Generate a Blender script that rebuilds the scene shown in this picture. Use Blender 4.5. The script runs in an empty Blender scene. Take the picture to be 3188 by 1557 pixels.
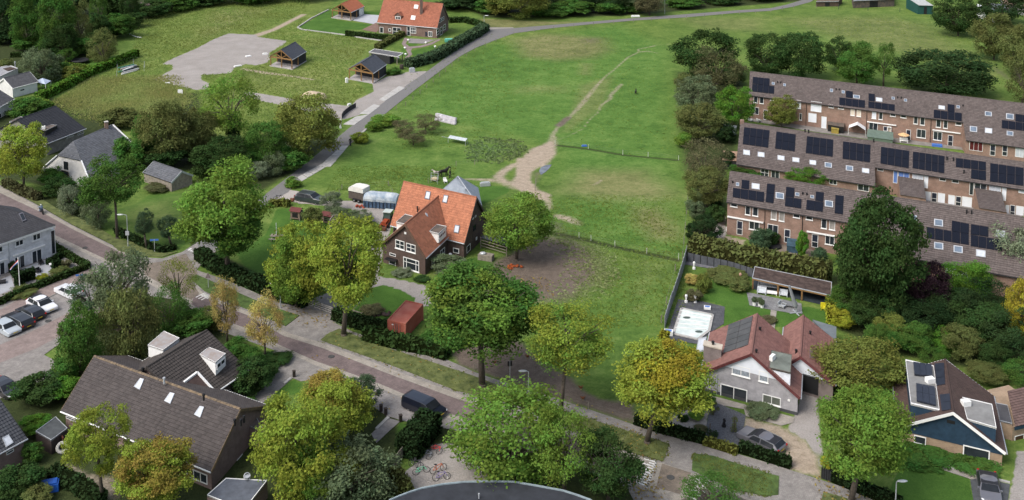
import bpy,bmesh,math,random
import numpy as np
from mathutils import Vector,Matrix,noise as mnoise
random.seed(7)
R = math.radians
sc = bpy.context.scene
COL = sc.collection
# ------------------------------------------------------------------ camera
PW,PH = 3188.0,1557.0            # photograph size in pixels
FPX,PITCH,YH,CAMH = 3379.0,R(7),-652.0,62.0
CY = YH + FPX * math.tan(PITCH)
cam = bpy.data.cameras.new('camera'); cam_o = bpy.data.objects.new('camera',cam); COL.objects.link(cam_o)
cam_o.location = (0,0,CAMH); cam_o.rotation_euler = (R(90) - PITCH,0,0)
cam.sensor_width = 36; cam.lens = FPX / PW * 36; cam.shift_y = -(PH / 2 - CY) / PW
cam.clip_start = 1; cam.clip_end = 6000
sc.camera = cam_o
# ------------------------------------------------------------------ light (overcast)
SUN_EL,SUN_AZ = R(50),R(235)     # azimuth clockwise from +Y: from behind left of the camera
w = bpy.data.worlds.new('World'); sc.world = w; w.use_nodes = True
nt = w.node_tree; bg = nt.nodes['Background']
sky = nt.nodes.new('ShaderNodeTexSky'); sky.sky_type = 'NISHITA'; sky.sun_disc = False
sky.sun_elevation = SUN_EL; sky.sun_rotation = SUN_AZ; sky.air_density = 1.0; sky.dust_density = 4.0; sky.ozone_density = 1.0
hs = nt.nodes.new('ShaderNodeHueSaturation'); hs.inputs['Saturation'].default_value = 0.7
nt.links.new(sky.outputs[0],hs.inputs['Color']); nt.links.new(hs.outputs[0],bg.inputs[0]); bg.inputs[1].default_value = 0.15
sl = bpy.data.lights.new('sun','SUN'); so = bpy.data.objects.new('sun',sl); COL.objects.link(so)
sl.energy = 1.4; sl.angle = R(32); sl.color = (1.0,0.97,0.93)
sd = Vector((math.sin(SUN_AZ) * math.cos(SUN_EL),math.cos(SUN_AZ) * math.cos(SUN_EL),math.sin(SUN_EL)))
so.rotation_euler = sd.to_track_quat('Z','Y').to_euler()
so.location = (0,0,150)
vsn = sc.view_settings; vsn.view_transform = 'Standard'; vsn.look = 'None'; vsn.exposure = 0.68; vsn.gamma = 1.0; vsn.use_curve_mapping = False
sc.render.film_transparent = False
sc.cycles.max_bounces = 5; sc.cycles.diffuse_bounces = 3; sc.cycles.glossy_bounces = 2; sc.cycles.transmission_bounces = 2
sc.cycles.transparent_max_bounces = 4
# ------------------------------------------------------------------ photograph pixel <-> place
ZT = {'h1': (1150,550,3.595),'gh': (2200,1100,3.7),'bh': (2750,1100,2.7534),'lh': (0,580,3.93),'pk': (0,850,5.99),'bl': (400,1350,5.6),'d': (0,0,0.80803),'s': (0,0,1.0),
      'ta': (2220,200,4.838),'tb': (2700,260,4.838),'tc': (2230,360,4.492),'td': (2240,500,3.932),'te': (2700,480,3.1455),'tf': (2060,800,3.3103)}
for r_,oy in ((1,0),(2,500),(3,1037)):
    for c_,ox in ((1,0),(2,800),(3,1600),(4,2388)):
        ZT['%d%d' % (r_,c_)] = (ox,oy,2.419)
def p(k,x,y):
    a = ZT[k]; return (a[0] + x / a[2],a[1] + y / a[2])
def ps(k,*v):
    return [p(k,v[i],v[i + 1]) for i in range(0,len(v),2)]
_cp,_sp = math.cos(PITCH),math.sin(PITCH)
def W(q,z=0.0):
    dx = (q[0] - PW / 2) / FPX; dy = -(q[1] - CY) / FPX
    dY = _cp + dy * _sp; dZ = -_sp + dy * _cp
    t = (z - CAMH) / dZ
    return Vector((dx * t,dY * t,z))
def PR(P):
    dz = P[2] - CAMH; d = P[1] * _cp - dz * _sp; u = P[1] * _sp + dz * _cp
    return (PW / 2 + FPX * P[0] / d,CY - FPX * u / d)
def scale_at(q,z=0.0):                # photograph pixels per metre across
    P = W(q,z); return FPX / (P[1] * _cp - (z - CAMH) * _sp)
def hgt(g,ey):                        # height of the point straight above ground pixel g seen at row ey
    P = W(g); lo,hi = 0.0,40.0
    for _ in range(40):
        m = (lo + hi) / 2
        if PR((P[0],P[1],m))[1] > ey: lo = m
        else: hi = m
    return (lo + hi) / 2
_vy = [-400,50,200,450,700,950,1200,1500,1900]; _vv = [.92,.88,.86,.83,.79,.75,.70,.63,.58]
def VS(q):                             # how much lower upright things stand in the picture
    return float(np.interp(q[1],_vy,_vv))
# ------------------------------------------------------------------ materials
MATS = {}
def nmat(name):
    m = bpy.data.materials.new(name); m.use_nodes = True
    n = m.node_tree.nodes; l = m.node_tree.links
    return m,n,l,n['Principled BSDF']
def lin(c):
    return tuple(((v / 255) / 12.92 if v / 255 <= .04045 else ((v / 255 + .055) / 1.055) ** 2.4) for v in c[:3]) + (1,)
def simple(name,col,rough=.7,var=.25,scale=1.5,metal=0,spec=.3,bump=0.0,bscale=20,tint=None,detail=6):
    """noise-varied plain material; col is linear rgb"""
    if name in MATS: return MATS[name]
    m,n,l,b = nmat(name)
    tc = n.new('ShaderNodeTexCoord'); nz = n.new('ShaderNodeTexNoise')
    nz.inputs['Scale'].default_value = scale; nz.inputs['Detail'].default_value = detail; nz.inputs['Roughness'].default_value = .65
    l.new(tc.outputs['Object'],nz.inputs['Vector'])
    cr = n.new('ShaderNodeValToRGB'); e = cr.color_ramp.elements
    d = [max(0,c * (1 - var)) for c in col]; h = [min(1,c * (1 + var)) for c in col]
    if tint: h = list(tint)
    e[0].position = .3; e[1].position = .7; e[0].color = (*d,1); e[1].color = (*h,1)
    l.new(nz.outputs[0],cr.inputs[0]); l.new(cr.outputs[0],b.inputs['Base Color'])
    b.inputs['Roughness'].default_value = rough; b.inputs['Metallic'].default_value = metal
    b.inputs['Specular IOR Level'].default_value = spec
    if bump:
        nb = n.new('ShaderNodeTexNoise'); nb.inputs['Scale'].default_value = bscale; nb.inputs['Detail'].default_value = 4
        l.new(tc.outputs['Object'],nb.inputs['Vector'])
        bp = n.new('ShaderNodeBump'); bp.inputs['Strength'].default_value = bump; bp.inputs['Distance'].default_value = .05
        l.new(nb.outputs[0],bp.inputs['Height']); l.new(bp.outputs[0],b.inputs['Normal'])
    MATS[name] = m; return m
def brick(name,c1,c2,mortar,bw=.22,bh=.065,msz=.012,rough=.85,mix=.45,wall=True):
    """brickwork,uses the UV map laid in metres"""
    if name in MATS: return MATS[name]
    m,n,l,b = nmat(name)
    uv = n.new('ShaderNodeUVMap')
    br = n.new('ShaderNodeTexBrick'); br.inputs['Scale'].default_value = 1
    br.inputs['Brick Width'].default_value = bw; br.inputs['Row Height'].default_value = bh; br.inputs['Mortar Size'].default_value = msz
    br.inputs['Color1'].default_value = (*c1,1); br.inputs['Color2'].default_value = (*c2,1); br.inputs['Mortar'].default_value = (*mortar,1)
    l.new(uv.outputs[0],br.inputs['Vector'])
    nz = n.new('ShaderNodeTexNoise'); nz.inputs['Scale'].default_value = .9; nz.inputs['Detail'].default_value = 7; nz.inputs['Roughness'].default_value = .7
    l.new(uv.outputs[0],nz.inputs['Vector'])
    mr = n.new('ShaderNodeMapRange'); mr.inputs[1].default_value = .3; mr.inputs[2].default_value = .7; mr.inputs[3].default_value = 1 - mix * .6; mr.inputs[4].default_value = 1 + mix * .6
    l.new(nz.outputs[0],mr.inputs[0])
    mx = n.new('ShaderNodeVectorMath'); mx.operation = 'SCALE'
    l.new(br.outputs['Color'],mx.inputs[0]); l.new(mr.outputs[0],mx.inputs['Scale'])
    l.new(mx.outputs[0],b.inputs['Base Color']); b.inputs['Roughness'].default_value = rough; b.inputs['Specular IOR Level'].default_value = .2
    bp = n.new('ShaderNodeBump'); bp.inputs['Strength'].default_value = .35; bp.inputs['Distance'].default_value = .02; bp.invert = True
    l.new(br.outputs['Fac'],bp.inputs['Height']); l.new(bp.outputs[0],b.inputs['Normal'])
    MATS[name] = m; return m
def tilemat(name,col,var=.3,moss=None,mossamt=.5,rough=.75,lich=None,mscale=.5):
    """roof tile colour: a tone for each tile,broad weathering,moss or lichen in patches"""
    if name in MATS: return MATS[name]
    m,n,l,b = nmat(name)
    at = n.new('ShaderNodeAttribute'); at.attribute_name = 'var'
    tc = n.new('ShaderNodeTexCoord'); nz = n.new('ShaderNodeTexNoise'); nz.inputs['Scale'].default_value = mscale; nz.inputs['Detail'].default_value = 8; nz.inputs['Roughness'].default_value = .7
    l.new(tc.outputs['Object'],nz.inputs['Vector'])
    ad = n.new('ShaderNodeMath'); ad.operation = 'ADD'; l.new(at.outputs['Fac'],ad.inputs[0])
    m2 = n.new('ShaderNodeMath'); m2.operation = 'MULTIPLY'; m2.inputs[1].default_value = 1.6; l.new(nz.outputs[0],m2.inputs[0]); l.new(m2.outputs[0],ad.inputs[1])
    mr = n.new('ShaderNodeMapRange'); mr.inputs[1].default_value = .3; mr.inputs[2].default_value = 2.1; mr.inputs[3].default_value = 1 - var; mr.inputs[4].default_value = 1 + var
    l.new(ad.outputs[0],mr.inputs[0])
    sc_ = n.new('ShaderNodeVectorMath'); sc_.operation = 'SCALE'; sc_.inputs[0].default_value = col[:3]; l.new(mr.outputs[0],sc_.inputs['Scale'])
    out = sc_.outputs[0]
    if moss:
        n2 = n.new('ShaderNodeTexNoise'); n2.inputs['Scale'].default_value = mscale * 2.2; n2.inputs['Detail'].default_value = 10; n2.inputs['Roughness'].default_value = .8
        l.new(tc.outputs['Object'],n2.inputs['Vector'])
        r2 = n.new('ShaderNodeMapRange'); r2.inputs[1].default_value = .52; r2.inputs[2].default_value = .68; r2.inputs[4].default_value = mossamt; l.new(n2.outputs[0],r2.inputs[0])
        mx = n.new('ShaderNodeMix'); mx.data_type = 'RGBA'; mx.inputs[7].default_value = (*moss,1)
        l.new(r2.outputs[0],mx.inputs[0]); l.new(out,mx.inputs[6]); out = mx.outputs[2]
    l.new(out,b.inputs['Base Color']); b.inputs['Roughness'].default_value = rough; b.inputs['Specular IOR Level'].default_value = .25
    MATS[name] = m; return m
def glassmat(name='window_glass',col=(.02,.025,.03),rough=.06):
    if name in MATS: return MATS[name]
    m,n,l,b = nmat(name)
    tc = n.new('ShaderNodeTexCoord'); nz = n.new('ShaderNodeTexNoise'); nz.inputs['Scale'].default_value = .8; l.new(tc.outputs['Object'],nz.inputs['Vector'])
    cr = n.new('ShaderNodeValToRGB'); cr.color_ramp.elements[0].color = (*[c * .4 for c in col],1); cr.color_ramp.elements[1].color = (*[c * 2 for c in col],1)
    l.new(nz.outputs[0],cr.inputs[0]); l.new(cr.outputs[0],b.inputs['Base Color'])
    b.inputs['Roughness'].default_value = rough; b.inputs['Specular IOR Level'].default_value = .5; b.inputs['IOR'].default_value = 1.5
    MATS[name] = m; return m
def leafmat(name='leaf'):
    """foliage: the object's colour,varied by clump ('var') and leaf ('lv')"""
    if name in MATS: return MATS[name]
    m,n,l,b = nmat(name); n.remove(b); o = n['Material Output']
    oi = n.new('ShaderNodeObjectInfo'); at = n.new('ShaderNodeAttribute'); at.attribute_name = 'var'; al = n.new('ShaderNodeAttribute'); al.attribute_name = 'lv'
    hv = n.new('ShaderNodeHueSaturation')
    h1 = n.new('ShaderNodeMapRange'); h1.inputs[3].default_value = .474; h1.inputs[4].default_value = .532; l.new(at.outputs['Fac'],h1.inputs[0])
    ad = n.new('ShaderNodeMath'); ad.operation = 'ADD'; l.new(at.outputs['Fac'],ad.inputs[0]); l.new(al.outputs['Fac'],ad.inputs[1])
    h2 = n.new('ShaderNodeMapRange'); h2.inputs[2].default_value = 2; h2.inputs[3].default_value = .68; h2.inputs[4].default_value = 1.9; l.new(ad.outputs[0],h2.inputs[0])
    l.new(h1.outputs[0],hv.inputs['Hue']); l.new(h2.outputs[0],hv.inputs['Value']); l.new(oi.outputs['Color'],hv.inputs['Color'])
    df = n.new('ShaderNodeBsdfDiffuse'); tr = n.new('ShaderNodeBsdfTranslucent'); mx = n.new('ShaderNodeMixShader'); mx.inputs[0].default_value = .38
    l.new(hv.outputs[0],df.inputs[0]); l.new(hv.outputs[0],tr.inputs[0]); l.new(df.outputs[0],mx.inputs[1]); l.new(tr.outputs[0],mx.inputs[2])
    l.new(mx.outputs[0],o.inputs[0])
    MATS[name] = m; return m
# ------------------------------------------------------------------ mesh building
def tag(o,label=None,cat=None,group=None,kind=None):
    if label: o['label'] = label
    if cat: o['category'] = cat
    if group: o['group'] = group
    if kind: o['kind'] = kind
    return o
def thing(name,loc,label,cat,group=None,rz=0):
    o = bpy.data.objects.new(name,None); COL.objects.link(o); o.location = loc; o.rotation_euler = (0,0,rz); o.empty_display_size = .3
    return tag(o,label,cat,group)
def root_loc(par):
    l = Vector((0,0,0))
    while par is not None: l += par.location; par = par.parent
    return l
UP = Vector((0,0,1))
class MB:
    def __init__(s): s.v = []; s.f = []; s.uv = []; s.mi = []; s.mcur = 0
    def quad(s,a,b,c,d,uv=None):
        i = len(s.v); s.v += [tuple(a),tuple(b),tuple(c),tuple(d)]; s.f.append((i,i + 1,i + 2,i + 3)); s.mi.append(s.mcur)
        if uv is None:
            lu = (Vector(b) - Vector(a)).length; lv = (Vector(d) - Vector(a)).length; uv = [(0,0),(lu,0),(lu,lv),(0,lv)]
        s.uv += uv
    def poly(s,pts,n=None):
        i = len(s.v); s.v += [tuple(q) for q in pts]; s.f.append(tuple(range(i,i + len(pts)))); s.mi.append(s.mcur)
        a = Vector(pts[0]); u = (Vector(pts[1]) - a).normalized()
        nn = u.cross(Vector(pts[-1]) - a)
        if abs(u.z) > .95 or nn.length < 1e-6: u = Vector((1,0,0)); nn = UP
        nn.normalize(); vv = nn.cross(u)
        if abs(nn.z) < .3:                       # upright: keep rows level
            vv = UP.copy(); u = vv.cross(nn).normalized()
        s.uv += [((Vector(q) - a).dot(u),(Vector(q) - a).dot(vv)) for q in pts]
    def box8(s,P):
        """P: four bottom corners,four top corners,counter-clockwise from above"""
        b,t = P[:4],P[4:]
        s.poly(t); s.poly(b[::-1])
        for i in range(4):
            j = (i + 1) % 4; s.poly([b[i],b[j],t[j],t[i]])
    def box(s,o,u,v,w):
        """corner and three edge vectors"""
        o,u,v,w = Vector(o),Vector(u),Vector(v),Vector(w)
        if u.cross(v).dot(w) < 0: u,v = v,u
        s.box8([o,o + u,o + u + v,o + v,o + w,o + u + w,o + u + v + w,o + v + w])
    def cbox(s,c,sx,sy,sz,rz=0):
        """box on its base centre"""
        cx,sn = math.cos(rz),math.sin(rz); u = Vector((cx,sn,0)) * sx; v = Vector((-sn,cx,0)) * sy
        s.box(Vector(c) - u / 2 - v / 2,u,v,UP * sz)
    def bar(s,a,b,wd,hg=None):
        """square bar from a to b"""
        a,b = Vector(a),Vector(b); d = (b - a)
        if d.length < 1e-5: return
        hg = hg or wd; d.normalize()
        x = d.cross(UP)
        if x.length < .05: x = Vector((1,0,0))
        x.normalize(); y = x.cross(d).normalized()
        s.box(a - x * wd / 2 - y * hg / 2,x * wd,b - a,y * hg)
    def tube(s,a,b,r0,r1=None,n=6,cap=True):
        a,b = Vector(a),Vector(b); r1 = r0 if r1 is None else r1; d = (b - a)
        if d.length < 1e-6: return
        d.normalize(); x = d.cross(UP)
        if x.length < .05: x = d.cross(Vector((1,0,0)))
        x.normalize(); y = d.cross(x); i = len(s.v)
        for k in range(n):
            t = 2 * math.pi * k / n; c = x * math.cos(t) + y * math.sin(t)
            s.v.append(tuple(a + c * r0)); s.v.append(tuple(b + c * r1))
        for k in range(n):
            k2 = (k + 1) % n; s.f.append((i + 2 * k,i + 2 * k2,i + 2 * k2 + 1,i + 2 * k + 1)); s.mi.append(s.mcur)
            s.uv += [(0,0),(1,0),(1,1),(0,1)]
        if cap:
            for e in (0,1):
                f = tuple(i + 2 * k + e for k in range(n)); s.f.append(f if e else f[::-1]); s.mi.append(s.mcur); s.uv += [(0,0)] * n
    def ball(s,c,rx,ry=None,rz=None,seg=8,rings=5):
        ry = ry or rx; rz = rz or rx; i = len(s.v); c = Vector(c)
        for a in range(rings + 1):
            th = math.pi * a / rings
            for b in range(seg):
                ph = 2 * math.pi * b / seg
                s.v.append((c.x + rx * math.sin(th) * math.cos(ph),c.y + ry * math.sin(th) * math.sin(ph),c.z + rz * math.cos(th)))
        for a in range(rings):
            for b in range(seg):
                b2 = (b + 1) % seg; s.f.append((i + a * seg + b,i + (a + 1) * seg + b,i + (a + 1) * seg + b2,i + a * seg + b2)); s.mi.append(s.mcur); s.uv += [(0,0)] * 4
    def ring(s,c,r,t,ax,n=16,m=4):
        """torus of radius r,tube t,around axis ax"""
        ax = Vector(ax).normalized(); x = ax.cross(UP)
        if x.length < .05: x = Vector((1,0,0))
        x.normalize(); y = ax.cross(x); c = Vector(c); i = len(s.v)
        for a in range(n):
            d = x * math.cos(2 * math.pi * a / n) + y * math.sin(2 * math.pi * a / n)
            for b in range(m):
                q = 2 * math.pi * b / m; s.v.append(tuple(c + d * (r + t * math.cos(q)) + ax * t * math.sin(q)))
        for a in range(n):
            for b in range(m):
                a2,b2 = (a + 1) % n,(b + 1) % m; s.f.append((i + a * m + b,i + a2 * m + b,i + a2 * m + b2,i + a * m + b2)); s.mi.append(s.mcur); s.uv += [(0,0)] * 4
    def build(s,name,mat,par=None,smooth=False,label=None,kind=None,bevel=0):
        base = root_loc(par); me = bpy.data.meshes.new(name)
        me.from_pydata([(a[0] - base.x,a[1] - base.y,a[2] - base.z) for a in s.v],[],s.f)
        mats = mat if isinstance(mat,(list,tuple)) else [mat]
        for m_ in mats: me.materials.append(m_)
        uvl = me.uv_layers.new(name='UVMap'); uvl.data.foreach_set('uv',[c for q in s.uv for c in q])
        if len(mats) > 1: me.polygons.foreach_set('material_index',s.mi)
        if smooth: me.polygons.foreach_set('use_smooth',[True] * len(me.polygons))
        me.update(); o = bpy.data.objects.new(name,me); COL.objects.link(o)
        if par: o.parent = par
        if label: o['label'] = label
        if kind: o['kind'] = kind
        if bevel:
            bm = o.modifiers.new('bevel','BEVEL'); bm.width = bevel; bm.segments = 2; bm.limit_method = 'ANGLE'
        return o
def copy_tree(o,parent=None):
    c = o.copy(); COL.objects.link(c); c.parent = parent
    for k in [k for k in o.children]: copy_tree(k,c)
    return c
def npmesh(name,verts,faces,mat,par=None,attrs=None,smooth=False,link=True):
    """numpy mesh; faces (n,3|4); attrs name->(domain,array)"""
    me = bpy.data.meshes.new(name); n = faces.shape[1]
    me.vertices.add(len(verts)); me.vertices.foreach_set('co',np.asarray(verts,np.float32).ravel())
    me.loops.add(faces.size); me.loops.foreach_set('vertex_index',faces.astype(np.int32).ravel())
    me.polygons.add(len(faces)); me.polygons.foreach_set('loop_start',np.arange(0,faces.size,n,dtype=np.int32))
    me.update(calc_edges=True)
    me.polygons.foreach_set('use_smooth',[bool(smooth)] * len(faces))
    for k,(dom,arr) in (attrs or {}).items():
        a = me.attributes.new(k,'FLOAT',dom); a.data.foreach_set('value',np.asarray(arr,np.float32))
    me.materials.append(mat)
    if not link: return me
    o = bpy.data.objects.new(name,me); COL.objects.link(o)
    if par: o.parent = par
    return o
# ================================================================== ground
def wpoly(q): return np.array([W(a)[:2] for a in q])
def poly_mask(px,py,poly,soft):
    """soft inside mask of a polygon (metres)"""
    n = len(poly); inside = np.zeros(px.shape,bool); dist = np.full(px.shape,1e9)
    for i in range(n):
        x0,y0 = poly[i]; x1,y1 = poly[(i + 1) % n]
        c = ((y0 > py) != (y1 > py)) & (px < (x1 - x0) * (py - y0) / (y1 - y0 + 1e-12) + x0); inside ^= c
        ex,ey = x1 - x0,y1 - y0; L = ex * ex + ey * ey + 1e-9
        t = np.clip(((px - x0) * ex + (py - y0) * ey) / L,0,1)
        dist = np.minimum(dist,np.hypot(px - x0 - t * ex,py - y0 - t * ey))
    sd_ = np.where(inside,dist,-dist)
    return np.clip(sd_ / (2 * soft) + .5,0,1)
def strip_mask(px,py,line,widths):
    """soft mask of a path along a polyline,widths in metres"""
    out = np.zeros(px.shape)
    for i in range(len(line) - 1):
        x0,y0 = line[i]; x1,y1 = line[i + 1]; ex,ey = x1 - x0,y1 - y0; L = ex * ex + ey * ey + 1e-9
        t = np.clip(((px - x0) * ex + (py - y0) * ey) / L,0,1)
        wd = widths[i] * (1 - t) + widths[i + 1] * t
        d = np.hypot(px - x0 - t * ex,py - y0 - t * ey)
        out = np.maximum(out,np.clip(1.25 - d / np.maximum(wd / 2,.05) * .75,0,1))
    return out
gx = np.concatenate([[-3000,-1200,-500,-260,-200],np.arange(-170,170.1,.6),[200,260,500,1200,3000]])
gy = np.concatenate([[-1500,-300,0,50,75],np.arange(86,340,.6),[360,420,600,1500,5000]])
GX,GY = np.meshgrid(gx,gy); fx,fy = GX.ravel(),GY.ravel()
masks = {k: np.zeros(fx.shape) for k in ('soil','sand','gravel','dry','lawn','rough','lush','mulch')}
def addp(k,q,soft=.5,amt=1.0):
    P_ = wpoly(q); mn = P_.min(0) - 3 - soft * 2; mx = P_.max(0) + 3 + soft * 2
    s = (fx > mn[0]) & (fx < mx[0]) & (fy > mn[1]) & (fy < mx[1])
    masks[k][s] = np.maximum(masks[k][s],amt * poly_mask(fx[s],fy[s],P_,soft))
def adds(k,q,wd,amt=1.0):
    P_ = wpoly(q); mn = P_.min(0) - 6; mx = P_.max(0) + 6
    s = (fx > mn[0]) & (fx < mx[0]) & (fy > mn[1]) & (fy < mx[1])
    masks[k][s] = np.maximum(masks[k][s],amt * strip_mask(fx[s],fy[s],P_,wd))
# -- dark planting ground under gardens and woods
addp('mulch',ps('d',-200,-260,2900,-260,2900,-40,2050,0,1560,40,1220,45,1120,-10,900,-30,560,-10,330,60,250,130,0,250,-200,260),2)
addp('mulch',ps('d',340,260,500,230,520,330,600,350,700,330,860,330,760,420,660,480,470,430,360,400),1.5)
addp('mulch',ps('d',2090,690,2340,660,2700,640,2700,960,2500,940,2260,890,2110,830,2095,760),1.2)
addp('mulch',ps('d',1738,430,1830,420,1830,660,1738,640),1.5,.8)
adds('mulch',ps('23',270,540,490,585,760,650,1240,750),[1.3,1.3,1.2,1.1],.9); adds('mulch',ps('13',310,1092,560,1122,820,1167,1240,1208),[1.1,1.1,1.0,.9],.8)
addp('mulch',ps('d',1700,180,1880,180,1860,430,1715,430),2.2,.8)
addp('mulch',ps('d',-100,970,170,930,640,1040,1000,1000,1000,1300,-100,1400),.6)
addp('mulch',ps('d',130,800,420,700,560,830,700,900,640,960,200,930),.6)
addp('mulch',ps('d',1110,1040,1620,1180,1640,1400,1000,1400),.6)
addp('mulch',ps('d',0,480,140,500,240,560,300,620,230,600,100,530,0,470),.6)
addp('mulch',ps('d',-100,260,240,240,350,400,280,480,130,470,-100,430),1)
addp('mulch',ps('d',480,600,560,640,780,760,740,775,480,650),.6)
# -- woods lie dark; lawns
for q in (ps('22',60,560,150,365,260,358,340,370,540,440,640,520,500,760,250,900,100,885,-60,860,-150,700),
          ps('22',840,965,960,935,1100,975,1190,1035,1185,1065,1120,1055,1000,1180,990,1262,880,1262,680,1105,760,1025),
          ps('22',1560,745,1700,722,1880,782,1850,850,1830,880,1600,830),
          ps('22',1350,205,1580,180,1900,195,1900,235,1700,330,1640,300,1400,215),
          ps('23',1450,880,1620,900,1760,975,1800,1040,1935,1125,2100,1130,2300,1160,2300,1262,1570,1245,1590,1100,1415,1040),
          ps('24',80,1105,300,1100,470,1130,460,1235,330,1190,60,1200),
          ps('34',1030,960,1200,980,1520,1090,1560,1300,860,1300,960,1100),
          ps('12',305,212,540,75,580,100,600,150,870,185,780,225,670,222,660,265,330,228),
          ps('12',1160,385,1330,342,1350,370,1300,420,1180,432),ps('12',1080,370,1110,360,1140,420,1110,430),
          ps('12',1130,335,1190,320,1215,338,1150,350),ps('12',740,80,930,90,920,115,800,105),
          ps('32',930,830,1090,665,1200,712,1080,870,1060,950,1000,1035,960,1000),ps('32',130,450,270,345,330,372,310,465,180,470),
          ps('32',880,650,900,600,975,628,870,725),
          ps('11',0,335,210,340,215,400,90,440,0,445),ps('11',480,500,600,520,640,530,600,560,430,560),ps('11',600,450,740,425,850,450,720,515),
          ps('11',280,590,480,600,450,650,330,690),ps('11',0,900,80,870,60,960,0,1000)):
    addp('lawn',q,.25)
addp('lawn',ps('21',800,390,1000,320,1130,240,1400,235,1500,330,1500,590,1340,680,1100,640,900,520),.6,.55)
addp('dry',ps('21',800,390,1000,320,1350,260,1450,420,1330,640,1100,600,900,500),3,.45)
# -- meadow,top left
addp('rough',ps('d',330,60,560,-20,800,-30,840,10,760,70,860,95,960,100,880,190,930,240,860,280,780,340,600,400,420,340,300,310,190,300,120,260,330,150,340,110),1.5)
addp('dry',ps('d',240,200,420,190,480,260,380,320,250,300,130,260),6,.4)
addp('dry',ps('d',530,20,700,20,560,90,470,110),5,.5)
addp('dry',ps('d',560,160,880,170,860,260,600,220),5,.35)
addp('dry',ps('d',760,90,950,100,880,170,760,150),4,.35)
# -- pastures
addp('lush',ps('d',1225,110,1560,60,1690,120,1700,420,1730,640,1720,660,1400,580,1390,370,1000,280,1180,140),4,.8)
addp('lush',ps('d',1960,60,2300,40,2450,120,2500,240,2300,200,2000,110),5,.35)
addp('lush',ps('d',780,470,980,270,1300,340,1240,460,1000,470,870,440),3,.45)
addp('lush',ps('d',1480,640,1720,660,1660,900,1560,1000,1440,960,1400,800,1480,740),3,.45)
addp('dry',ps('13',-40,300,200,250,420,260,700,290,740,380,600,440,330,460,60,430),4,.8)
addp('dry',ps('13',500,470,600,480,580,570,480,560),2,.6); addp('dry',ps('13',0,640,430,640,420,700,0,710),3,.45)
addp('dry',ps('13',1150,130,1935,120,1935,250,1400,230),5,.5)
addp('dry',ps('14',0,130,900,110,1250,180,1600,400,1800,560,1600,600,1000,420,300,240),7,.55)
addp('soil',ps('14',1330,190,1480,240,1440,250,1300,200),1.2,.5); addp('soil',ps('14',1700,470,1880,600,1800,610,1690,540),1.2,.45)
addp('soil',ps('13',470,280,680,270,690,330,480,340),3,.45)
addp('dry',ps('23',480,60,1000,60,1280,260,1080,320,620,300,300,240),4,.75)
addp('dry',ps('23',880,350,1100,340,1260,540,1220,600,1040,590,900,470),2.5,.85)
addp('dry',ps('23',700,700,1250,740,1220,900,1000,1000,800,1200,860,900),3,.4)
addp('dry',ps('13',480,640,760,560,700,800,420,1000,340,1000,420,850),1.5,.5)
addp('soil',ps('23',-150,760,0,690,150,600,230,570,330,620,400,700,420,800,360,920,250,1000,100,1060,-200,1040,-220,900),1.2)
addp('soil',ps('23',230,560,430,590,560,650,640,720,660,800,620,920,480,1010,330,1065,100,1070,300,800),2.2,.82)
addp('dry',ps('23',300,560,620,650,720,760,700,900,500,1060,200,1100,350,800),3,.6)
addp('soil',ps('33',-220,0,40,60,150,170,330,290,440,345,520,430,640,492,790,520,870,495,910,600,900,680,400,510,0,375,-420,240,-470,130),.8)
addp('dry',ps('33',780,60,1000,40,880,300,820,520,700,480),3,.3)
# -- worn horse tracks
adds('sand',ps('13',1095,400,1000,385,935,395,860,430,760,520,690,575,620,650,540,750,470,830,400,900,330,960,295,1010,290,1080),[.3,.8,.6,.6,.5,.6,.9,1.3,1.1,.7,.8,1.1,2.2],.58)
adds('sand',ps('13',935,395,940,370,1060,345),[.6,.5,.7],.6); adds('sand',ps('13',1060,340,1190,330),[.5,.3],.4)
adds('sand',ps('13',810,635,730,715,725,745,660,790,630,850,570,900,520,970,430,1015,330,1050),[1.0,1.1,1.0,.6,.4,.35,.35,.35,.4],.55)
adds('soil',ps('13',410,885,340,945),[1.5,1.8],.8)
addp('sand',ps('13',270,1060,310,1060,315,1160,260,1225,230,1258,20,1258,60,1190,130,1120,220,1090),.7)
addp('sand',ps('23',20,-20,235,-10,180,50,130,90,125,150,185,222,275,255,285,370,262,372,235,300,130,280,30,215,-20,185,15,110),.5)
adds('sand',ps('22',1550,135,1700,145,1830,150,1960,190),[.5,1.2,2.0,3.0],.7); adds('sand',ps('22',1935,30,1850,85,1820,120,1850,155),[1.5,1.6,1.8,1.6],.8)
addp('soil',ps('23',110,90,170,80,270,40,170,200,150,180),.8,.5)
addp('sand',ps('23',300,400,430,420,520,470,500,490,400,460,300,430),.6,.8); addp('soil',ps('23',260,440,380,470,420,560,280,530,250,500),1.2,.55)
adds('sand',ps('23',610,180,650,150),[.6,.6],.6)
for q in (ps('23',1020,590),ps('23',950,990),ps('23',930,1110),ps('23',980,770)):
    a = q[0]; addp('dry',[(a[0] - 12,a[1] + 3),(a[0] + 6,a[1] - 9),(a[0] + 14,a[1] - 2),(a[0],a[1] + 9)],1.2,.8)
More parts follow.
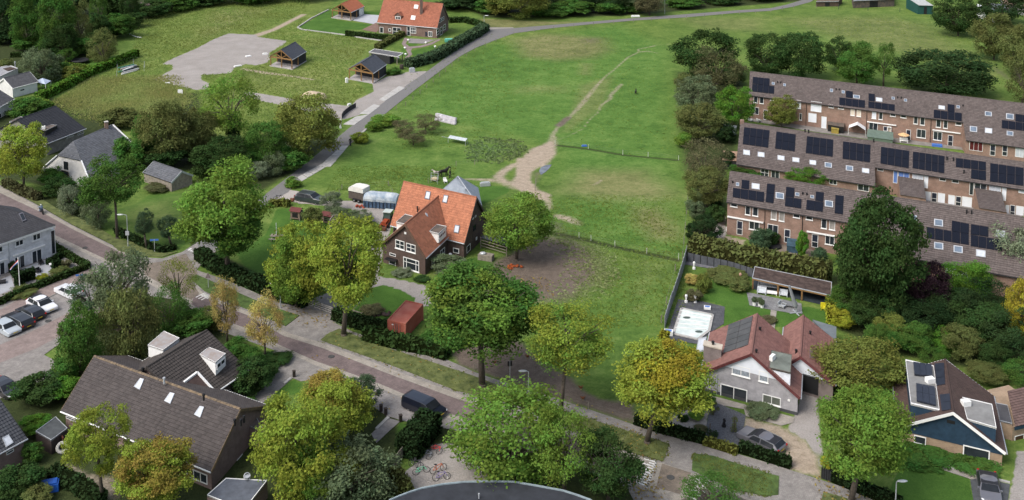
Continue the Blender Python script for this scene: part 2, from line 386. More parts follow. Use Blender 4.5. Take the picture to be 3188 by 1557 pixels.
# -- gravel and sand of the building plots
addp('gravel',ps('11',1220,482,1300,440,1480,365,1600,300,1720,252,1935,262) + ps('12',0,278,225,308,215,325,90,400,100,440,80,470,0,492) + ps('11',1850,482,1760,512,1740,550,1600,560,1515,562,1515,600,1578,630,1560,668,1480,678,1370,655,1150,600,1300,522,1300,490),.25)
adds('sand',ps('12',-20,272,130,222,250,160,350,110),[2.6,1.9,1.6,1.6]); addp('sand',ps('11',1780,260,1935,262,1920,285,1800,285),.5,.7)
addp('gravel',ps('12',-100,690,20,703,270,745,700,800,720,830,640,900,250,805,-60,740),.3)
adds('sand',ps('12',-100,520,60,548,250,572,420,598),[1.2,1.5,1.2,.8],.9)
addp('gravel',ps('12',870,632,980,575,1090,560,1130,540,1290,535,1140,650,930,800,760,870,650,900,640,850,690,830,740,760,880,690),.4)
addp('sand',ps('12',740,750,880,690,900,740,880,790,760,800),.8,.5)
addp('gravel',ps('12',1710,205,1935,205,1935,245,1730,250),.4,.8)
addp('dry',ps('13',-260,140,0,150,300,165,560,160,0,210,-260,205),1.2,.9)
# -- gravel yard of the house in the middle
addp('gravel',ps('22',85,300,200,225,300,235,480,300,700,300,1000,360,1010,520,960,600,930,760,900,870,1100,900,1300,950,1335,1020,1310,1090,1240,1100,1190,1060,1190,1035,1090,975,960,935,830,965,700,1100,580,1160,380,1110,400,1050,640,950,740,840,870,620,930,480,820,430,700,360,480,335,330,325,240,300,110,320),.2)
# -- gardens
addp('gravel',ps('33',1435,500,1480,520,1440,750,1160,700,1180,560,1300,530),.2)      # pale gravel front garden
addp('sand',ps('33',1740,625,1935,690,2160,780,2260,900,2310,1100,2130,1030,1950,960,1715,870,1700,800),.3,.9)
addp('sand',ps('34',0,660,150,720,300,820,390,930,410,1095,120,1020,80,940,60,860,0,880),.3,.85)
addp('gravel',ps('34',150,720,215,600,260,440,380,470,390,620,420,900,410,1100,380,930,290,810),.3,.9)
addp('sand',ps('23',1570,560,1740,600,1720,640,1560,620),.2,.9); addp('gravel',ps('23',1480,540,1600,370,1610,560,1520,620),.3,.7)
addp('sand',ps('31',390,1000,560,980,640,1050,900,1090,900,1258,740,1258,560,1130,380,1030),.4,.6)
addp('gravel',ps('32',1070,1080,1160,1010,1350,830,1500,840,1700,900,1760,1120,1550,1120,1250,1180,1150,1200),.2)
addp('gravel',ps('34',1880,880,2100,900,2100,1300,1800,1300,1840,1130),.2,.8)
nx_,ny_ = len(gx),len(gy)
idx = np.arange(nx_ * ny_).reshape(ny_,nx_)
faces = np.stack([idx[:-1,:-1],idx[:-1,1:],idx[1:,1:],idx[1:,:-1]],-1).reshape(-1,4)
gz = (np.sin(fx * .9 + fy * .37) * np.sin(fy * .71 - fx * .23)) * .02
gz = np.where((np.abs(fx) < 165) & (fy > 90) & (fy < 330),gz,0) - .02
def groundmat():
    m,n,l,b = nmat('ground')
    tc = n.new('ShaderNodeTexCoord')
    def nz(scale,det=6,rough=.6,vec=None,dist=0):
        a = n.new('ShaderNodeTexNoise'); a.inputs['Scale'].default_value = scale; a.inputs['Detail'].default_value = det; a.inputs['Roughness'].default_value = rough; a.inputs['Distortion'].default_value = dist
        l.new(vec or tc.outputs['Object'],a.inputs['Vector']); return a.outputs[0]
    def ramp(fac,*st):
        a = n.new('ShaderNodeValToRGB'); e = a.color_ramp.elements
        while len(e) < len(st): e.new(.5)
        for k,(ps_,c) in enumerate(st): e[k].position = ps_; e[k].color = (*c,1)
        l.new(fac,a.inputs[0]); return a.outputs[0]
    def mix(f,a,b_):
        x = n.new('ShaderNodeMix'); x.data_type = 'RGBA'; l.new(f,x.inputs[0]); l.new(a,x.inputs[6]); l.new(b_,x.inputs[7]); return x.outputs[2]
    n_big,n_mid,n_fin,n_vf = nz(.035,5,.6),nz(.28,8,.65,dist=.5),nz(1.3,8,.7),nz(6,6,.75)
    # mown/grazed streaks
    mp = n.new('ShaderNodeMapping'); mp.inputs['Scale'].default_value = (.7,1.15,1); mp.inputs['Rotation'].default_value = (0,0,.35); l.new(tc.outputs['Object'],mp.inputs[0])
    n_str = nz(.9,7,.7,mp.outputs[0],.8)
    n_tuft = nz(1.7,10,.86,dist=.6)
    def comb(a,wa,b_,wb):
        x = n.new('ShaderNodeMath'); x.operation = 'MULTIPLY'; x.inputs[1].default_value = wa; l.new(a,x.inputs[0])
        y = n.new('ShaderNodeMath'); y.operation = 'MULTIPLY_ADD'; y.inputs[1].default_value = wb; l.new(b_,y.inputs[0]); l.new(x.outputs[0],y.inputs[2]); return y.outputs[0]
    g_tex = comb(comb(comb(n_mid,.22,n_str,.18),1,n_tuft,.42),1,n_big,.18)
    grass = ramp(g_tex,(.40,(.040,.078,.015)),(.5,(.092,.150,.030)),(.60,(.175,.220,.060)))
    lush = ramp(g_tex,(.40,(.032,.078,.014)),(.5,(.073,.153,.028)),(.61,(.148,.228,.060)))
    lawn = ramp(comb(n_mid,.5,n_vf,.5),(.38,(.036,.088,.014)),(.62,(.078,.155,.028)))
    dry = ramp(g_tex,(.41,(.075,.090,.032)),(.5,(.150,.155,.060)),(.60,(.245,.230,.108)))
    rough = ramp(g_tex,(.41,(.055,.092,.018)),(.5,(.122,.168,.038)),(.60,(.215,.240,.075)))
    soil = ramp(comb(n_fin,.5,n_vf,.5),(.35,(.078,.060,.048)),(.65,(.175,.142,.115)))
    sand = ramp(comb(n_fin,.5,n_vf,.5),(.35,(.200,.155,.110)),(.62,(.400,.335,.260)))
    grav = ramp(comb(n_mid,.35,n_vf,.65),(.35,(.190,.172,.155)),(.62,(.345,.320,.298)))
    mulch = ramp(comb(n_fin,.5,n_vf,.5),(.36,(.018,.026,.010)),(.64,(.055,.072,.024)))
    def msk(name,sharp=.30,namp=.9):
        a = n.new('ShaderNodeAttribute'); a.attribute_name = name
        e = comb(n_fin,.6 * namp,n_vf,.4 * namp)
        s = n.new('ShaderNodeMath'); s.operation = 'ADD'; l.new(a.outputs['Fac'],s.inputs[0]); l.new(e,s.inputs[1])
        r = n.new('ShaderNodeMapRange'); r.interpolation_type = 'SMOOTHSTEP'; r.inputs[1].default_value = .5 + namp * .5 - sharp; r.inputs[2].default_value = .5 + namp * .5 + sharp; l.new(s.outputs[0],r.inputs[0])
        # nothing where the mask is nil
        z = n.new('ShaderNodeMath'); z.operation = 'MULTIPLY'; l.new(r.outputs[0],z.inputs[0])
        c = n.new('ShaderNodeMapRange'); c.inputs[2].default_value = .25; l.new(a.outputs['Fac'],c.inputs[0]); l.new(c.outputs[0],z.inputs[1])
        return z.outputs[0]
    out = grass
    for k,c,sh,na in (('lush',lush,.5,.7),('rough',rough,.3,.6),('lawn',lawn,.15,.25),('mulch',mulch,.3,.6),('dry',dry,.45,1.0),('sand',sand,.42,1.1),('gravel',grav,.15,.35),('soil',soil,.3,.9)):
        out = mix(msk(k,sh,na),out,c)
    l.new(out,b.inputs['Base Color']); b.inputs['Roughness'].default_value = .95; b.inputs['Specular IOR Level'].default_value = .1
    bp = n.new('ShaderNodeBump'); bp.inputs['Strength'].default_value = .6; bp.inputs['Distance'].default_value = .25
    l.new(comb(n_fin,.6,n_vf,.4),bp.inputs['Height']); l.new(bp.outputs[0],b.inputs['Normal'])
    return m
GM = groundmat()
ground = npmesh('ground',np.stack([fx,fy,gz],1),faces,GM,attrs={k: ('POINT',v) for k,v in masks.items()},smooth=True)
tag(ground,kind='structure')
# ------------------------------------------------------------------ sheets: roads,pavements
def sheet(name,q,z,mat,skirt=0.0,kind='structure',par=None,uvrot=0):
    P_ = [W(a) for a in q]
    P_ = [Vector((a.x,a.y,z)) for a in P_]
    ar = sum(P_[i].x * P_[(i + 1) % len(P_)].y - P_[(i + 1) % len(P_)].x * P_[i].y for i in range(len(P_)))
    if ar < 0: P_.reverse()
    m = MB(); i = len(m.v); m.v += [tuple(a) for a in P_]; m.f.append(tuple(range(len(P_)))); m.mi.append(0)
    c_,s_ = math.cos(uvrot),math.sin(uvrot)
    m.uv += [(a.x * c_ + a.y * s_,-a.x * s_ + a.y * c_) for a in P_]
    if skirt:
        for k in range(len(P_)):
            a,b = P_[k],P_[(k + 1) % len(P_)]
            m.poly([a - UP * skirt,b - UP * skirt,b,a])
    o = m.build(name,mat,par); 
    if kind: o['kind'] = kind
    return o
RA = math.radians
M_asph = simple('asphalt',(.150,.145,.140),.9,.18,3,bump=.3,bscale=60)
M_pave = brick('pavement_brick',(.262,.245,.228),(.205,.190,.178),(.14,.13,.12),.21,.105,.010)
M_road = brick('road_brick',(.178,.136,.130),(.138,.108,.105),(.11,.09,.088),.21,.105,.010)
M_band = brick('band_brick',(.340,.310,.268),(.275,.250,.215),(.18,.165,.145),.21,.105,.010)
M_slabw = simple('concrete_slab',(.36,.35,.33),.9,.2,1.2,bump=.2,bscale=30)
M_kerb = simple('kerb_concrete',(.24,.23,.21),.9,.2,2)
M_white = simple('white_marking',(.62,.62,.60),.8,.15,4)
M_pink = brick('pink_brick',(.262,.205,.188),(.205,.162,.150),(.15,.125,.115),.21,.105,.010)
M_bay = brick('bay_brick',(.275,.258,.248),(.215,.200,.192),(.15,.14,.13),.21,.105,.010)
STREET = (ps('21',-200,90,0,185,300,345,540,485,700,565,850,640,890,690,1050,728,1220,738,1370,690,1530,590,1600,540,1720,620,1560,730,1480,825,1700,900,1935,1000)
          + ps('22',180,1075,330,1100,380,1100,570,1165,600,1215,690,1258) + ps('32',560,-90,720,-10,1100,115,1440,205,1640,295,1935,395)
          + ps('33',330,495,900,690,1430,835,1935,985) + ps('34',400,1105,860,1250,1400,1420,1400,1900) + ps('33',1100,1900,900,1258,860,1180,600,1060,300,950,0,850)
          + ps('32',1480,730,1240,690,1090,660,980,625,880,560,700,440,480,340,330,365,270,340,150,445,0,560) + ps('31',1880,590,1760,480,1880,400,1935,250)
          + ps('32',60,215,130,130) + ps('21',1560,1250,1400,1060,1000,1000,700,1000,520,1258) + ps('31',480,60,330,165,500,250,515,360,440,430,150,430,-150,560,-600,300) + ps('21',-600,400))
sheet('street',STREET,.02,M_pave,uvrot=.3)
# carriageway: pale edge band,red brick between
UPK = ps('21',-200,95,0,195,300,355,540,493,700,572,850,650,1050,740) + ps('21',1330,860,1440,915,1540,1005,1870,1140) + ps('32',250,5,480,70,1000,270,1505,455) + ps('33',300,690,860,905,1130,985,1360,1062,1650,1200,1900,1300,2400,1480)
LOK = ps('21',-200,300,440,610,745,745,1000,860,1250,1000,1500,1150) + ps('32',0,40,150,110,440,245,670,325,915,412,1130,505,1400,625) + ps('33',200,860,700,1060,920,1160,1250,1280,1900,1600)
sheet('road_edge',UPK + LOK[::-1],.026,M_band,uvrot=-.35)
def lerp2(a,b,t): return (a[0] + (b[0] - a[0]) * t,a[1] + (b[1] - a[1]) * t)
BU = ps('21',-200,150,0,245,340,405,560,525,850,665,1000,740) ; BL = ps('21',-200,270,420,565,745,720,850,770)
sheet('road',BU + BL[::-1],.030,M_road,uvrot=-.45)
BU = ps('21',1470,1000,1600,1060,1860,1165) + ps('32',200,22,480,110,1000,312,1500,495) + ps('33',300,725,860,935,945,960); BL = ps('21',1440,1080,1600,1180) + ps('32',0,-10,150,82,440,212,670,292,915,380,1130,470,1400,590) + ps('33',200,830,700,1030,905,1120)
sheet('road',BU + BL[::-1],.030,M_road,uvrot=-.35)
sheet('road',ps('33',1480,1140,1650,1215,1900,1320,2400,1520,1900,1560,1250,1260,1400,1200),.030,M_road,uvrot=-.35)
M_table = brick('table_brick',(.215,.175,.135),(.160,.132,.105),(.10,.09,.08),.21,.105,.010)
sheet('speed_table',ps('33',1115,985,1335,1055,1250,1215,1070,1165),.034,M_table,uvrot=-.35)
sheet('speed_table',ps('21',1240,760,1400,700,1490,850,1430,900,1500,1000,1440,1050,1300,980,1090,860,1080,780),.033,M_table,uvrot=.4)
# parking on the left
sheet('footpath',ps('pk',-100,740,0,690,340,500,700,280,1050,130,1420,10,1700,-100,1800,60,1500,200,1100,370,860,490,400,720,0,935,-100,990),.028,M_pink,uvrot=.5)
sheet('parking_bay',ps('pk',-100,990,0,935,400,720,860,490,1100,370,1500,200,1900,420,1180,775,600,1070,0,1330,-100,1370),.026,M_bay,uvrot=.5)
sheet('road',ps('pk',-100,1400,0,1345,600,1090,1180,795,1700,520,1950,700,1400,1030,700,1400,100,1640,-100,1720),.03,M_pink,uvrot=.5)
m = MB()
a,b = W(p('pk',855,492)),W(p('pk',1095,372)); m.bar(a + UP * .05,b + UP * .05,.12,.12); tag(m.build('kerb',M_kerb),kind='structure')
# lane
LL = ps('21',1480,620,1530,590,1620,520) + ps('22',-30,330,70,250,395,0) + ps('12',560,1075,700,960,930,790,1130,640,1280,540,1400,450,1560,340,1690,275,1735,240,1745,222,1935,212) + ps('13',300,187,600,162,900,137,1300,107,1700,77,1935,62) + ps('14',150,35,265,0,330,-60)
LR = ps('21',1530,720,1640,640,1750,560) + ps('22',90,312,235,240,275,190,515,0) + ps('12',700,1090,870,940,1000,830,1200,670,1400,520,1520,430,1650,360,1800,300,1935,252) + ps('13',300,211,600,181,900,156,1300,131,1700,96,1935,82) + ps('14',200,50,330,15,430,-60)
sheet('lane',LL + LR[::-1],.024,M_asph)
sheet('driveway',ps('22',90,315,235,240,250,222,330,235,480,290,470,330,340,325,240,300),.022,simple('drive_gravel',(.33,.30,.27),.95,.25,5))
# concrete slabs beside the lane
slabs = [(('22',600,2),('22',335,158),('22',535,0),('22',300,130),6),(('12',690,1098),('12',553,1258),('12',640,1100),('12',465,1258),4),
         (('12',865,935),('12',770,1030),('12',830,960),('12',720,1050),3),(('12',730,945),('12',845,862),('12',648,938),('12',745,880),3),(('12',845,862),('12',930,798),('12',770,860),('12',880,785),4),
         (('12',960,765),('12',1116,662),('12',918,752),('12',1070,650),5)]
for k,(a,b,c,d_,n_) in enumerate(slabs):
    A,B,C_,D_ = (W(p(*q)) for q in (a,b,c,d_))
    par = thing('slab_strip',(A + B) / 2,['pale concrete slabs along the lane above the parked dark car','pale concrete slabs right of the lane near the walking person','pale slab pieces under the yellow flowers beside the lane','pale concrete slabs at the left lane side below the black silt fence','worn concrete slabs at the left lane side by the black silt fence','clean pale concrete slabs between lane and gravel below the near carport'][k],'paving','concrete slab strips by the lane')
    for i in range(n_):
        t0,t1 = i / n_ + .008,(i + 1) / n_ - .008; j = random.uniform(-.03,.03)
        q = [A.lerp(B,t0),A.lerp(B,t1),C_.lerp(D_,t1 + j * .3),C_.lerp(D_,t0 + j * .3)]
        z = .05 + random.uniform(0,.03); mm = MB()
        if (q[1] - q[0]).cross(q[3] - q[0]).z < 0: q = q[::-1]
        mm.box8([Vector((v.x,v.y,-.02)) for v in q] + [Vector((v.x,v.y,z)) for v in q]); mm.build('slab',M_slabw,par)
# grass verges: raised islands with kerb sides
M_verge = simple('verge_grass',(.075,.112,.028),.95,.55,1.1,bump=.6,bscale=9,tint=(.145,.165,.055))
M_verge2 = simple('verge_grass_green',(.058,.096,.024),.95,.55,1.3,bump=.6,bscale=9)
def verge(q,mat,z=.09): sheet('verge',q,z,[mat],skirt=.1)
verge(ps('21',1440,885,1480,862,1600,915,1935,1060) + ps('22',160,1120,320,1170,215,1250) + ps('21',1870,1125,1700,1060,1540,985,1450,905),M_verge2)
verge(ps('32',480,55,540,5,620,-30,900,90,1250,200,1640,330,1935,445) + ps('33',330,575,740,705,960,775,1168,838,1125,970,860,893,300,670,0,540) + ps('32',1500,435,1000,240,560,85),M_verge)
verge(ps('33',1345,960,1360,912,1500,930,1935,1068) + ps('34',90,1082,85,1220) + ps('33',1900,1232,1650,1180,1340,1035),M_verge2)
verge(ps('34',425,1200,600,1250,700,1300,400,1300),M_verge)
verge(ps('21',0,180,0,165,110,200,250,290,330,300,420,360,700,480,870,590,1100,640,1230,700,1340,690,1220,730,1050,720,890,680,850,635,700,560,540,480,300,340),M_verge)
sheet('bay_paving',ps('32',930,440,1130,525,1410,660,1300,690,1190,690,1100,660,980,620,900,555),.024,M_bay,uvrot=-.35)
# white tooth markings of the speed tables
def teeth(a0,a1,b0,b1,n_,k):
    """a0-a1 base line,b0-b1 tips"""
    A0,A1,B0,B1 = (W(q) for q in (a0,a1,b0,b1)); m = MB(); z = .042
    fl = lambda v: Vector((v.x,v.y,z))
    e = (A1 - A0) * .0
    m.poly([fl(A0),fl(A1),fl(A1.lerp(B1,.12)),fl(A0.lerp(B0,.12))])
    for i in range(n_):
        t0,t1 = (i + .2) / n_,(i + .75) / n_; ln = (1.0,.55)[i % 2]
        m.poly([fl(A0.lerp(A1,t0)),fl(A0.lerp(A1,t1)),fl(A0.lerp(A1,t1).lerp(B0.lerp(B1,t1),ln)),fl(A0.lerp(A1,t0).lerp(B0.lerp(B1,t0),ln))])
    o = m.build('road_marking',M_white); tag(o,k,'road marking','tooth markings on the speed tables')
teeth(p('33',1080,968),p('33',1005,1168),p('33',985,940),p('33',905,1128),11,'white tooth marking on the speed table right of the dark roadside tree')
teeth(p('33',1378,1082),p('33',1318,1240),p('33',1470,1128),p('33',1405,1290),9,'white tooth marking behind the young tree at the bottom edge')
teeth(p('21',1540,995),p('21',1600,1025),p('21',1470,1030),p('21',1530,1060),6,'white tooth marking on the road left of the tan thin trees')
teeth(p('21',1405,675),p('21',1495,712),p('21',1435,660),p('21',1515,692),5,'white tooth marking where the lane meets the junction')
for q,lb in ((ps('32',195,380,250,337,262,345,210,388),'white kerb block beside the drive behind the autumn tree'),(ps('32',890,722,980,632,1000,640,910,728),'pale slab strip beside the garden path near the dark van')):
    o = sheet('edging_slab',q,.10,M_slabw,skirt=.1,kind=None); tag(o,lb,'slab')
sheet('path',ps('32',860,760,985,640,1080,665,1000,735,900,830),.026,M_bay)
# ================================================================== building tools
CAMP = Vector((0,0,CAMH))
def onplane(q,P0,N):
    d = W(q,0) - CAMP; t = (Vector(P0) - CAMP).dot(N) / d.dot(N); return CAMP + d * t
def block(eL,eR,ze,rq,k=.85,vdir=None,rq_end=0):
    """gabled block seen from its long side: front eave ends at height ze,a ridge pixel,k = rise per metre run -> frame"""
    E0,E1 = W(eL,ze),W(eR,ze); u = (E1 - E0); L = u.length; u.normalize()
    v = Vector((-u.y,u.x,0)) if vdir is None else Vector((vdir[0],vdir[1],0)).normalized()
    if v.y < 0: v = -v
    S0 = E1 if rq_end else E0; lo,hi = .2,14
    for _ in range(40):
        d = (lo + hi) / 2
        if PR(S0 + v * d + UP * (k * d))[1] > rq[1]: lo = d
        else: hi = d
    return dict(o=Vector((E0.x,E0.y,0)),ra=u,rb=v,A=L,B=2 * d,ze=ze,zr=ze + k * d)
def blockf(eL,eR,ze,apex,back,zr=None):
    """gable end towards the camera: eave ends of the gable,apex pixel,a pixel of the ridge's far end"""
    E0,E1 = W(eL,ze),W(eR,ze); u = (E1 - E0); B = u.length; u.normalize(); mid = (E0 + E1) / 2
    n = Vector((u.y,-u.x,0)); Ap = onplane(apex,mid,n); zr = Ap.z
    Bk = W(back,zr); v = (Bk - Ap); A = v.length; v.normalize()
    rf = (Ap - E0).dot(u) / B
    return dict(o=Vector((E0.x,E0.y,0)),ra=v,rb=u,A=A,B=B,ze=ze,zr=zr,rf=rf)
def pt(F,a,b,z): 
    q = F['o'] + F['ra'] * a + F['rb'] * b; return Vector((q.x,q.y,z))
def tiled(name,eL,eR,rL,rR,mat,par,course=.34,col=.30,lift=.055,wave=.03,label=None):
    """tiled roof slope: overlapping courses,each tile with a roll"""
    eL,eR,rL,rR = (np.array(v,float) for v in (eL,eR,rL,rR))
    N = np.cross(eR - eL,(rL + rR) / 2 - (eL + eR) / 2); N /= np.linalg.norm(N)
    if N[2] < 0: N = -N
    ln = np.linalg.norm((rL + rR) / 2 - (eL + eR) / 2); n = max(2,int(round(ln / course)))
    wd = max(np.linalg.norm(eR - eL),np.linalg.norm(rR - rL)); nc = max(2,int(round(wd / col)))
    U = (eR - eL) if np.linalg.norm(eR - eL) > .01 else (rR - rL); U = U / np.linalg.norm(U)
    V,F_,A_ = [],[],[]
    prof = np.array([0,1.0] * nc + [0]) * wave
    rng = np.random.default_rng(abs(hash(name)) % 1000 + int(wd * 100))
    off = 0; tv = rng.random((n,nc))
    o0 = eL
    smin = min(0,(rL - eL) @ U); smax = max((eR - eL) @ U,(rR - eL) @ U)
    cols = np.linspace(smin,smax,2 * nc + 1)
    for i in range(n):
        t0,t1 = i / n,(i + 1) / n
        a0,b0 = eL + (rL - eL) * t0,eR + (rR - eR) * t0; a1,b1 = eL + (rL - eL) * t1,eR + (rR - eR) * t1
        def row(a,b,h,pr):
            sa,sb = (a - o0) @ U,(b - o0) @ U; s = np.clip(cols,sa,sb)
            base = a - U * sa
            return base[None] + s[:,None] * U[None] + N[None] * (h + prof * pr)[:,None]
        r0,r1,r2 = row(a0,b0,0,.2),row(a0,b0,lift,1),row(a1,b1,0.008,1)
        m_ = 2 * nc + 1
        V += [r0,r1,r2]; ids = off + np.arange(m_)
        for q,w_ in ((0,1),(1,2)):
            A = ids[:-1] + q * m_; F_.append(np.stack([A,A + 1,A + 1 + (w_ - q) * m_,A + (w_ - q) * m_],1)); A_.append(np.repeat(tv[i],2) * (1 if q else .2) - (0 if q else .9))  # risers toned darker: shade lines between the courses put into the colour
        off += 3 * m_
    V = np.concatenate(V); F_ = np.concatenate(F_); A_ = np.concatenate(A_)
    bl = root_loc(par); V = V - np.array(bl)
    o = npmesh(name,V,F_,mat,par,attrs={'var': ('FACE',A_)})
    if label: o['label'] = label
    return o
M_dark = simple('dark_void',(.012,.012,.013),.6,.3)
M_gut = simple('zinc_gutter',(.42,.44,.46),.5,.15,2,metal=.3)
M_wpaint = simple('white_paint',(.72,.72,.70),.55,.06,2)
M_glass = glassmat()
M_glass_sky = glassmat('skylight_glass',(.10,.13,.17),.05)
M_blind = simple('white_blind',(.46,.49,.53),.7,.1,3)
def gable_roof(par,F,mat,oe=.3,og=.25,ridge_mat=None,barge=None,gutter=True,thick=.12,tile=True,sides=(0,1),course=.34,col=.30,ze2=None,b_ext2=0,cut=None,deckmat=None):
    """two tiled slopes,deck,ridge caps,barge boards,gutters. Slope 0 faces -rb,slope 1 faces +rb."""
    A,B,ze,zr = F['A'],F['B'],F['ze'],F['zr']; rf = F.get('rf',.5); rb = B * rf
    k0 = (zr - ze) / max(rb,.1); ze2 = ze if ze2 is None else ze2; k1 = (zr - ze2) / max(B - rb,.1)
    out = {}
    a0,a1 = -og,A + og
    if cut: a0,a1 = cut
    R0,R1 = pt(F,a0,rb,zr + .06),pt(F,a1,rb,zr + .06)
    for s in sides:
        if s == 0: e0,e1 = pt(F,a0,-oe,ze - k0 * oe + .06),pt(F,a1,-oe,ze - k0 * oe + .06)
        else: e0,e1 = pt(F,a0,B + oe + b_ext2,ze2 - k1 * (oe + b_ext2) + .06),pt(F,a1,B + oe + b_ext2,ze2 - k1 * (oe + b_ext2) + .06)
        o = tiled('roof_slope',e0,e1,R0,R1,mat,par,course,col)
        m = MB(); nrm = (e1 - e0).cross(R0 - e0).normalized(); nrm = nrm if nrm.z > 0 else -nrm
        m.box8([v - nrm * (thick + .01) for v in (e0,e1,R1,R0)] + [v - nrm * .012 for v in (e0,e1,R1,R0)])
        m.build('roof_deck',deckmat or M_dark,par)
        if barge:
            for ed,rr in ((e0,R0),(e1,R1)):
                m = MB(); d = F['ra'] * (.05 if ed is e1 else -.05)
                m.box8([ed - nrm * .22,ed - nrm * .22 + d,rr - nrm * .22 + d,rr - nrm * .22,ed + nrm * .05,ed + nrm * .05 + d,rr + nrm * .05 + d,rr + nrm * .05]); m.build('bargeboard',barge,par)
        if gutter:
            out_d = F['rb'] * (-.09 if s == 0 else .09); m = MB()
            m.tube(e0 + out_d - UP * .05,e1 + out_d - UP * .05,.075,n=6); m.build('gutter',M_gut if gutter is True else gutter,par)
        out['N%d' % s] = nrm; out['P%d' % s] = e0.copy()
    m = MB(); n_ = max(2,int((a1 - a0) / .4))
    for i in range(n_):
        c0,c1 = R0.lerp(R1,i / n_),R0.lerp(R1,(i + .94) / n_)
        m.tube(c0 + UP * .0,c1 + UP * .02,.13,.12,6)
    m.build('ridge_cap',ridge_mat or mat,par)
    return out
def gable_walls(par,F,mat,name='wall',extra=None):
    """four walls with gable ends"""
    A,B,ze,zr = F['A'],F['B'],F['ze'],F['zr']; rb = B * F.get('rf',.5); m = MB(); ze2 = F.get('ze2',ze)
    m.poly([pt(F,0,0,-.1),pt(F,A,0,-.1),pt(F,A,0,ze),pt(F,0,0,ze)])
    m.poly([pt(F,A,B,-.1),pt(F,0,B,-.1),pt(F,0,B,ze2),pt(F,A,B,ze2)])
    m.poly([pt(F,0,B,-.1),pt(F,0,0,-.1),pt(F,0,0,ze),pt(F,0,rb,zr),pt(F,0,B,ze2)])
    m.poly([pt(F,A,0,-.1),pt(F,A,B,-.1),pt(F,A,B,ze2),pt(F,A,rb,zr),pt(F,A,0,ze)])
    return m.build(name,mat,par)
def wallplane(P,Q):
    """plane through P towards Q,facing the camera"""
    U = Vector(Q) - Vector(P); U.z = 0; U.normalize(); N = Vector((U.y,-U.x,0))
    if N.dot(CAMP - Vector(P)) < 0: N = -N
    return (Vector(P),U,N)
def framed(par,A,U,Vv,N,w,h,cols=1,rows=1,fm=None,gm=None,fr=.06,out=.05,name='window',sill=None,panes=True,rowf=None,colf=None):
    """frame with real bars and separate panes; A lower left corner,U across,Vv up,N out"""
    fm = fm or M_wpaint; gm = gm or M_glass; m = MB()
    cs = [0] + [ (i + 1) / cols for i in range(cols)] if colf is None else colf
    rs = [0] + [ (i + 1) / rows for i in range(rows)] if rowf is None else rowf
    def bx(x0,x1,y0,y1,z0,z1): m.box(A + U * x0 + Vv * y0 + N * z0,U * (x1 - x0),Vv * (y1 - y0),N * (z1 - z0))
    bx(0,fr,0,h,-.02,out); bx(w - fr,w,0,h,-.02,out); bx(fr,w - fr,0,fr,-.02,out); bx(fr,w - fr,h - fr,h,-.02,out)
    for c in cs[1:-1]: bx(c * w - fr * .4,c * w + fr * .4,fr,h - fr,-.02,out - .008)
    for r_ in rs[1:-1]: bx(fr,w - fr,r_ * h - fr * .4,r_ * h + fr * .4,-.02,out - .016)
    if sill: m.box(A - U * .06 + Vv * -.07,U * (w + .12),Vv * .07,N * (out + .07))
    o = m.build(name,fm,par)
    if panes:
        for i in range(len(cs) - 1):
            for j in range(len(rs) - 1):
                x0,x1,y0,y1 = cs[i] * w + fr * .3,cs[i + 1] * w - fr * .3,rs[j] * h + fr * .3,rs[j + 1] * h - fr * .3
                g = MB(); g.quad(A + U * x0 + Vv * y0 + N * .012,A + U * x1 + Vv * y0 + N * .012,A + U * x1 + Vv * y1 + N * .012,A + U * x0 + Vv * y1 + N * .012)
                g.build('pane',gm[(i + j) % len(gm)] if isinstance(gm,list) else gm,o)
    return o
def win(par,wp,ll,ur,cols=2,rows=1,**k):
    """window from its lower left and upper right pixels on a wall plane"""
    P0,U,N = wp; a,b = onplane(ll,P0,N),onplane(ur,P0,N); w_ = (b - a).dot(U)
    if w_ < 0: a,b = a + U * w_,b; w_ = -w_
    A = a.copy(); h = max(.2,b.z - a.z)
    return framed(par,A,U,UP,N,w_,h,cols,rows,**k)
def roofplane(g,s): return (g['P%d' % s],g['N%d' % s])
def plate4(par,name,pl,q4,mat,out=.09,base=.0):
    """slab on a plane from four pixels"""
    c = [onplane(q,pl[0],pl[1]) for q in q4]
    if (c[1] - c[0]).cross(c[2] - c[0]).dot(pl[1]) < 0: c = c[::-1]
    m = MB(); m.box8([v + pl[1] * base for v in c] + [v + pl[1] * out for v in c]); return m.build(name,mat,par)
def skylight(par,pl,q4,gm=None,fm=None,out=.14,fr=.12):
    """roof window: raised frame and glass; q4 from lower left round"""
    c = [onplane(q,pl[0],pl[1]) for q in q4]; N = pl[1]
    if (c[1] - c[0]).cross(c[2] - c[0]).dot(N) < 0: c = [c[1],c[0],c[3],c[2]]
    m = MB()
    def inn(f): 
        ctr = sum(c,Vector()) / 4; return [v.lerp(ctr,f) for v in c]
    i_ = inn(.22)
    for k in range(4):
        j = (k + 1) % 4; m.box8([c[k],c[j],i_[j],i_[k],c[k] + N * out,c[j] + N * out,i_[j] + N * out,i_[k] + N * out])
    o = m.build('roof_window',fm or M_gut,par); g = MB(); g.poly([v + N * (out - .02) for v in inn(.2)]); g.build('pane',gm or M_glass_sky,o); return o
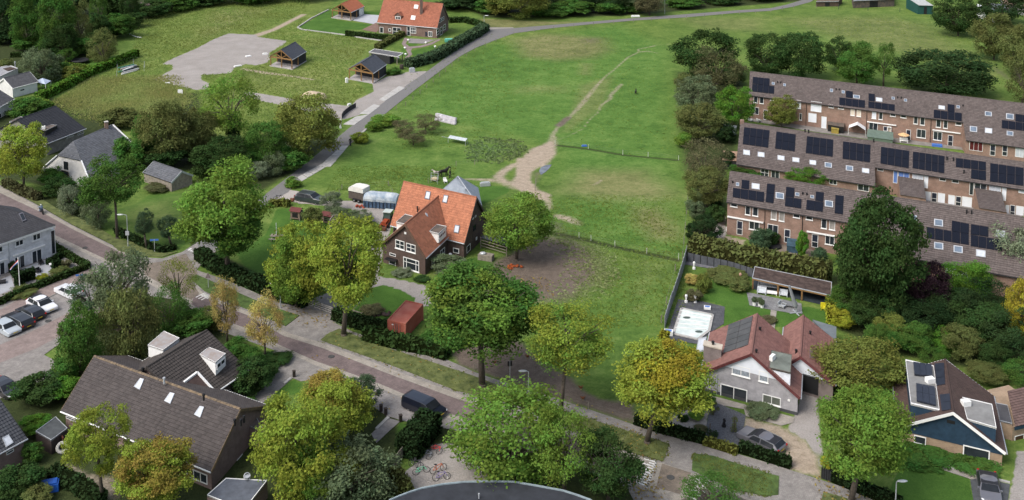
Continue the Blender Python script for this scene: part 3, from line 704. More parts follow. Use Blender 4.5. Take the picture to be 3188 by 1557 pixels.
def solar(par,pl,q4,nc,nr,mat,gap=.006,out=.12):
    """panels in an array given by four pixels: lower left,lower right,upper right,upper left"""
    c = [onplane(q,pl[0],pl[1]) for q in q4]; N = pl[1]
    for i in range(nc):
        for j in range(nr):
            f = lambda s,t: c[0].lerp(c[1],s).lerp(c[3].lerp(c[2],s),t)
            q = [f(i / nc + gap,j / nr + gap),f((i + 1) / nc - gap,j / nr + gap),f((i + 1) / nc - gap,(j + 1) / nr - gap),f(i / nc + gap,(j + 1) / nr - gap)]
            if (q[1] - q[0]).cross(q[2] - q[0]).dot(N) < 0: q = q[::-1]
            m = MB(); m.box8([v + N * .06 for v in q] + [v + N * out for v in q]); m.build('solar_panel',mat,par)
def flat_block(par,q4,z0,z1,mw,mr,rim=None,over=0,rimh=.1,names=('wall','roof'),zq=None):
    """box building with a flat roof from the four pixels of its roof corners (at height z1)"""
    c = [W(q,z1 if zq is None else zq) for q in q4]
    if (c[1] - c[0]).cross(c[2] - c[0]).z < 0: c = c[::-1]
    ctr = sum(c,Vector()) / 4; b = [v.lerp(ctr,over) for v in c]; m = MB(); fl = lambda v,z: Vector((v.x,v.y,z))
    for k in range(4):
        j = (k + 1) % 4; m.poly([fl(b[k],z0),fl(b[j],z0),fl(b[j],z1 - .05),fl(b[k],z1 - .05)])
    m.build(names[0],mw,par)
    m = MB(); m.box8([fl(v,z1 - .12) for v in c] + [fl(v,z1) for v in c]); m.build(names[1],mr,par)
    if rim:
        m = MB(); i_ = [v.lerp(ctr,.035) for v in c]
        for k in range(4):
            j = (k + 1) % 4; m.box8([fl(c[k],z1 - .14),fl(c[j],z1 - .14),fl(i_[j],z1 - .14),fl(i_[k],z1 - .14),fl(c[k],z1 + rimh),fl(c[j],z1 + rimh),fl(i_[j],z1 + rimh),fl(i_[k],z1 + rimh)])
        m.build('roof_edge',rim,par)
    return c
def dz(pl,q): return onplane(q,*pl).z + .03
M_solar = None
def solarmat():
    m,n,l,b = nmat('solar_panel'); uv = n.new('ShaderNodeUVMap')
    br = n.new('ShaderNodeTexBrick'); br.offset = 0; br.inputs['Scale'].default_value = 1; br.inputs['Brick Width'].default_value = .17; br.inputs['Row Height'].default_value = .17; br.inputs['Mortar Size'].default_value = .006
    br.inputs['Color1'].default_value = (.006,.008,.014,1); br.inputs['Color2'].default_value = (.008,.010,.018,1); br.inputs['Mortar'].default_value = (.02,.024,.035,1)
    l.new(uv.outputs[0],br.inputs['Vector']); l.new(br.outputs[0],b.inputs['Base Color']); b.inputs['Roughness'].default_value = .4; b.inputs['Specular IOR Level'].default_value = .08
    return m
M_solar = solarmat()
def blockv(eL,eR,ze,rq,v):
    """as block,with a known away direction: run and rise come from the ridge's left end pixel"""
    E0,E1 = W(eL,ze),W(eR,ze); u = (E1 - E0); L = u.length; u.normalize(); v = Vector((v[0],v[1],0)).normalized()
    Rp = onplane(rq,E0,Vector((v.y,-v.x,0))); d = (Rp - E0).dot(v)
    return dict(o=Vector((E0.x,E0.y,0)),ra=u,rb=v,A=L,B=2 * d,ze=ze,zr=Rp.z)
# ================================================================== houses
def rect(k,x0,y0,x1,y1,s):
    """four pixels of a leaning box seen on a roof: ll,lr,ur,ul"""
    w_ = (x1 - x0) * s; return [p(k,x0,y1 - w_),p(k,x1,y1),p(k,x1,y0 + w_),p(k,x0,y0)]
def q4(k,*v): return ps(k,*v)
def pipe(par,P,h=.45,r=.09,mat=None,name='vent_pipe'):
    m = MB(); m.tube(P - UP * .1,P + UP * h,r,n=7); m.tube(P + UP * (h - .08),P + UP * (h + .06),r * 1.5,r * 1.2,7); m.build(name,mat or M_dark,par)
def bar_on(par,name,a,b,wd,hg,mat):
    m = MB(); m.bar(a,b,wd,hg); return m.build(name,mat,par)
# ---------------------------------------------------------------- terraces
M_ttile = tilemat('terrace_tile',(.098,.080,.074),.36,(.145,.128,.120),.55)
M_tbrick = brick('terrace_brick',(.275,.150,.108),(.215,.118,.088),(.24,.20,.165))
M_shut = simple('shutter_white',(.66,.68,.72),.6,.06,2)
M_cream = simple('cream_panel',(.60,.52,.42),.6,.08,2)
M_blue = simple('blue_panel',(.10,.18,.42),.5,.2,2)
M_doorblk = simple('door_navy',(.020,.024,.038),.4,.3,2)
M_redcur = simple('red_curtain',(.085,.012,.012),.8,.4,3)
def terrace(label,F,ext,a_split,a_end,left_long,loc):
    """row of gabled houses; one stretch has the roof slope carried down to the ground floor"""
    par = thing('terraced_houses',loc,label,'houses','terrace rows of the estate')
    k = (F['zr'] - F['ze']) / (F['B'] / 2); B,zr,ze = F['B'],F['zr'],F['ze']; b2 = B / 2
    segs = [(0,a_split,left_long),(a_split,a_end,not left_long)]
    pl = None
    for a0,a1,lng in segs:
        x = ext if lng else 0.0
        e0,e1 = pt(F,a0 - (.12 if a0 == 0 else 0),-x - .3,ze - k * (x + .3) + .06),pt(F,a1,-x - .3,ze - k * (x + .3) + .06)
        r0,r1 = pt(F,a0 - (.12 if a0 == 0 else 0),b2,zr + .06),pt(F,a1,b2,zr + .06)
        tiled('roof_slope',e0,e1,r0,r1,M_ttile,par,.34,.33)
        N = (e1 - e0).cross(r0 - e0).normalized(); N = N if N.z > 0 else -N; pl = (e0,N)
        m = MB(); m.box8([v - N * .14 for v in (e0,e1,r1,r0)] + [v - N * .012 for v in (e0,e1,r1,r0)]); m.build('roof_deck',M_dark,par)
        m = MB(); m.tube(e0 - F['rb'] * .08 - UP * .04,e1 - F['rb'] * .08 - UP * .04,.06); m.build('gutter',M_dark,par)
        m = MB(); m.poly([pt(F,a0,-x,-.1),pt(F,a1,-x,-.1),pt(F,a1,-x,ze - k * x),pt(F,a0,-x,ze - k * x)])
        m.poly([pt(F,a0,B,-.1),pt(F,a0,-x,-.1),pt(F,a0,-x,ze - k * x),pt(F,a0,b2,zr),pt(F,a0,B,ze)])
        m.poly([pt(F,a1,-x,-.1),pt(F,a1,B,-.1),pt(F,a1,B,ze),pt(F,a1,b2,zr),pt(F,a1,-x,ze - k * x)])
        m.poly([pt(F,a1,B,-.1),pt(F,a0,B,-.1),pt(F,a0,B,ze),pt(F,a1,B,ze)])
        m.build('wall',M_tbrick,par)
        f0,f1 = pt(F,a0,B + .3,ze - k * .3 + .06),pt(F,a1,B + .3,ze - k * .3 + .06)
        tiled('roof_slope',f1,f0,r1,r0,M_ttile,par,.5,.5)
    m = MB(); n_ = int(a_end / .45)
    for i in range(n_):
        m.tube(pt(F,i * .45,b2,zr + .07),pt(F,i * .45 + .42,b2,zr + .09),.12,.11,6)
    m.build('ridge_cap',M_ttile,par)
    mP = lambda b: wallplane(pt(F,0,b,0),pt(F,1,b,0))
    return par,pl,mP(0),mP(-ext)
def solve_ext(F,k_,q,a=0):
    k = (F['zr'] - F['ze']) / (F['B'] / 2); lo,hi = 0,9
    for _ in range(40):
        x = (lo + hi) / 2
        if PR(pt(F,a,-x,F['ze'] - k * x))[1] < q[1]: lo = x
        else: hi = x
    return min(lo,(F['ze'] - 1.7) / k)
def a_at(F,q,b=0,z=0):
    """distance along the front wall of a pixel on it"""
    P0,U,N = wallplane(pt(F,0,b,0),pt(F,1,b,0)); return (onplane(q,P0,N) - pt(F,0,b,0)).dot(F['ra'])
def awning(par,wp,a,b):
    A,B_ = onplane(a,wp[0],wp[2]),onplane(b,wp[0],wp[2]); B_.z = A.z; bar_on(par,'awning_box',A + wp[2] * .14,B_ + wp[2] * .14,.22,.16,M_wpaint)
def door(par,wp,ll,ur,mat=None,frame=None):
    o = win(par,wp,ll,ur,1,2,fm=frame or M_wpaint,gm=[M_glass,mat or M_doorblk],name='door',rowf=[0,.42,1]); return o
# row 1 (furthest)
F1 = block(p('ta',548,455),p('tb',1440,572),4.63,p('ta',562,118),.58,(.235,.972))
aend1 = F1['A'] + 17
x1 = solve_ext(F1,0,p('tb',0,838),F1['A'])
T1,pl,w0,w1 = terrace('furthest brick terrace row under a long brown tiled roof',F1,x1,F1['A'],aend1,False,W(p('ta',560,800)))
for ll,ur,g in (((610,575),(675,472),0),((700,588),(765,482),0),((860,540),(915,500),0),((1180,600),(1240,545),1),((1258,662),(1328,545),1),((1740,650),(1820,610),0),((1885,668),(1970,630),0),((2070,768),(2135,665),2),((2163,782),(2230,678),2),((1300,838),(1340,740),0)):
    win(T1,w0,p('ta',*ll),p('ta',*ur),1,1,gm=[M_glass,M_shut,M_cream][g],sill=True)
win(T1,w0,p('ta',575,745),p('ta',692,652),2,1); door(T1,w0,p('ta',757,832),p('ta',825,692))
win(T1,w0,p('ta',1470,705),p('ta',1635,575),1,1,gm=M_shut,name='shutter',fr=.03); win(T1,w0,p('ta',1433,865),p('ta',1560,748),1,1,gm=M_shut,name='shutter',fr=.03); win(T1,w0,p('ta',1628,960),p('ta',1712,795),1,1,gm=M_shut,name='door',fr=.05)
for ll,ur,g in (((68,525),(138,420),1),((172,538),(235,430),0),((345,490),(430,445),0),((503,512),(590,468),0),((697,605),(765,492),0),((795,622),(870,505),0),((1035,655),(1112,535),0),((1145,670),(1215,552),0),((1330,625),(1420,575),0)):
    win(T1,w0,p('tb',*ll),p('tb',*ur),1,1,gm=[M_glass,M_shut,M_cream][g],sill=True)
for ll,ur in (((22,708),(160,595)),((742,808),(885,700)),((992,845),(1130,735))): win(T1,w0,p('tb',*ll),p('tb',*ur),2,1,sill=True)
for ll,ur in (((240,760),(305,650)),((580,850),(658,700)),((1210,940),(1295,785))): door(T1,w0,p('tb',*ll),p('tb',*ur))
win(T1,w0,p('tb',305,772),p('tb',368,655),1,1,gm=M_cream,name='door',out=.4)
awning(T1,w0,p('tb',0,572),p('tb',438,628)); awning(T1,w0,p('tb',985,695),p('tb',1405,752))
win(T1,w1,p('tb',1535,1000),p('tb',1745,870),3,1,gm=M_redcur); door(T1,w1,p('tb',1845,1080),p('tb',1935,925)); door(T1,w1,p('tb',2030,1085),p('tb',2115,940)); win(T1,w1,p('tb',2225,1100),p('tb',2361,975),2,1,gm=M_blind)
solar(T1,pl,ps('ta',592,298,850,330,855,222,600,195),3,1,M_solar); solar(T1,pl,ps('ta',583,415,920,452,925,338,592,302),4,1,M_solar)
solar(T1,pl,rect('ta',2000,405,2105,518,.12),1,1,M_solar); solar(T1,pl,rect('ta',1900,505,2290,665,.12),4,1,M_solar)
for r_,n_ in (((20,155,115,278),1),((15,275,415,420),4),((1210,315,1315,438),1),((1000,400,1425,575),4),((2230,465,2440,600),2),((2025,555,2440,730),4)): solar(T1,pl,rect('tb',*r_,.125),n_,1,M_solar)
for r_ in ((885,275,928,318),(1058,295,1098,340),(1762,375,1808,428),(1938,400,1985,448),(2110,465,2210,525)): skylight(T1,pl,rect('ta',*r_,.12))
for r_ in ((130,215,228,285),(368,205,415,252),(553,235,600,282),(1072,335,1172,402),(1345,335,1395,382),(1772,425,1875,502),(2092,455,2205,552),(1545,645,1655,742),(1772,672,1882,762),(2100,720,2200,797)): skylight(T1,pl,rect('tb',*r_,.125),M_blind if r_[0] in (130,1072,1772) and r_[1] != 425 else None)
for k_,x,y in (('ta',970,285),('ta',1018,290),('ta',1852,395),('ta',1900,400),('tb',457,225),('tb',510,230),('tb',1440,350)): pipe(T1,onplane(p(k_,x,y),*pl),.35)
for a in (p('ta',1405,700),p('ta',2315,800),p('tb',955,700)):
    A = onplane(a,w0[0],w0[2]); m = MB(); m.tube(Vector((A.x,A.y,0)) + w0[2] * .06,Vector((A.x,A.y,F1['ze'] - .1)) + w0[2] * .06,.045); m.build('downpipe',M_dark,T1)
# row 2
F2 = block(p('tc',290,665),p('tc',2225,970),2.3,p('tc',345,105),.56,(.272,.962))
k2 = (F2['zr'] - F2['ze']) / (F2['B'] / 2)
lo,hi = 0,8                                   # where the high stretch of wall stands
for _ in range(40):
    bx = (lo + hi) / 2
    if PR(pt(F2,F2['A'],bx,F2['ze'] + k2 * bx))[1] > p('te',0,118)[1]: lo = bx
    else: hi = bx
F2b = dict(F2); F2b['o'] = pt(F2,0,bx,0); F2b['B'] = F2['B'] - 2 * bx; F2b['ze'] = F2['ze'] + k2 * bx
T2,pl,w0,w1 = terrace('middle brick terrace row with big black solar arrays on its brown roof',F2b,bx,F2['A'],F2['A'] + 27,True,W(p('tc',300,900)))
for v in ((368,405,727,455,748,212,390,165,4),(822,468,1098,508,1113,268,840,228,3),(1250,530,1630,585,1640,342,1268,292,4),(1765,608,2150,663,2160,415,1770,365,4)): solar(T2,pl,ps('tc',*v[:8]),v[8],2,M_solar)
solar(T2,pl,ps('24',853,25,1068,62) + ps('14',1072,1140,858,1108),4,2,M_solar); solar(T2,pl,ps('24',1095,60,1335,100) + ps('14',1338,1180,1098,1145),5,2,M_solar)
solar(T2,pl,ps('te',865,130,1163,165,1163,82,868,42),4,1,M_solar); solar(T2,pl,ps('te',1015,242,1163,262,1163,170,1018,152),2,1,M_solar); solar(T2,pl,ps('te',1200,272,1530,315,1532,138,1203,92),4,2,M_solar)
for i,r_ in enumerate(((378,482,472,562),(580,512,675,590),(858,560,955,635),(1065,588,1163,662),(1305,625,1398,700),(1517,658,1617,738),(1812,702,1915,785),(2038,738,2140,815))): skylight(T2,pl,rect('tc',*r_,.13),M_blind if i not in (5,6) else M_glass_sky)
win(T2,w1,p('tc',620,850),p('tc',735,752),2,2); win(T2,w1,p('tc',765,880),p('tc',885,770),2,1); win(T2,w1,p('tc',1580,955),p('tc',1690,895),2,1); win(T2,w1,p('tc',1975,1040),p('tc',2140,962),2,1)
for ll,ur,c,g in (((97,160),(160,132),1,M_glass),((252,280),(300,155),1,M_blue),((303,218),(415,170),2,M_blue),((440,238),(552,190),2,M_blind),((552,328),(600,203),1,M_shut),((705,258),(772,225),1,M_glass),((828,278),(897,242),1,M_glass),((997,397),(1045,275),1,M_glass),((1048,342),(1170,288),2,M_glass),((1193,355),(1312,308),2,M_blind),((1313,452),(1366,318),1,M_shut),((1480,378),(1560,345),1,M_blind)):
    win(T2,w0,p('te',*ll),p('te',*ur),c,1,gm=g)
for ll,ur in (((547,465),(625,372)),((687,487),(763,388)),((790,492),(860,407)),((924,528),(1027,427)),((1350,602),(1393,502)),((1452,612),(1535,515))): win(T2,w0,p('te',*ll),p('te',*ur),1,1,gm=M_shut,name='white_panel',fr=.04)
for ll,ur in (((627,473),(685,380)),((862,507),(922,417)),((1395,607),(1450,503))): door(T2,w0,p('te',*ll),p('te',*ur))
for i,(tl,tr,bl_,br_) in enumerate((((303,215),(550,250),(300,388),(545,420)),((1050,330),(1312,370),(1050,515),(1315,548)))):   # tiled porches
    a0,a1 = a_at(F2b,p('te',*bl_)),a_at(F2b,p('te',*br_)); Z0 = 2.1
    A0 = onplane(p('te',*tl),w0[0],w0[2]); zt = A0.z; B0 = W(p('te',*bl_),Z0); dpt = max(1.2,(A0 - B0).dot(F2b['rb'])); a0 = (A0 - pt(F2b,0,0,0)).dot(F2b['ra']); A1 = onplane(p('te',*tr),w0[0],w0[2]); a1 = (A1 - pt(F2b,0,0,0)).dot(F2b['ra'])
    tiled('porch_roof',pt(F2b,a0,-dpt - .15,Z0 - .1),pt(F2b,a1,-dpt - .15,Z0 - .1),pt(F2b,a0,-.02,zt),pt(F2b,a1,-.02,zt),M_ttile,T2)
    m = MB(); m.box8([pt(F2b,a0,-dpt,-.1),pt(F2b,a1,-dpt,-.1),pt(F2b,a1,.0,-.1),pt(F2b,a0,.0,-.1),pt(F2b,a0,-dpt,Z0 - .1),pt(F2b,a1,-dpt,Z0 - .1),pt(F2b,a1,-.02,zt - .08),pt(F2b,a0,-.02,zt - .08)]); m.build('porch',M_tbrick,T2)
for k_,x,y in (('tc',1240,235),('tc',1290,245),('tc',2200,375),('te',780,60),('te',842,68),('te',945,190)): pipe(T2,onplane(p(k_,x,y),*pl),.5,.1)
m = MB(); c = onplane(p('tc',360,100),*pl); m.cbox(c - UP * .4,.6,.6,.9); m.build('chimney',M_tbrick,T2)
# row 3 (nearest)
F3 = block(p('td',98,492),p('td',1440,720),4.9,p('td',135,140),.56,(.272,.962))
a3 = F3['A'] + 4; x3 = solve_ext(F3,0,p('te',0,1025),a_at(F3,p('te',510,1000)))
T3,pl,w0,w1 = terrace('nearest brick terrace row behind the clipped dark hedge',F3,x3,a3,a3 + 24,False,W(p('td',90,870)))
for v,nc,nr in (((268,345,362,358,368,252,275,238),1,1),((160,452,545,515,550,392,165,338),4,1),((565,515,660,530,680,298,583,285),1,2),((808,445,912,460,920,338,818,325),1,1),((800,562,1000,592,1005,478,808,448),2,1),((1172,495,1270,510,1280,398,1182,382),1,1),((1060,605,1265,635,1275,515,1068,485),2,1),((1410,650,1510,665,1522,438,1420,425),1,2)): solar(T3,pl,ps('td',*v),nc,nr,M_solar)
for v,nc in (((825,758,995,785,997,688,828,655),2),((578,825,997,895,995,788,580,718),5),((1012,788,1185,815,1188,718,1015,690),2),((1012,905,1320,955,1330,848,1012,792),4),((440,780,545,805,548,705,440,685),1)): solar(T3,pl,ps('te',*v),nc,1,M_solar)
for i,r_ in enumerate(((202,272,242,320),(395,280,492,362),(688,392,790,482),(928,395,978,444),(1112,428,1158,470),(1290,490,1390,580))): skylight(T3,pl,rect('td',*r_,.14),M_blind if i == 1 else None)
for i,r_ in enumerate(((655,638,742,717),(655,865,745,942),(845,898,935,977),(1065,938,1158,1017),(1257,745,1350,822),(440,600,487,668))): skylight(T3,pl,rect('te',*r_,.14),M_blind if i in (3,4) else None)
for ll,ur,g in (((137,558),(220,518),0),((315,658),(380,550),0),((405,672),(475,565),0),((630,715),(700,605),3),((727,735),(797,620),3),((902,692),(985,650),0),((1058,718),(1142,677),0),((1245,825),(1315,715),0),((1342,842),(1418,730),3)):
    win(T3,w0,p('td',*ll),p('td',*ur),1,1,gm=[M_glass,M_shut,M_cream,simple('grey_curtain',(.26,.24,.22),.8,.2)][g],sill=True)
for ll,ur in (((362,835),(490,750)),((587,895),(720,795)),((1292,1018),(1410,925))): win(T3,w0,p('td',*ll),p('td',*ur),2,1,sill=True)
for ll,ur in (((210,900),(285,745)),((790,998),(868,848)),((1127,1055),(1210,910))): door(T3,w0,p('td',*ll),p('td',*ur))
awning(T3,w0,p('td',100,680),p('td',538,755)); awning(T3,w0,p('td',1072,862),p('td',1415,920))
win(T3,w1,p('te',762,1170),p('te',985,1105),1,1,gm=M_blind,name='shutter',fr=.04); win(T3,w1,p('te',762,1215),p('te',985,1172),3,1)
for x,y in ((160,280),(1018,420),(1068,428)): pipe(T3,onplane(p('td',x,y),*pl),.35)
for x,y in ((972,585),(1020,590)): pipe(T3,onplane(p('te',x,y),*pl),.5)
for a in ((555,700),(1015,760)):
    A = onplane(p('td',*a),w0[0],w0[2]); m = MB(); m.tube(Vector((A.x,A.y,0)) + w0[2] * .06,Vector((A.x,A.y,F3['ze'] - .1)) + w0[2] * .06,.045); m.build('downpipe',M_dark,T3)
# ---------------------------------------------------------------- brown brick house in the middle
M_otile = tilemat('orange_tile',(.335,.132,.072),.35,(.22,.095,.058),.55)
M_otile2 = tilemat('dull_orange_tile',(.300,.120,.068),.34,(.20,.09,.058),.55)
M_bbrick = brick('brown_brick',(.105,.062,.050),(.074,.046,.040),(.10,.085,.074))
M_lead = simple('roof_felt',(.075,.078,.080),.8,.35,1.5,tint=(.16,.12,.09))
H1 = thing('brick_house',W(p('h1',650,1125)),'brown brick house with orange tiled cross gabled roof among the trees','house')
vd = (.352,.936)
FM = blockv(p('h1',235,550),p('h1',1065,752),2.17,p('h1',385,60),vd)
FMw = dict(FM); FMw['o'] = pt(FM,.25,.3,0); FMw['A'] = FM['A'] - .5; FMw['B'] = FM['B'] - .6; FMw['ze'] = FM['ze'] + .2
gM = gable_roof(H1,FM,M_otile,0,0,gutter=True,barge=M_bbrick); gable_walls(H1,FMw,M_bbrick)
FW = blockf(p('h1',120,765),p('h1',632,915),2.45,p('h1',400,535),p('h1',770,225)); FW['A'] += .6
FWw = dict(FW); FWw['o'] = pt(FW,.3,.28,0); FWw['B'] = FW['B'] - .56; FWw['ze'] = FW['ze'] + .16; FWw['A'] = FW['A'] - .6; FWw['zr'] = FW['zr'] - .1
gW = gable_roof(H1,FW,M_otile2,0,0,gutter=True,barge=simple('brown_board',(.10,.06,.04),.7)); gable_walls(H1,FWw,M_bbrick)
fr = wallplane(pt(FWw,0,0,0),pt(FWw,0,FWw['B'],0)); sd_ = wallplane(pt(FWw,0,FWw['B'],0),pt(FWw,3,FWw['B'],0))
win(H1,fr,p('h1',293,795),p('h1',393,728),2,2,sill=True,fr=.09); win(H1,fr,p('h1',415,830),p('h1',517,768),2,2,sill=True,fr=.09)
win(H1,fr,p('h1',382,1020),p('h1',557,945),3,2,sill=True,fr=.1,colf=[0,.2,.8,1],rowf=[0,.62,1])
win(H1,fr,p('h1',228,878),p('h1',296,868),1,1,fr=.06); door(H1,fr,p('h1',222,1020),p('h1',294,925))
m = MB(); a = onplane(p('h1',205,905),fr[0],fr[2]); b = onplane(p('h1',318,935),fr[0],fr[2]); b.z = a.z; m.box(a,b - a,fr[2] * .7,UP * .1); m.build('door_canopy',M_dark,H1)
m = MB(); a = onplane(p('h1',393,640),fr[0],fr[2]); m.box(a + fr[2] * .01,fr[1] * .32,UP * .28,fr[2] * .05); m.build('house_plaque',M_wpaint,H1)
win(H1,sd_,p('h1',697,1030),p('h1',727,905),1,2,fr=.07); win(H1,sd_,p('h1',793,935),p('h1',842,785),2,2,fr=.08)
fm_ = wallplane(pt(FMw,0,0,0),pt(FMw,1,0,0)); rg = wallplane(pt(FMw,FMw['A'],0,0),pt(FMw,FMw['A'],1,0))
win(H1,fm_,p('h1',938,848),p('h1',1005,808),1,1,fr=.1)
win(H1,rg,p('h1',1152,485),p('h1',1166,455),1,1,fr=.06); win(H1,rg,p('h1',1180,460),p('h1',1194,428),1,1,fr=.06); win(H1,rg,p('h1',1158,620),p('h1',1190,525),1,1,gm=M_glass,fm=M_dark)
win(H1,rg,p('h1',1088,860),p('h1',1128,745),1,1,fm=M_wpaint,gm=M_dark,name='door',fr=.05); win(H1,rg,p('h1',1190,715),p('h1',1204,670),1,1,gm=M_shut)
for v in ((620,250,675,262,692,172,640,162),(818,290,870,302,888,215,838,205),(945,628,1000,640,1018,550,962,540)): skylight(H1,roofplane(gM,0),ps('h1',*v),M_blind,simple('grey_frame',(.12,.12,.14),.5))
skylight(H1,roofplane(gW,1),ps('h1',632,440,652,452,640,418,620,408),M_blind,fr=.05)
pipe(H1,onplane(p('h1',538,395),*roofplane(gM,0)),.75,.09)
pipe(H1,onplane(p('h1',282,625),*roofplane(gW,0)),.5,.08)
for q,z1,z0,lb in ((ps('h1',755,535,865,558,775,640,672,612),dz(roofplane(gW,1),p('h1',715,575)),2.9,'R'),(ps('h1',400,420,492,445,410,535,298,510),dz(roofplane(gM,0),p('h1',445,432)),2.6,'L')):   # flat dormers
    c = flat_block(H1,q,z0,z1,M_wpaint,M_lead,M_wpaint,over=.06,rimh=.05,names=('dormer','dormer_roof'))
    if lb == 'R':
        wl = wallplane(W(p('h1',775,640),z1).lerp(sum(c,Vector()) / 4,.06),W(p('h1',865,558),z1).lerp(sum(c,Vector()) / 4,.06))
        win(H1,wl,p('h1',778,700),p('h1',850,592),4,1,fr=.09)
M_zincroof = simple('corrugated_zinc',(.235,.265,.30),.5,.15,1.2,metal=.2)
AN = blockf(p('h1',800,170),p('h1',1275,405),2.4,p('h1',985,-5),p('h1',990,-8)); 
Ap = W(p('h1',985,-5),4.6); Ac = thing('barn_annex',W(p('h1',1230,330)),'grey corrugated metal gabled annex behind the orange roofed house','shed')
eR_,eL_ = W(p('h1',1275,405),2.0),W(p('h1',760,195),2.6); rid = W(p('h1',990,-5),5.0)
bB = (eL_ + eR_) / 2 + Vector((.35,.93,0)) * 7; bB.z = 2.2
tiled('roof_slope',eL_,eR_,rid,rid + (eR_ - eL_) * .01,M_zincroof,Ac,1.6,.22,.02,.05); tiled('roof_slope',eR_,bB,rid,rid + (bB - eR_) * .01,M_zincroof,Ac,1.6,.3,.02,.04); tiled('roof_slope',bB,eL_,rid,rid + (eL_ - bB) * .01,M_zincroof,Ac,1.6,.3,.02,.04)
fw_ = Vector((-.352,-.936,0)) * 3.2
m = MB(); m.poly([Vector((eR_.x,eR_.y,-.1)),Vector((bB.x,bB.y,-.1)),bB - UP * .05,eR_ - UP * .05]); m.build('wall',M_bbrick,Ac)
m = MB(); m.poly([Vector((eR_.x,eR_.y,-.1)),Vector((eR_.x,eR_.y,-.1)) + fw_ * .7,eR_ + fw_ * .7 - UP * .05,eR_ - UP * .05]); m.build('wall',M_bbrick,Ac)
m = MB(); m.tube(eR_,rid,.07); m.build('roof_edge',M_gut,Ac)
# ---------------------------------------------------------------- grey house with red roof
M_rtile = tilemat('red_tile',(.190,.095,.080),.28,(.13,.075,.066),.5)
M_gbrick = brick('grey_painted_brick',(.345,.335,.350),(.315,.306,.320),(.29,.282,.295))
M_plinth = simple('dark_plinth',(.055,.055,.06),.8,.2)
H2 = thing('grey_house',W(p('gh',1015,730)),'light grey gabled house with reddish tiled roof and tall chimney','house')
F = blockf(p('33',1410,303),p('gh',1078,522),2.0,p('gh',515,12),p('tf',985,592))
Fw = dict(F); Fw['o'] = pt(F,.3,.25,0); Fw['B'] = F['B'] - .5; Fw['ze'] = F['ze'] + .12; Fw['A'] = F['A'] - .5; Fw['zr'] = F['zr'] - .12
g = gable_roof(H2,F,M_rtile,0,0,barge=simple('maroon_board',(.10,.03,.03),.6),gutter=True); gable_walls(H2,Fw,M_gbrick)
fr = wallplane(pt(Fw,0,0,0),pt(Fw,0,Fw['B'],0))
m = MB(); m.box(pt(Fw,0,0,-.1) + fr[2] * .004,fr[1] * Fw['B'],fr[2] * .03,UP * .4); m.build('plinth',M_plinth,H2)
rq = Fw['B'] * Fw.get('rf',.5)
m = MB(); zz = Fw['ze'] + (Fw['zr'] - Fw['ze']) * .36; t_ = .36
m.poly([v + fr[2] * .035 for v in (pt(Fw,0,rq * t_ + .1,zz),pt(Fw,0,Fw['B'] - (Fw['B'] - rq) * t_ - .1,zz - .05),pt(Fw,0,rq,Fw['zr'] - .1))]); m.build('gable_boarding',simple('white_board',(.66,.69,.74),.6,.06),H2)
M_curt = simple('pale_curtain',(.22,.25,.28),.8,.35,6)
win(H2,fr,p('gh',290,235),p('gh',503,175),2,1,gm=M_curt,sill=True,fr=.08); win(H2,fr,p('gh',600,315),p('gh',713,222),1,1,gm=M_curt,sill=True,fr=.08)
win(H2,fr,p('gh',157,510),p('gh',470,425),2,1,fr=.09,name='sliding_door'); win(H2,fr,p('gh',643,560),p('gh',855,518),2,1,gm=simple('olive_blind',(.10,.11,.09),.6),sill=True,fr=.07)
m = MB(); a = onplane(p('gh',935,548),fr[0],fr[2]); m.box(a + fr[2] * .01,fr[1] * .25,UP * .2,fr[2] * .06); m.build('house_number',M_wpaint,H2)
A = onplane(p('gh',115,480),fr[0],fr[2]); m = MB(); m.tube(Vector((A.x,A.y,0)) + fr[2] * .05,Vector((A.x,A.y,2.2)) + fr[2] * .05,.05); m.build('downpipe',M_gut,H2)
solar(H2,roofplane(g,0),ps('tf',640,1000,895,915,945,615,695,705),2,5,simple('old_collector',(.055,.052,.052),.35,.4,.7,spec=.5))
skylight(H2,roofplane(g,0),ps('tf',360,990,440,970,470,832,385,850),M_blind)
c = W(p('tf',528,905),4.3); m = MB(); uu,vv = F['rb'],F['ra']
m.box(Vector((c.x,c.y,-.1)) - uu * .95 - vv * .45,uu * 1.9,vv * .9,UP * 4.3); ch = m.build('chimney',brick('chimney_brick',(.20,.16,.155),(.16,.13,.125),(.20,.18,.17)),H2)
m = MB(); m.box(Vector((c.x,c.y,4.2)) - uu * 1.02 - vv * .52,uu * 2.04,vv * 1.04,UP * .12); m.build('chimney_cap',simple('stone_cap',(.42,.37,.30),.9),ch); pipe(ch,c + UP * .1,.25,.12,name='chimney_pot')
for x,y,s_ in ((1012,760,1),(975,990,1)): pipe(H2,onplane(p('tf',x,y),*roofplane(g,s_)),.35,.1)
flat_block(H2,ps('tf',1128,962,1342,1008,1330,1195,1105,1142),2.2,dz(roofplane(g,1),p('tf',1118,1050)),simple('white_dormer',(.62,.65,.70),.6),simple('green_felt',(.13,.145,.125),.9,.3,1),M_lead,over=.03,rimh=.04,names=('dormer','dormer_roof'))
m = MB(); c = W(p('tf',1140,1060),dz(roofplane(g,1),p('tf',1118,1050))); m.cbox(c,.75,.35,.5,.9); m.build('air_conditioner',M_wpaint,H2)
F = blockf(ps('s',2428,1150)[0],ps('s',2600,1200)[0],2.1,p('tf',1430,1032),p('tf',1460,608)); Fw = dict(F); Fw['o'] = pt(F,.35,.2,0); Fw['B'] = F['B'] - .4; Fw['ze'] = F['ze'] + .1; Fw['A'] = F['A'] - .6; Fw['zr'] = F['zr'] - .12
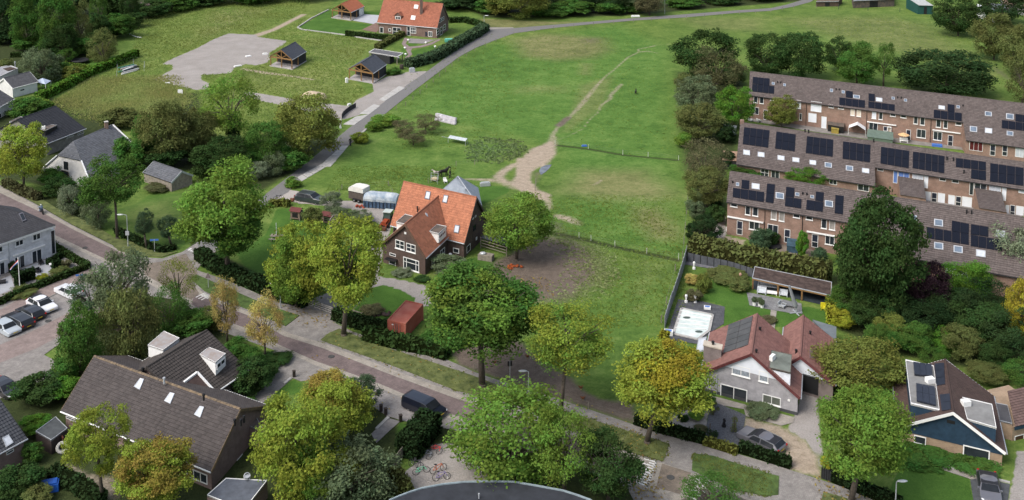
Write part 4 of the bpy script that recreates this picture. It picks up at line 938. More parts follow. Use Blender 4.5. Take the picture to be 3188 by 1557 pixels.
g = gable_roof(H2,F,M_rtile,0,0,barge=MATS['maroon_board']); gable_walls(H2,Fw,simple('brick_brown_wall',(.16,.13,.12),.8,.2))  # wing walls in a plain dark brick brown
fr = wallplane(pt(Fw,0,0,0),pt(Fw,0,Fw['B'],0)); m = MB(); m.poly([v + fr[2] * .03 for v in (pt(Fw,0,.2,Fw['ze'] - .1),pt(Fw,0,Fw['B'] - .2,Fw['ze'] - .1),pt(Fw,0,Fw['B'] * Fw['rf'],Fw['zr'] - .1))]); m.build('gable_boarding',MATS['white_board'],H2); win(H2,fr,p('gh',1100,430),p('gh',1290,285),1,1,gm=M_dark,fm=M_dark,name='garage_door')
pipe(H2,onplane(p('tf',1530,800),*roofplane(g,1)),.35,.1); pipe(H2,onplane(p('tf',1385,995),*roofplane(g,0)),.4,.1)
plate4(H2,'roof_grille',roofplane(g,1),ps('tf',1520,1045,1570,1050,1560,960,1520,955),simple('grille_grey',(.16,.11,.11),.6),.08)
o = thing('garden_shed',W(p('tf',1780,880)),'grey flat roofed shed behind the red roofed house','shed'); flat_block(o,ps('tf',1555,645,1800,720,1800,880,1700,800),0,1.8,simple('grey_boards',(.14,.15,.16),.8),simple('grey_roof',(.13,.15,.16),.8,.15),None)
# ---------------------------------------------------------------- blue gabled house
M_brtile = tilemat('dark_brown_tile',(.062,.040,.034),.3,(.09,.07,.055),.35)
M_bluew = simple('blue_boards',(.018,.040,.068),.6,.25,2)
M_ybrick = brick('yellow_brick',(.34,.225,.14),(.27,.175,.11),(.30,.25,.19))
H3 = thing('blue_gabled_house',W(p('bh',1028,1005)),'yellow brick bungalow with navy blue boarded gable','house')
F = blockf(p('bh',112,636),p('bh',1052,862),1.5,p('bh',600,512),p('bh',530,58)); Fw = dict(F); Fw['o'] = pt(F,.35,.25,0); Fw['B'] = F['B'] - .5; Fw['ze'] = F['ze'] + .08; Fw['A'] = F['A'] - .6; Fw['zr'] = F['zr'] - .14
g = gable_roof(H3,F,M_brtile,0,0,barge=M_wpaint); gable_walls(H3,Fw,M_ybrick)
fr = wallplane(pt(Fw,0,0,0),pt(Fw,0,Fw['B'],0)); rq = Fw['B'] * F['rf']
m = MB(); m.box8([v + fr[2] * .003 for v in (pt(Fw,0,0,1.12),pt(Fw,0,Fw['B'],1.12))] + [v + fr[2] * .05 for v in (pt(Fw,0,Fw['B'],1.12),pt(Fw,0,0,1.12))] + [v + fr[2] * .003 for v in (pt(Fw,0,0,Fw['ze'] - .05),pt(Fw,0,Fw['B'],Fw['ze'] - .05))] + [v + fr[2] * .05 for v in (pt(Fw,0,Fw['B'],Fw['ze'] - .05),pt(Fw,0,0,Fw['ze'] - .05))])
m.poly([v + fr[2] * .05 for v in (pt(Fw,0,0,Fw['ze'] - .06),pt(Fw,0,Fw['B'],Fw['ze'] - .06),pt(Fw,0,rq,Fw['zr'] - .06))]); m.build('gable_boarding',M_bluew,H3)
win(H3,fr,p('bh',678,920),p('bh',915,835),1,1,fr=.1,out=.1,sill=False); win(H3,fr,p('bh',262,765),p('bh',368,722),1,1,fr=.08,out=.07)
m = MB(); a = onplane(p('bh',545,590),fr[0],fr[2]); m.box(a + fr[2] * .05,fr[1] * .7,UP * .3,fr[2] * .05); m.build('gable_vent',M_dark,H3)
M_grfelt = simple('grey_felt',(.19,.19,.185),.9,.2,1.2)
flat_block(H3,ps('bh',190,55,432,108,482,490,235,432),1.7,(zl := dz(roofplane(g,0),p('bh',457,300))),M_bluew,M_grfelt,M_wpaint,over=.02,rimh=.05,names=('dormer','dormer_roof')); flat_block(H3,ps('bh',668,375,932,438,970,640,718,565),1.6,(zr_ := dz(roofplane(g,1),p('bh',693,470))),M_bluew,M_grfelt,M_wpaint,over=.02,rimh=.05,names=('dormer','dormer_roof'))
fl = (Vector((0,0,zl + .02)),UP.copy()); M_dpan = simple('dark_panel',(.022,.026,.038),.35,.2)
solar(H3,fl,ps('bh',265,195,420,210,412,110,255,88),3,1,M_dpan,out=.22); solar(H3,fl,ps('bh',285,420,450,460,440,300,280,272),3,2,M_dpan,out=.22)
fl2 = roofplane(g,0); solar(H3,fl2,ps('bh',460,285,535,272,525,88,442,95),1,3,M_dpan); solar(H3,fl2,ps('bh',505,500,585,490,575,352,487,362),1,2,M_dpan)
for q,z in (((400,250),zl + .02),((705,445),zr_ + .02)):
    m = MB(); m.cbox(W(p('bh',*q),z),.8,.6,.5,.2); m.build('air_conditioner',M_wpaint,H3)
c = W(p('bh',570,300),3.3); m = MB(); m.cbox(Vector((c.x,c.y,1.5)),.8,.9,1.85,.2); m.build('chimney',M_ybrick,H3)
m = MB(); a0 = W(p('bh',120,130),2.2)
for i in (0,1): m.tube(a0 + UP * i * .3,W(p('bh',190,135),2.2) + UP * i * .3,.04)
m.tube(a0 - UP * .6,a0 + UP * .5,.05); m.build('railing',M_wpaint,H3)
H3b = thing('brown_roof_house',W(p('bh',1180,800)),'brown roofed brick house cut off by the right edge of the picture','house')
e0,e1 = W(p('bh',1130,632),1.6),W(p('bh',1500,540),1.6); r0,r1 = W(p('bh',1062,325),2.6),W(p('bh',1400,235),2.6); tiled('roof_slope',e0,e1,r0,r1,tilemat('brown_tile',(.115,.075,.066),.3),H3b)
m = MB(); d_ = (e1 - e0).normalized(); n_ = Vector((d_.y,-d_.x,0)); m.box(e0 - UP * .35 + n_ * .02,e1 - e0,-n_ * .1,UP * .3); m.build('fascia',M_bluew,H3b)
m = MB(); g0 = Vector((e0.x,e0.y,-.1)) - n_ * .3; m.box(g0,(e1 - e0),-n_ * 6,UP * 1.5); m.build('wall',M_ybrick,H3b); wl = wallplane(g0,g0 + d_); win(H3b,wl,p('bh',1120,800),p('bh',1206,690),1,1,gm=simple('brown_garage',(.07,.035,.02),.6),fm=M_wpaint,name='garage_door')
flat_block(H3b,ps('bh',965,425,1065,445,1105,605,1000,578),0,1.7,M_ybrick,simple('dark_felt',(.06,.06,.065),.9,.3),M_gut,rimh=.04,names=('link_wall','link_roof'))
# ---------------------------------------------------------------- long brown roofed houses,bottom left
M_btile = tilemat('brown_concrete_tile',(.060,.051,.048),.34,(.096,.086,.080),.45)
M_btile2 = tilemat('brown_concrete_tile_old',(.050,.043,.039),.34,(.080,.072,.064),.45)
M_mbrick = brick('mauve_brick',(.215,.135,.120),(.165,.105,.095),(.20,.17,.15))
M_lich = simple('lichen_ridge',(.15,.125,.10),.9,.45,2.5,tint=(.25,.18,.11))
H4 = thing('long_roof_house',W(p('bl',1890,900)),'brick house under a very long brown tiled roof with three roof windows','house')
vd = (W(p('31',745,180),4.4) - W(p('31',460,590),2.0)); vd.z = 0
F = block(p('31',460,590),p('31',1590,1048),2.0,p('31',745,180),.52,vd)
Fw = dict(F); Fw['o'] = pt(F,.25,.35,0); Fw['A'] = F['A'] - .5; Fw['B'] = F['B'] - .7; Fw['ze'] = F['ze'] + .18; Fw['zr'] = F['zr'] - .08
g = gable_roof(H4,F,M_btile,0,0,ridge_mat=M_lich,barge=simple('lichen_verge',(.17,.145,.12),.9,.4,3,tint=(.24,.16,.08)),gutter=M_wpaint); gable_walls(H4,Fw,M_mbrick)
for v in ((1012,408,1055,432,1088,352,1060,345),(1240,515,1285,538,1318,460,1285,452),(1465,618,1510,642,1540,562,1508,555)): skylight(H4,roofplane(g,0),ps('31',*v),M_blind,simple('zinc_flash',(.45,.47,.5),.5))
for x,y,s_ in ((1075,300,1),(1237,375,1),(1535,500,1),(1768,690,0),(1815,690,0),(1838,665,0)): pipe(H4,onplane(p('31',x,y),*roofplane(g,s_)),.5,.1,M_dark if x != 1237 else M_gut)
rg = wallplane(pt(Fw,Fw['A'],0,0),pt(Fw,Fw['A'],1,0)); fr = wallplane(pt(Fw,0,0,0),pt(Fw,1,0,0))
win(H4,rg,p('bl',1900,830),p('bl',1985,350),1,3,gm=M_glass,fr=.09,name='tall_window')
win(H4,fr,p('bl',1025,745),p('bl',1375,720),3,1,fr=.09); win(H4,fr,p('bl',840,1080),p('bl',1270,1060),3,1,fr=.09)
win(H4,fr,p('31',500,640),p('31',570,650),1,1)
o = thing('porch_building',W(p('bl',1900,1150)),'brick porch with bluish flat roof in front of the long roofed house','porch'); flat_block(o,ps('bl',1370,1075,1700,780,2420,820,2020,1330),0,1.6,M_mbrick,simple('blue_grey_felt',(.085,.095,.115),.9,.25,1.5),M_wpaint,rimh=.05)
o = thing('flat_link',W(p('31',1500,600)),'low flat roofed link between the two brown roofed houses','extension'); flat_block(o,ps('31',1440,420,1935,640,2000,760,1880,700),0,1.9,M_mbrick,M_lead,M_gut,rimh=.04)
H5 = thing('dormer_house',W(p('31',1700,480)),'brick house with steep brown tiled roof and two pale topped dormers','house')
F = block(p('31',1425,585),p('31',1866,280),2.2,p('31',1090,262),.55); Fw = dict(F); Fw['o'] = pt(F,.25,.5,0); Fw['A'] = F['A'] - .5; Fw['B'] = F['B'] - .9; Fw['ze'] = F['ze'] + .25; Fw['zr'] = F['zr'] - .08
g = gable_roof(H5,F,M_btile2,0,0,gutter=M_wpaint,barge=M_btile2); gable_walls(H5,Fw,M_mbrick)
M_pale = simple('pale_felt',(.40,.40,.41),.8,.2,1.5,tint=(.25,.20,.17))
c = flat_block(H5,ps('31',1503,160,1572,105,1700,155,1622,222),2.4,(zd := dz(roofplane(g,0),p('31',1537,133))),M_wpaint,M_pale,M_wpaint,over=.03,rimh=.03,names=('dormer','dormer_roof')); wl = wallplane(W(p('31',1622,222),zd),W(p('31',1700,155),zd)); win(H5,wl,p('31',1630,278),p('31',1692,180),2,1,fr=.08,out=.1)
flat_block(H5,ps('31',1112,90,1235,-15,1352,38,1228,128),2.8,4.1,M_wpaint,M_pale,M_wpaint,over=.03,rimh=.03,names=('dormer','dormer_roof'))
fr = wallplane(pt(Fw,0,0,0),pt(Fw,1,0,0)); win(H5,fr,p('31',1705,480),p('31',1775,390),2,1,fr=.08)
rf_ = roofplane(g,0)
m = MB(); A,B_,C_ = (onplane(p('31',*q),*rf_) + rf_[1] * .1 for q in ((1382,378),(1482,302),(1628,462)))
m.bar(A,B_,.22,.2); m.bar(B_,C_,.22,.2); m.build('notch_fascia',M_wpaint,H5); m = MB(); m.poly([A - rf_[1] * .02,C_ - rf_[1] * .02,B_ - rf_[1] * .02]); m.build('entrance_recess',simple('recess_brick',(.06,.04,.035),.9),H5)
for x,y in ((1145,170),): pipe(H5,onplane(p('31',x,y),*roofplane(g,1)),.4)
# small house,bottom left corner
H6 = thing('dark_roof_house',W(p('31',185,930)),'dark tiled house with white roof window in the bottom left corner','house')
F = block(p('31',-330,1085),p('31',205,797),2.3,p('31',0,420),.62,None,1); Fw = dict(F); Fw['o'] = pt(F,.2,.3,0); Fw['A'] = F['A'] - .4; Fw['B'] = F['B'] - .6; Fw['ze'] = F['ze'] + .18; Fw['zr'] = F['zr'] - .08
M_bk = tilemat('slate_black_tile',(.045,.048,.055),.3,(.075,.08,.085),.4); g = gable_roof(H6,F,M_bk,0,0,gutter=M_gut); gable_walls(H6,Fw,M_mbrick)
skylight(H6,roofplane(g,0),ps('31',45,865,100,830,62,770,15,795),M_blind); fr = wallplane(pt(Fw,0,0,0),pt(Fw,1,0,0)); win(H6,fr,p('31',48,920),p('31',102,868),1,1)
o = thing('garden_shed',W(p('31',400,930)),'dark boarded shed with flat roof and pale rim','shed'); flat_block(o,ps('31',268,742,420,632,508,718,385,808),0,1.45,simple('dark_brown_boards',(.040,.030,.028),.8,.3,3),simple('dark_grey_felt',(.060,.066,.068),.9,.3),M_gut,rimh=.06)
m = MB(); d0 = W(p('31',470,860)); m.cbox(d0,.1,.9,1.2,.7); m.build('shed_door',simple('red_brown_door',(.09,.03,.02),.7),o)
# ---------------------------------------------------------------- white brick hipped house,left
H7 = thing('white_brick_house',W(p('lh',640,858)),'pale grey brick house with dark hipped roof and white eaves','house')
ze7 = hgt(p('lh',637,862),p('lh',0,485)[1]); E1 = W(p('lh',677,478),ze7); E0 = W(p('lh',0,705),ze7); u = (E1 - E0).normalized(); v = Vector((-u.y,u.x,0)); E0 = E1 - u * 16
M_wbrick = brick('white_brick',(.62,.63,.66),(.50,.51,.54),(.60,.61,.63)); M_slate7 = tilemat('anthracite_tile',(.050,.050,.055),.28,(.075,.07,.07),.3)
lo,hi = .5,12
for _ in range(40):
    d7 = (lo + hi) / 2; q = PR(E1 - u * d7 + v * d7 + UP * d7 * .62); tx = p('lh',677,0)[0] - (478 / 3.93 + 580 - q[1]) * (665.0 / 453)
    if q[0] > tx: lo = d7
    else: hi = d7
d7 = 5.2
rR = E1 - u * d7 + v * d7 + UP * d7 * .62; rL = rR - u * 12; bR = E1 + v * 2 * d7
tiled('roof_slope',E0,E1,rL,rR,M_slate7,H7,.33,.28,.03,.012); tiled('roof_slope',E1,bR,rR,rR + v * .01,M_slate7,H7,.33,.28,.03,.012)
tiled('roof_slope',bR,bR - u * 16,rR,rL,M_slate7,H7,.4,.4,.03,.012)
m = MB(); m.tube(E1,rR,.1); m.build('hip_cap',M_slate7,H7)
m = MB(); m.box8([x_ - UP * .3 for x_ in (E0,E1,bR,bR - u * 16)] + [x_ - UP * .04 for x_ in (E0,E1,bR,bR - u * 16)]); m.build('eaves',M_wpaint,H7)
G0,G1 = E0 + v * .45,E1 + v * .45 - u * .4; G0.z = G1.z = 0; m = MB()
m.box(G0 - UP * .1,G1 - G0,v * (2 * d7 - .9),UP * (ze7 - .15)); m.build('wall',M_wbrick,H7)
fr = wallplane(G0,G1); sdw = wallplane(G1,G1 + v)
M_anth = simple('white_upvc',(.66,.67,.68),.5,.05)
for ll,ur in (((188,745),(285,640)),((400,675),(495,562)),((-60,830),(32,725))): win(H7,fr,p('lh',*ll),p('lh',*ur),2,1,fm=M_anth,sill=True,fr=.1)
for ll,ur in (((182,1030),(302,830)),((392,955),(510,755)),((-60,1130),(58,915))): win(H7,fr,p('lh',*ll),p('lh',*ur),2,1,fm=M_anth,fr=.11,name='french_door')
for a,b in (((158,850),(545,720)),((-80,940),(85,885))): awning(H7,fr,p('lh',*a),p('lh',*b))
A = onplane(p('lh',112,900),fr[0],fr[2]); m = MB(); m.tube(Vector((A.x,A.y,0)) + fr[2] * .05,Vector((A.x,A.y,ze7 - .3)) + fr[2] * .05,.05); m.build('downpipe',M_gut,H7)
m = MB(); b0 = G1 + u * .0 + v * .3; m.box(b0 - UP * .05,u * .7,v * 2.2,UP * (ze7 - .75)); bw = m.build('bay_window',M_wpaint,H7); m = MB(); m.quad(b0 + u * .1 - v * .01 + UP * .2,b0 + u * .6 - v * .01 + UP * .2,b0 + u * .6 - v * .01 + UP * (ze7 - .95),b0 + u * .1 - v * .01 + UP * (ze7 - .95)); m.build('pane',M_glass,bw)
pl7 = (E0,(E1 - E0).cross(rL - E0).normalized())
skylight(H7,pl7,ps('lh',275,440,322,418,275,325,228,342),M_glass,MATS['grey_frame'])
flat_block(H7,ps('lh',-60,415,-60,330,85,318,165,350),ze7 - .2,ze7 + 1.75,M_dark,simple('sand_felt',(.34,.30,.27),.9),M_dark,over=.02,rimh=.03,names=('dormer','dormer_roof'))
# ---------------------------------------------------------------- old houses,upper left
M_slate = tilemat('old_slate',(.092,.097,.108),.38,(.17,.172,.175),.5)
M_plast = simple('grey_plaster',(.42,.41,.38),.9,.2,1.2); M_whitew = simple('white_plaster',(.62,.62,.60),.9,.12,1.2)
H8 = thing('slate_farmhouse',W(p('21',600,150)),'old grey plastered farmhouse with clipped slate roof and brick chimney','house')
F = blockf(p('11',325,1248),p('11',668,1350),2.0,p('11',500,1010),p('11',850,940)); kz = F['zr']
E_l,E_r = W(p('11',330,1250),1.6),W(p('11',668,1350),1.6); zr8 = 5.2
rA,rB = W(p('11',553,1062),zr8),W(p('11',850,940),zr8); rv = (rB - rA).normalized(); B_r = W(p('11',1078,1150),1.6)
E_r2 = Vector((E_r.x,E_r.y,1.6)); 
tiled('roof_slope',E_r2,B_r,rA,rB,M_slate,H8,.36,.34,.04,.02)
hipL,hipR = W(p('11',400,1172),3.3),W(p('11',582,1212),3.3); hd_ = hipL - hipR; tt = (3.3 - 1.6) / (zr8 - 1.6); hipR = E_r2.lerp(rA,tt); hipL = (E_r2 + hd_ * 1.9).lerp(rA,tt); tiled('roof_hip',hipL,hipR,rA,rA + (hipR - hipL) * .01,M_slate,H8,.36,.34,.04,.02)
E_l2 = E_r2 + hd_ * 1.9; tiled('roof_slope',E_l2 + rv * (rB - rA).length * 1.3,E_l2,rB,rA,M_slate,H8,.5,.5,.04,.02)
m = MB(); f_ = lambda a: Vector((a.x,a.y,-.1)); q0,q1 = E_l2 + rv * .3,E_r2 + rv * .3
m.poly([f_(q0),f_(q1),q1 - UP * .1,hipR + rv * .3 - UP * .1,hipL + rv * .3 - UP * .1,q0 - UP * .1]); m.poly([f_(q1),f_(B_r) - rv * .3,B_r - UP * .1 - rv * .3,q1 - UP * .1]); m.poly([f_(B_r) - rv * .3,f_(B_r) - rv * .3 + hd_ * 1.9,rB - UP * .3,B_r - UP * .1 - rv * .3]); m.build('wall',M_plast,H8)
m = MB(); m.bar(hipR,E_r2,.2,.16); m.bar(hipL,E_l2,.2,.16); m.build('bargeboard',M_wpaint,H8); m = MB(); m.bar(B_r,rB,.2,.14); m.build('bargeboard',M_wpaint,H8)
fr = wallplane(q0,q1); win(H8,fr,p('21',483,65),p('21',512,12),1,1,fm=M_dark); win(H8,fr,p('21',465,110),p('21',515,82),1,1,fm=MATS['brown_board'])
c = onplane(p('11',803,985),rB,(rB - rA).cross(UP).normalized()); m = MB(); m.cbox(Vector((c.x,c.y,zr8 - .6)),.55,.55,1.6,.5); ch = m.build('chimney',M_tbrick,H8); m = MB(); m.cbox(Vector((c.x,c.y,zr8 + .95)),.65,.65,.1,.5); m.build('chimney_cap',M_plast,ch)
H9 = thing('black_roof_house',W(p('11',640,1010)),'house with smooth black roof and white air unit on its dormer','house')
F = block(p('11',358,1082),p('11',647,970),2.2,p('11',165,905),.5); Fw = dict(F); Fw['o'] = pt(F,.2,.4,0); Fw['A'] = F['A'] - .4; Fw['B'] = F['B'] - .8; Fw['ze'] = F['ze'] + .12; Fw['zr'] = F['zr'] - .06
g = gable_roof(H9,F,tilemat('black_shingle',(.028,.030,.036),.25,(.045,.048,.055),.3),0,0,gutter=M_gut); gable_walls(H9,Fw,simple('brown_grey_wall',(.20,.19,.17),.9,.3)); fr = wallplane(pt(Fw,0,0,0),pt(Fw,1,0,0)); win(H9,fr,p('11',500,1045),p('11',555,1015),2,1); win(H9,fr,p('11',585,1020),p('11',630,990),1,1)  # walls in one dull brown grey
c = flat_block(H9,ps('11',305,985,345,935,430,942,342,985),2.2,(zd := dz(roofplane(g,0),p('11',385,938))),M_dark,M_lead,M_gut,rimh=.03,names=('dormer','dormer_roof')); m = MB(); m.cbox(W(p('11',325,972),zd),.7,.45,.5,.3); m.build('air_conditioner',M_wpaint,H9)
o = thing('flat_extension',W(p('11',110,960)),'low grey flat extension left of the black roofed house','extension'); flat_block(o,ps('11',70,915,150,878,190,885,110,925),0,2,M_plast,M_lead,M_gut,rimh=.04)
H10 = thing('white_cottage',W(p('11',110,740)),'small white cottage with grey tiled roof beside the long hedge','house')
F = block(p('11',95,668),p('11',290,617),2.0,p('11',22,592),.62); Fw = dict(F); Fw['o'] = pt(F,.15,.25,0); Fw['A'] = F['A'] - .3; Fw['B'] = F['B'] - .5; Fw['ze'] = F['ze'] + .15; Fw['zr'] = F['zr'] - .06
g = gable_roof(H10,F,tilemat('grey_tile',(.085,.085,.09),.3,(.13,.13,.13),.4),0,0,gutter=M_wpaint,barge=M_wpaint); gable_walls(H10,Fw,M_whitew); fr = wallplane(pt(Fw,0,0,0),pt(Fw,1,0,0)); win(H10,fr,p('11',150,690),p('11',185,665),1,1)
H10b = thing('white_house',W(p('11',60,850)),'white walled house with grey roof at the left picture edge','house')
F = block(p('11',-180,905),p('11',108,748),2.2,p('11',0,640),.62,None,1); Fw = dict(F); Fw['o'] = pt(F,.15,.25,0); Fw['A'] = F['A'] - .3; Fw['B'] = F['B'] - .5; Fw['ze'] = F['ze'] + .15; Fw['zr'] = F['zr'] - .06
g = gable_roof(H10b,F,MATS['grey_tile'],0,0,gutter=M_wpaint); gable_walls(H10b,Fw,M_whitew); fr = wallplane(pt(Fw,0,0,0),pt(Fw,1,0,0)); win(H10b,fr,p('11',30,850),p('11',42,830),1,1); win(H10b,fr,p('11',-20,900),p('11',8,850),1,1,name='door')
o = thing('flat_roof_building',W(p('11',60,590)),'flat grey roof with a brown planting bed at the left edge','building'); flat_block(o,ps('11',-60,520,70,490,135,515,-30,590),0,2.2,M_whitew,simple('grey_flat',(.26,.26,.27),.9,.2),M_wpaint,rimh=.04); pipe(o,W(p('11',115,500),2.2),1.0,.12,M_gut); fl = (Vector((0,0,2.22)),UP.copy()); plate4(o,'planting_bed',fl,ps('11',25,520,75,508,125,520,60,535),simple('brown_sedum',(.06,.04,.03),.95,.5,3),.12)
H11 = thing('old_shed',W(p('21',1285,235)),'old timber shed with grey tiled roof on the lawn','shed')
F = block(p('21',1075,95),p('21',1288,170),1.45,p('21',1128,10),.62); Fw = dict(F); Fw['o'] = pt(F,.1,.15,0); Fw['A'] = F['A'] - .2; Fw['B'] = F['B'] - .3; Fw['ze'] = F['ze'] + .1; Fw['zr'] = F['zr'] - .05
M_oldwood = simple('old_wood',(.21,.185,.15),.9,.35,2.5); gable_roof(H11,F,M_slate,0,0,gutter=False,barge=M_gut); gable_walls(H11,Fw,M_oldwood)
# ---------------------------------------------------------------- farmhouse and carports,top
M_ftile = tilemat('farm_tile',(.270,.100,.060),.3,(.17,.07,.05),.5); M_fbrick = brick('farm_brick',(.17,.095,.075),(.13,.072,.06),(.16,.14,.12))
H12 = thing('farmhouse',W(p('12',1340,292)),'brick farmhouse with steep red brown tiled roof near the lane bend','house')
ze = hgt(p('12',1340,292),p('12',0,215)[1]); v = W(p('12',1438,158),ze) - W(p('12',1355,215),ze)
F = blockv(p('12',905,172),p('12',1357,213),ze,p('12',955,-8),(v.x,v.y)); 
F = block(p('12',905,172),p('12',1357,213),ze,p('12',955,-6),1.0,(v.x,v.y)); Fw = dict(F); Fw['o'] = pt(F,.2,.25,0); Fw['A'] = F['A'] - .4; Fw['B'] = F['B'] - .5; Fw['ze'] = F['ze'] + .2; Fw['zr'] = F['zr'] - .08
g = gable_roof(H12,F,M_ftile,0,0,barge=M_fbrick); gable_walls(H12,Fw,M_fbrick); fr = wallplane(pt(Fw,0,0,0),pt(Fw,1,0,0)); rg = wallplane(pt(Fw,Fw['A'],0,0),pt(Fw,Fw['A'],1,0))
for ll,ur,c_,r_ in (((925,248),(952,205),1,1),((992,238),(1010,215),1,1),((1022,262),(1085,210),2,2),((1130,268),(1155,200),1,2),((1155,250),(1198,208),3,2),((1290,275),(1320,238),2,1)): win(H12,fr,p('12',*ll),p('12',*ur),c_,r_,fr=.1)
m = MB(); a = onplane(p('12',1268,272),fr[0],fr[2]); m.box(a + fr[2] * .01,fr[1] * .55,UP * 1.1,fr[2] * .05); m.build('shutter',M_doorblk,H12)
for ll,ur in (((1370,175),(1408,122)),((1352,268),(1370,210)),((1402,232),(1420,178)),((1380,268),(1394,198))): win(H12,rg,p('12',*ll),p('12',*ur),2 if ll[0] == 1370 else 1,2,fr=.1)
for v in ((1158,148,1190,152,1196,122,1165,118),(1182,65,1212,68,1217,40,1188,37)): skylight(H12,roofplane(g,0),ps('12',*v),M_blind,M_wpaint)
c = onplane(p('12',1238,100),*roofplane(g,0)); m = MB(); m.cbox(c - UP * .5,.7,.7,5.2,.2); m.build('chimney',M_fbrick,H12)
dA = onplane(p('12',1038,175),fr[0] + fr[2] * -.8,fr[2]); m = MB(); dm = 1.9; U_,N_ = fr[1],fr[2]
m.box8([dA,dA + U_ * dm,dA + U_ * dm - N_ * 2.5,dA - N_ * 2.5] + [x_ + UP * 2.0 for x_ in (dA,dA + U_ * dm,dA + U_ * dm - N_ * 2.5,dA - N_ * 2.5)]); m.build('dormer',M_fbrick,H12)
tp = dA + U_ * dm / 2 + UP * 2.9 + N_ * .2
for s_ in (0,1):
    e = dA + (U_ * (dm + .2) if s_ else U_ * -.2) + UP * 1.95 + N_ * .25; tiled('dormer_roof',e,e - N_ * 2.8,tp,tp - N_ * 3,M_ftile,H12,.3,.3)
m = MB(); m.poly([dA + UP * 2 + N_ * .02,dA + U_ * dm + UP * 2 + N_ * .02,tp - N_ * .18]); m.build('dormer_gable',M_fbrick,H12)
framed(H12,dA + U_ * .2 + UP * .35 + N_ * .02,U_,UP,N_,dm - .4,1.5,2,2,fr=.12)
M_oak = simple('oak_post',(.22,.125,.05),.8,.3,3); M_blkb = simple('black_boards',(.022,.023,.026),.8,.3,3); M_antt = tilemat('slate_blue_tile',(.055,.062,.075),.22,(.07,.075,.085),.2); M_floorc = simple('concrete_floor',(.34,.32,.31),.9,.12)
def carport(eL,eR,ap,bk,gnd,roofm,label,side=None):
    ze = hgt(gnd,eR[1]); F = blockf(eL,eR,ze,ap,bk); par = thing('carport',W(gnd),label,'carport','timber framed carports')
    gable_roof(par,F,roofm,0,0,gutter=M_gut,thick=.1,deckmat=M_oak); A,B,zr = F['A'],F['B'],F['zr']; rb_ = B * F['rf']
    m = MB(); m.box8([pt(F,-.2,-.1,-.05),pt(F,-.2,B + .1,-.05),pt(F,A,B + .1,-.05),pt(F,A,-.1,-.05)][::-1] + [pt(F,-.2,-.1,.12),pt(F,-.2,B + .1,.12),pt(F,A,B + .1,.12),pt(F,A,-.1,.12)][::-1]); m.build('floor_slab',M_floorc,par)
    for b in (.15,rb_,B - .15): bar_on(par,'post',pt(F,.15,b,.1),pt(F,.15,b,ze),.22,.22,M_oak)
    for b in (.15,B - .15): bar_on(par,'post',pt(F,A * .45,b,.1),pt(F,A * .45,b,ze),.2,.2,M_oak)
    bar_on(par,'tie_beam',pt(F,.15,0,ze - .05),pt(F,.15,B,ze - .05),.2,.28,M_oak)
    bar_on(par,'king_post',pt(F,.15,rb_,ze),pt(F,.15,rb_,zr - .15),.18,.18,M_oak)
    for s_ in (0,1):
        e = 0 if s_ == 0 else B
        bar_on(par,'rafter',pt(F,.15,e,ze + .0),pt(F,.15,rb_,zr - .12),.18,.2,M_oak); bar_on(par,'strut',pt(F,.15,rb_,ze + .1),pt(F,.15,(e + rb_) / 2,(ze + zr) / 2 - .1),.14,.14,M_oak)
    m = MB(); a0 = A * .45; zq = ze - .02
    m.poly([pt(F,A - .1,0.05,0),pt(F,A - .1,B - .05,0),pt(F,A - .1,B - .05,zq),pt(F,A - .1,rb_,zr - .2),pt(F,A - .1,.05,zq)]); m.poly([pt(F,a0,.05,0),pt(F,a0,B - .05,0),pt(F,a0,B - .05,zq),pt(F,a0,rb_,zr - .2),pt(F,a0,.05,zq)])
    for b in (.05,B - .05): m.poly([pt(F,a0,b,0),pt(F,A - .1,b,0),pt(F,A - .1,b,zq),pt(F,a0,b,zq)])
    m.build('board_wall',M_blkb,par)
    if side:
        m = MB(); m.box(pt(F,A * .6,B - .02,0.1),F['ra'] * A * .35,F['rb'] * .05,UP * (ze - .3)); m.build('side_door',side,par)
carport(p('12',690,522),p('12',874,555),p('12',782,478),p('12',885,412),p('12',870,630),M_antt,'oak framed carport with dark blue roof beside the lane')
carport(p('12',97,425),p('12',264,452),p('12',181,378),p('12',290,318),p('12',262,525),M_antt,'oak framed carport with dark blue roof standing in the meadow')
carport(p('12',562,75),p('12',708,95),p('12',636,30),p('12',738,-14),p('12',708,155),tilemat('bright_tile',(.34,.115,.06),.25),'oak framed carport with orange roof behind the farmhouse lawn',simple('white_side',(.62,.62,.6),.6))
o = thing('garden_pavilion',W(p('12',1060,490)),'flat roofed black pavilion between the farmhouse garden and carport','pavilion'); ze = hgt(p('12',1058,490),p('12',0,428)[1]); c = flat_block(o,ps('12',842,392,885,368,1102,400,1060,428),1.9,ze,M_blkb,simple('slate_felt',(.10,.10,.105),.9,.3,2),M_wpaint,rimh=.05)
cc = sum(c,Vector()) / 4
for v in c: bar_on(o,'post',Vector((v.x,v.y,0)).lerp(Vector((cc.x,cc.y,0)),.06),Vector((v.x,v.y,ze - .1)).lerp(Vector((cc.x,cc.y,ze - .1)),.06),.2,.2,M_oldwood)
m = MB(); d0,d1 = W(p('12',860,455)),W(p('12',1000,485)); m.box(d0,d1 - d0,Vector((.3,.9,0)) * 2.5,UP * (ze - .15)); m.build('back_room',M_blkb,o)
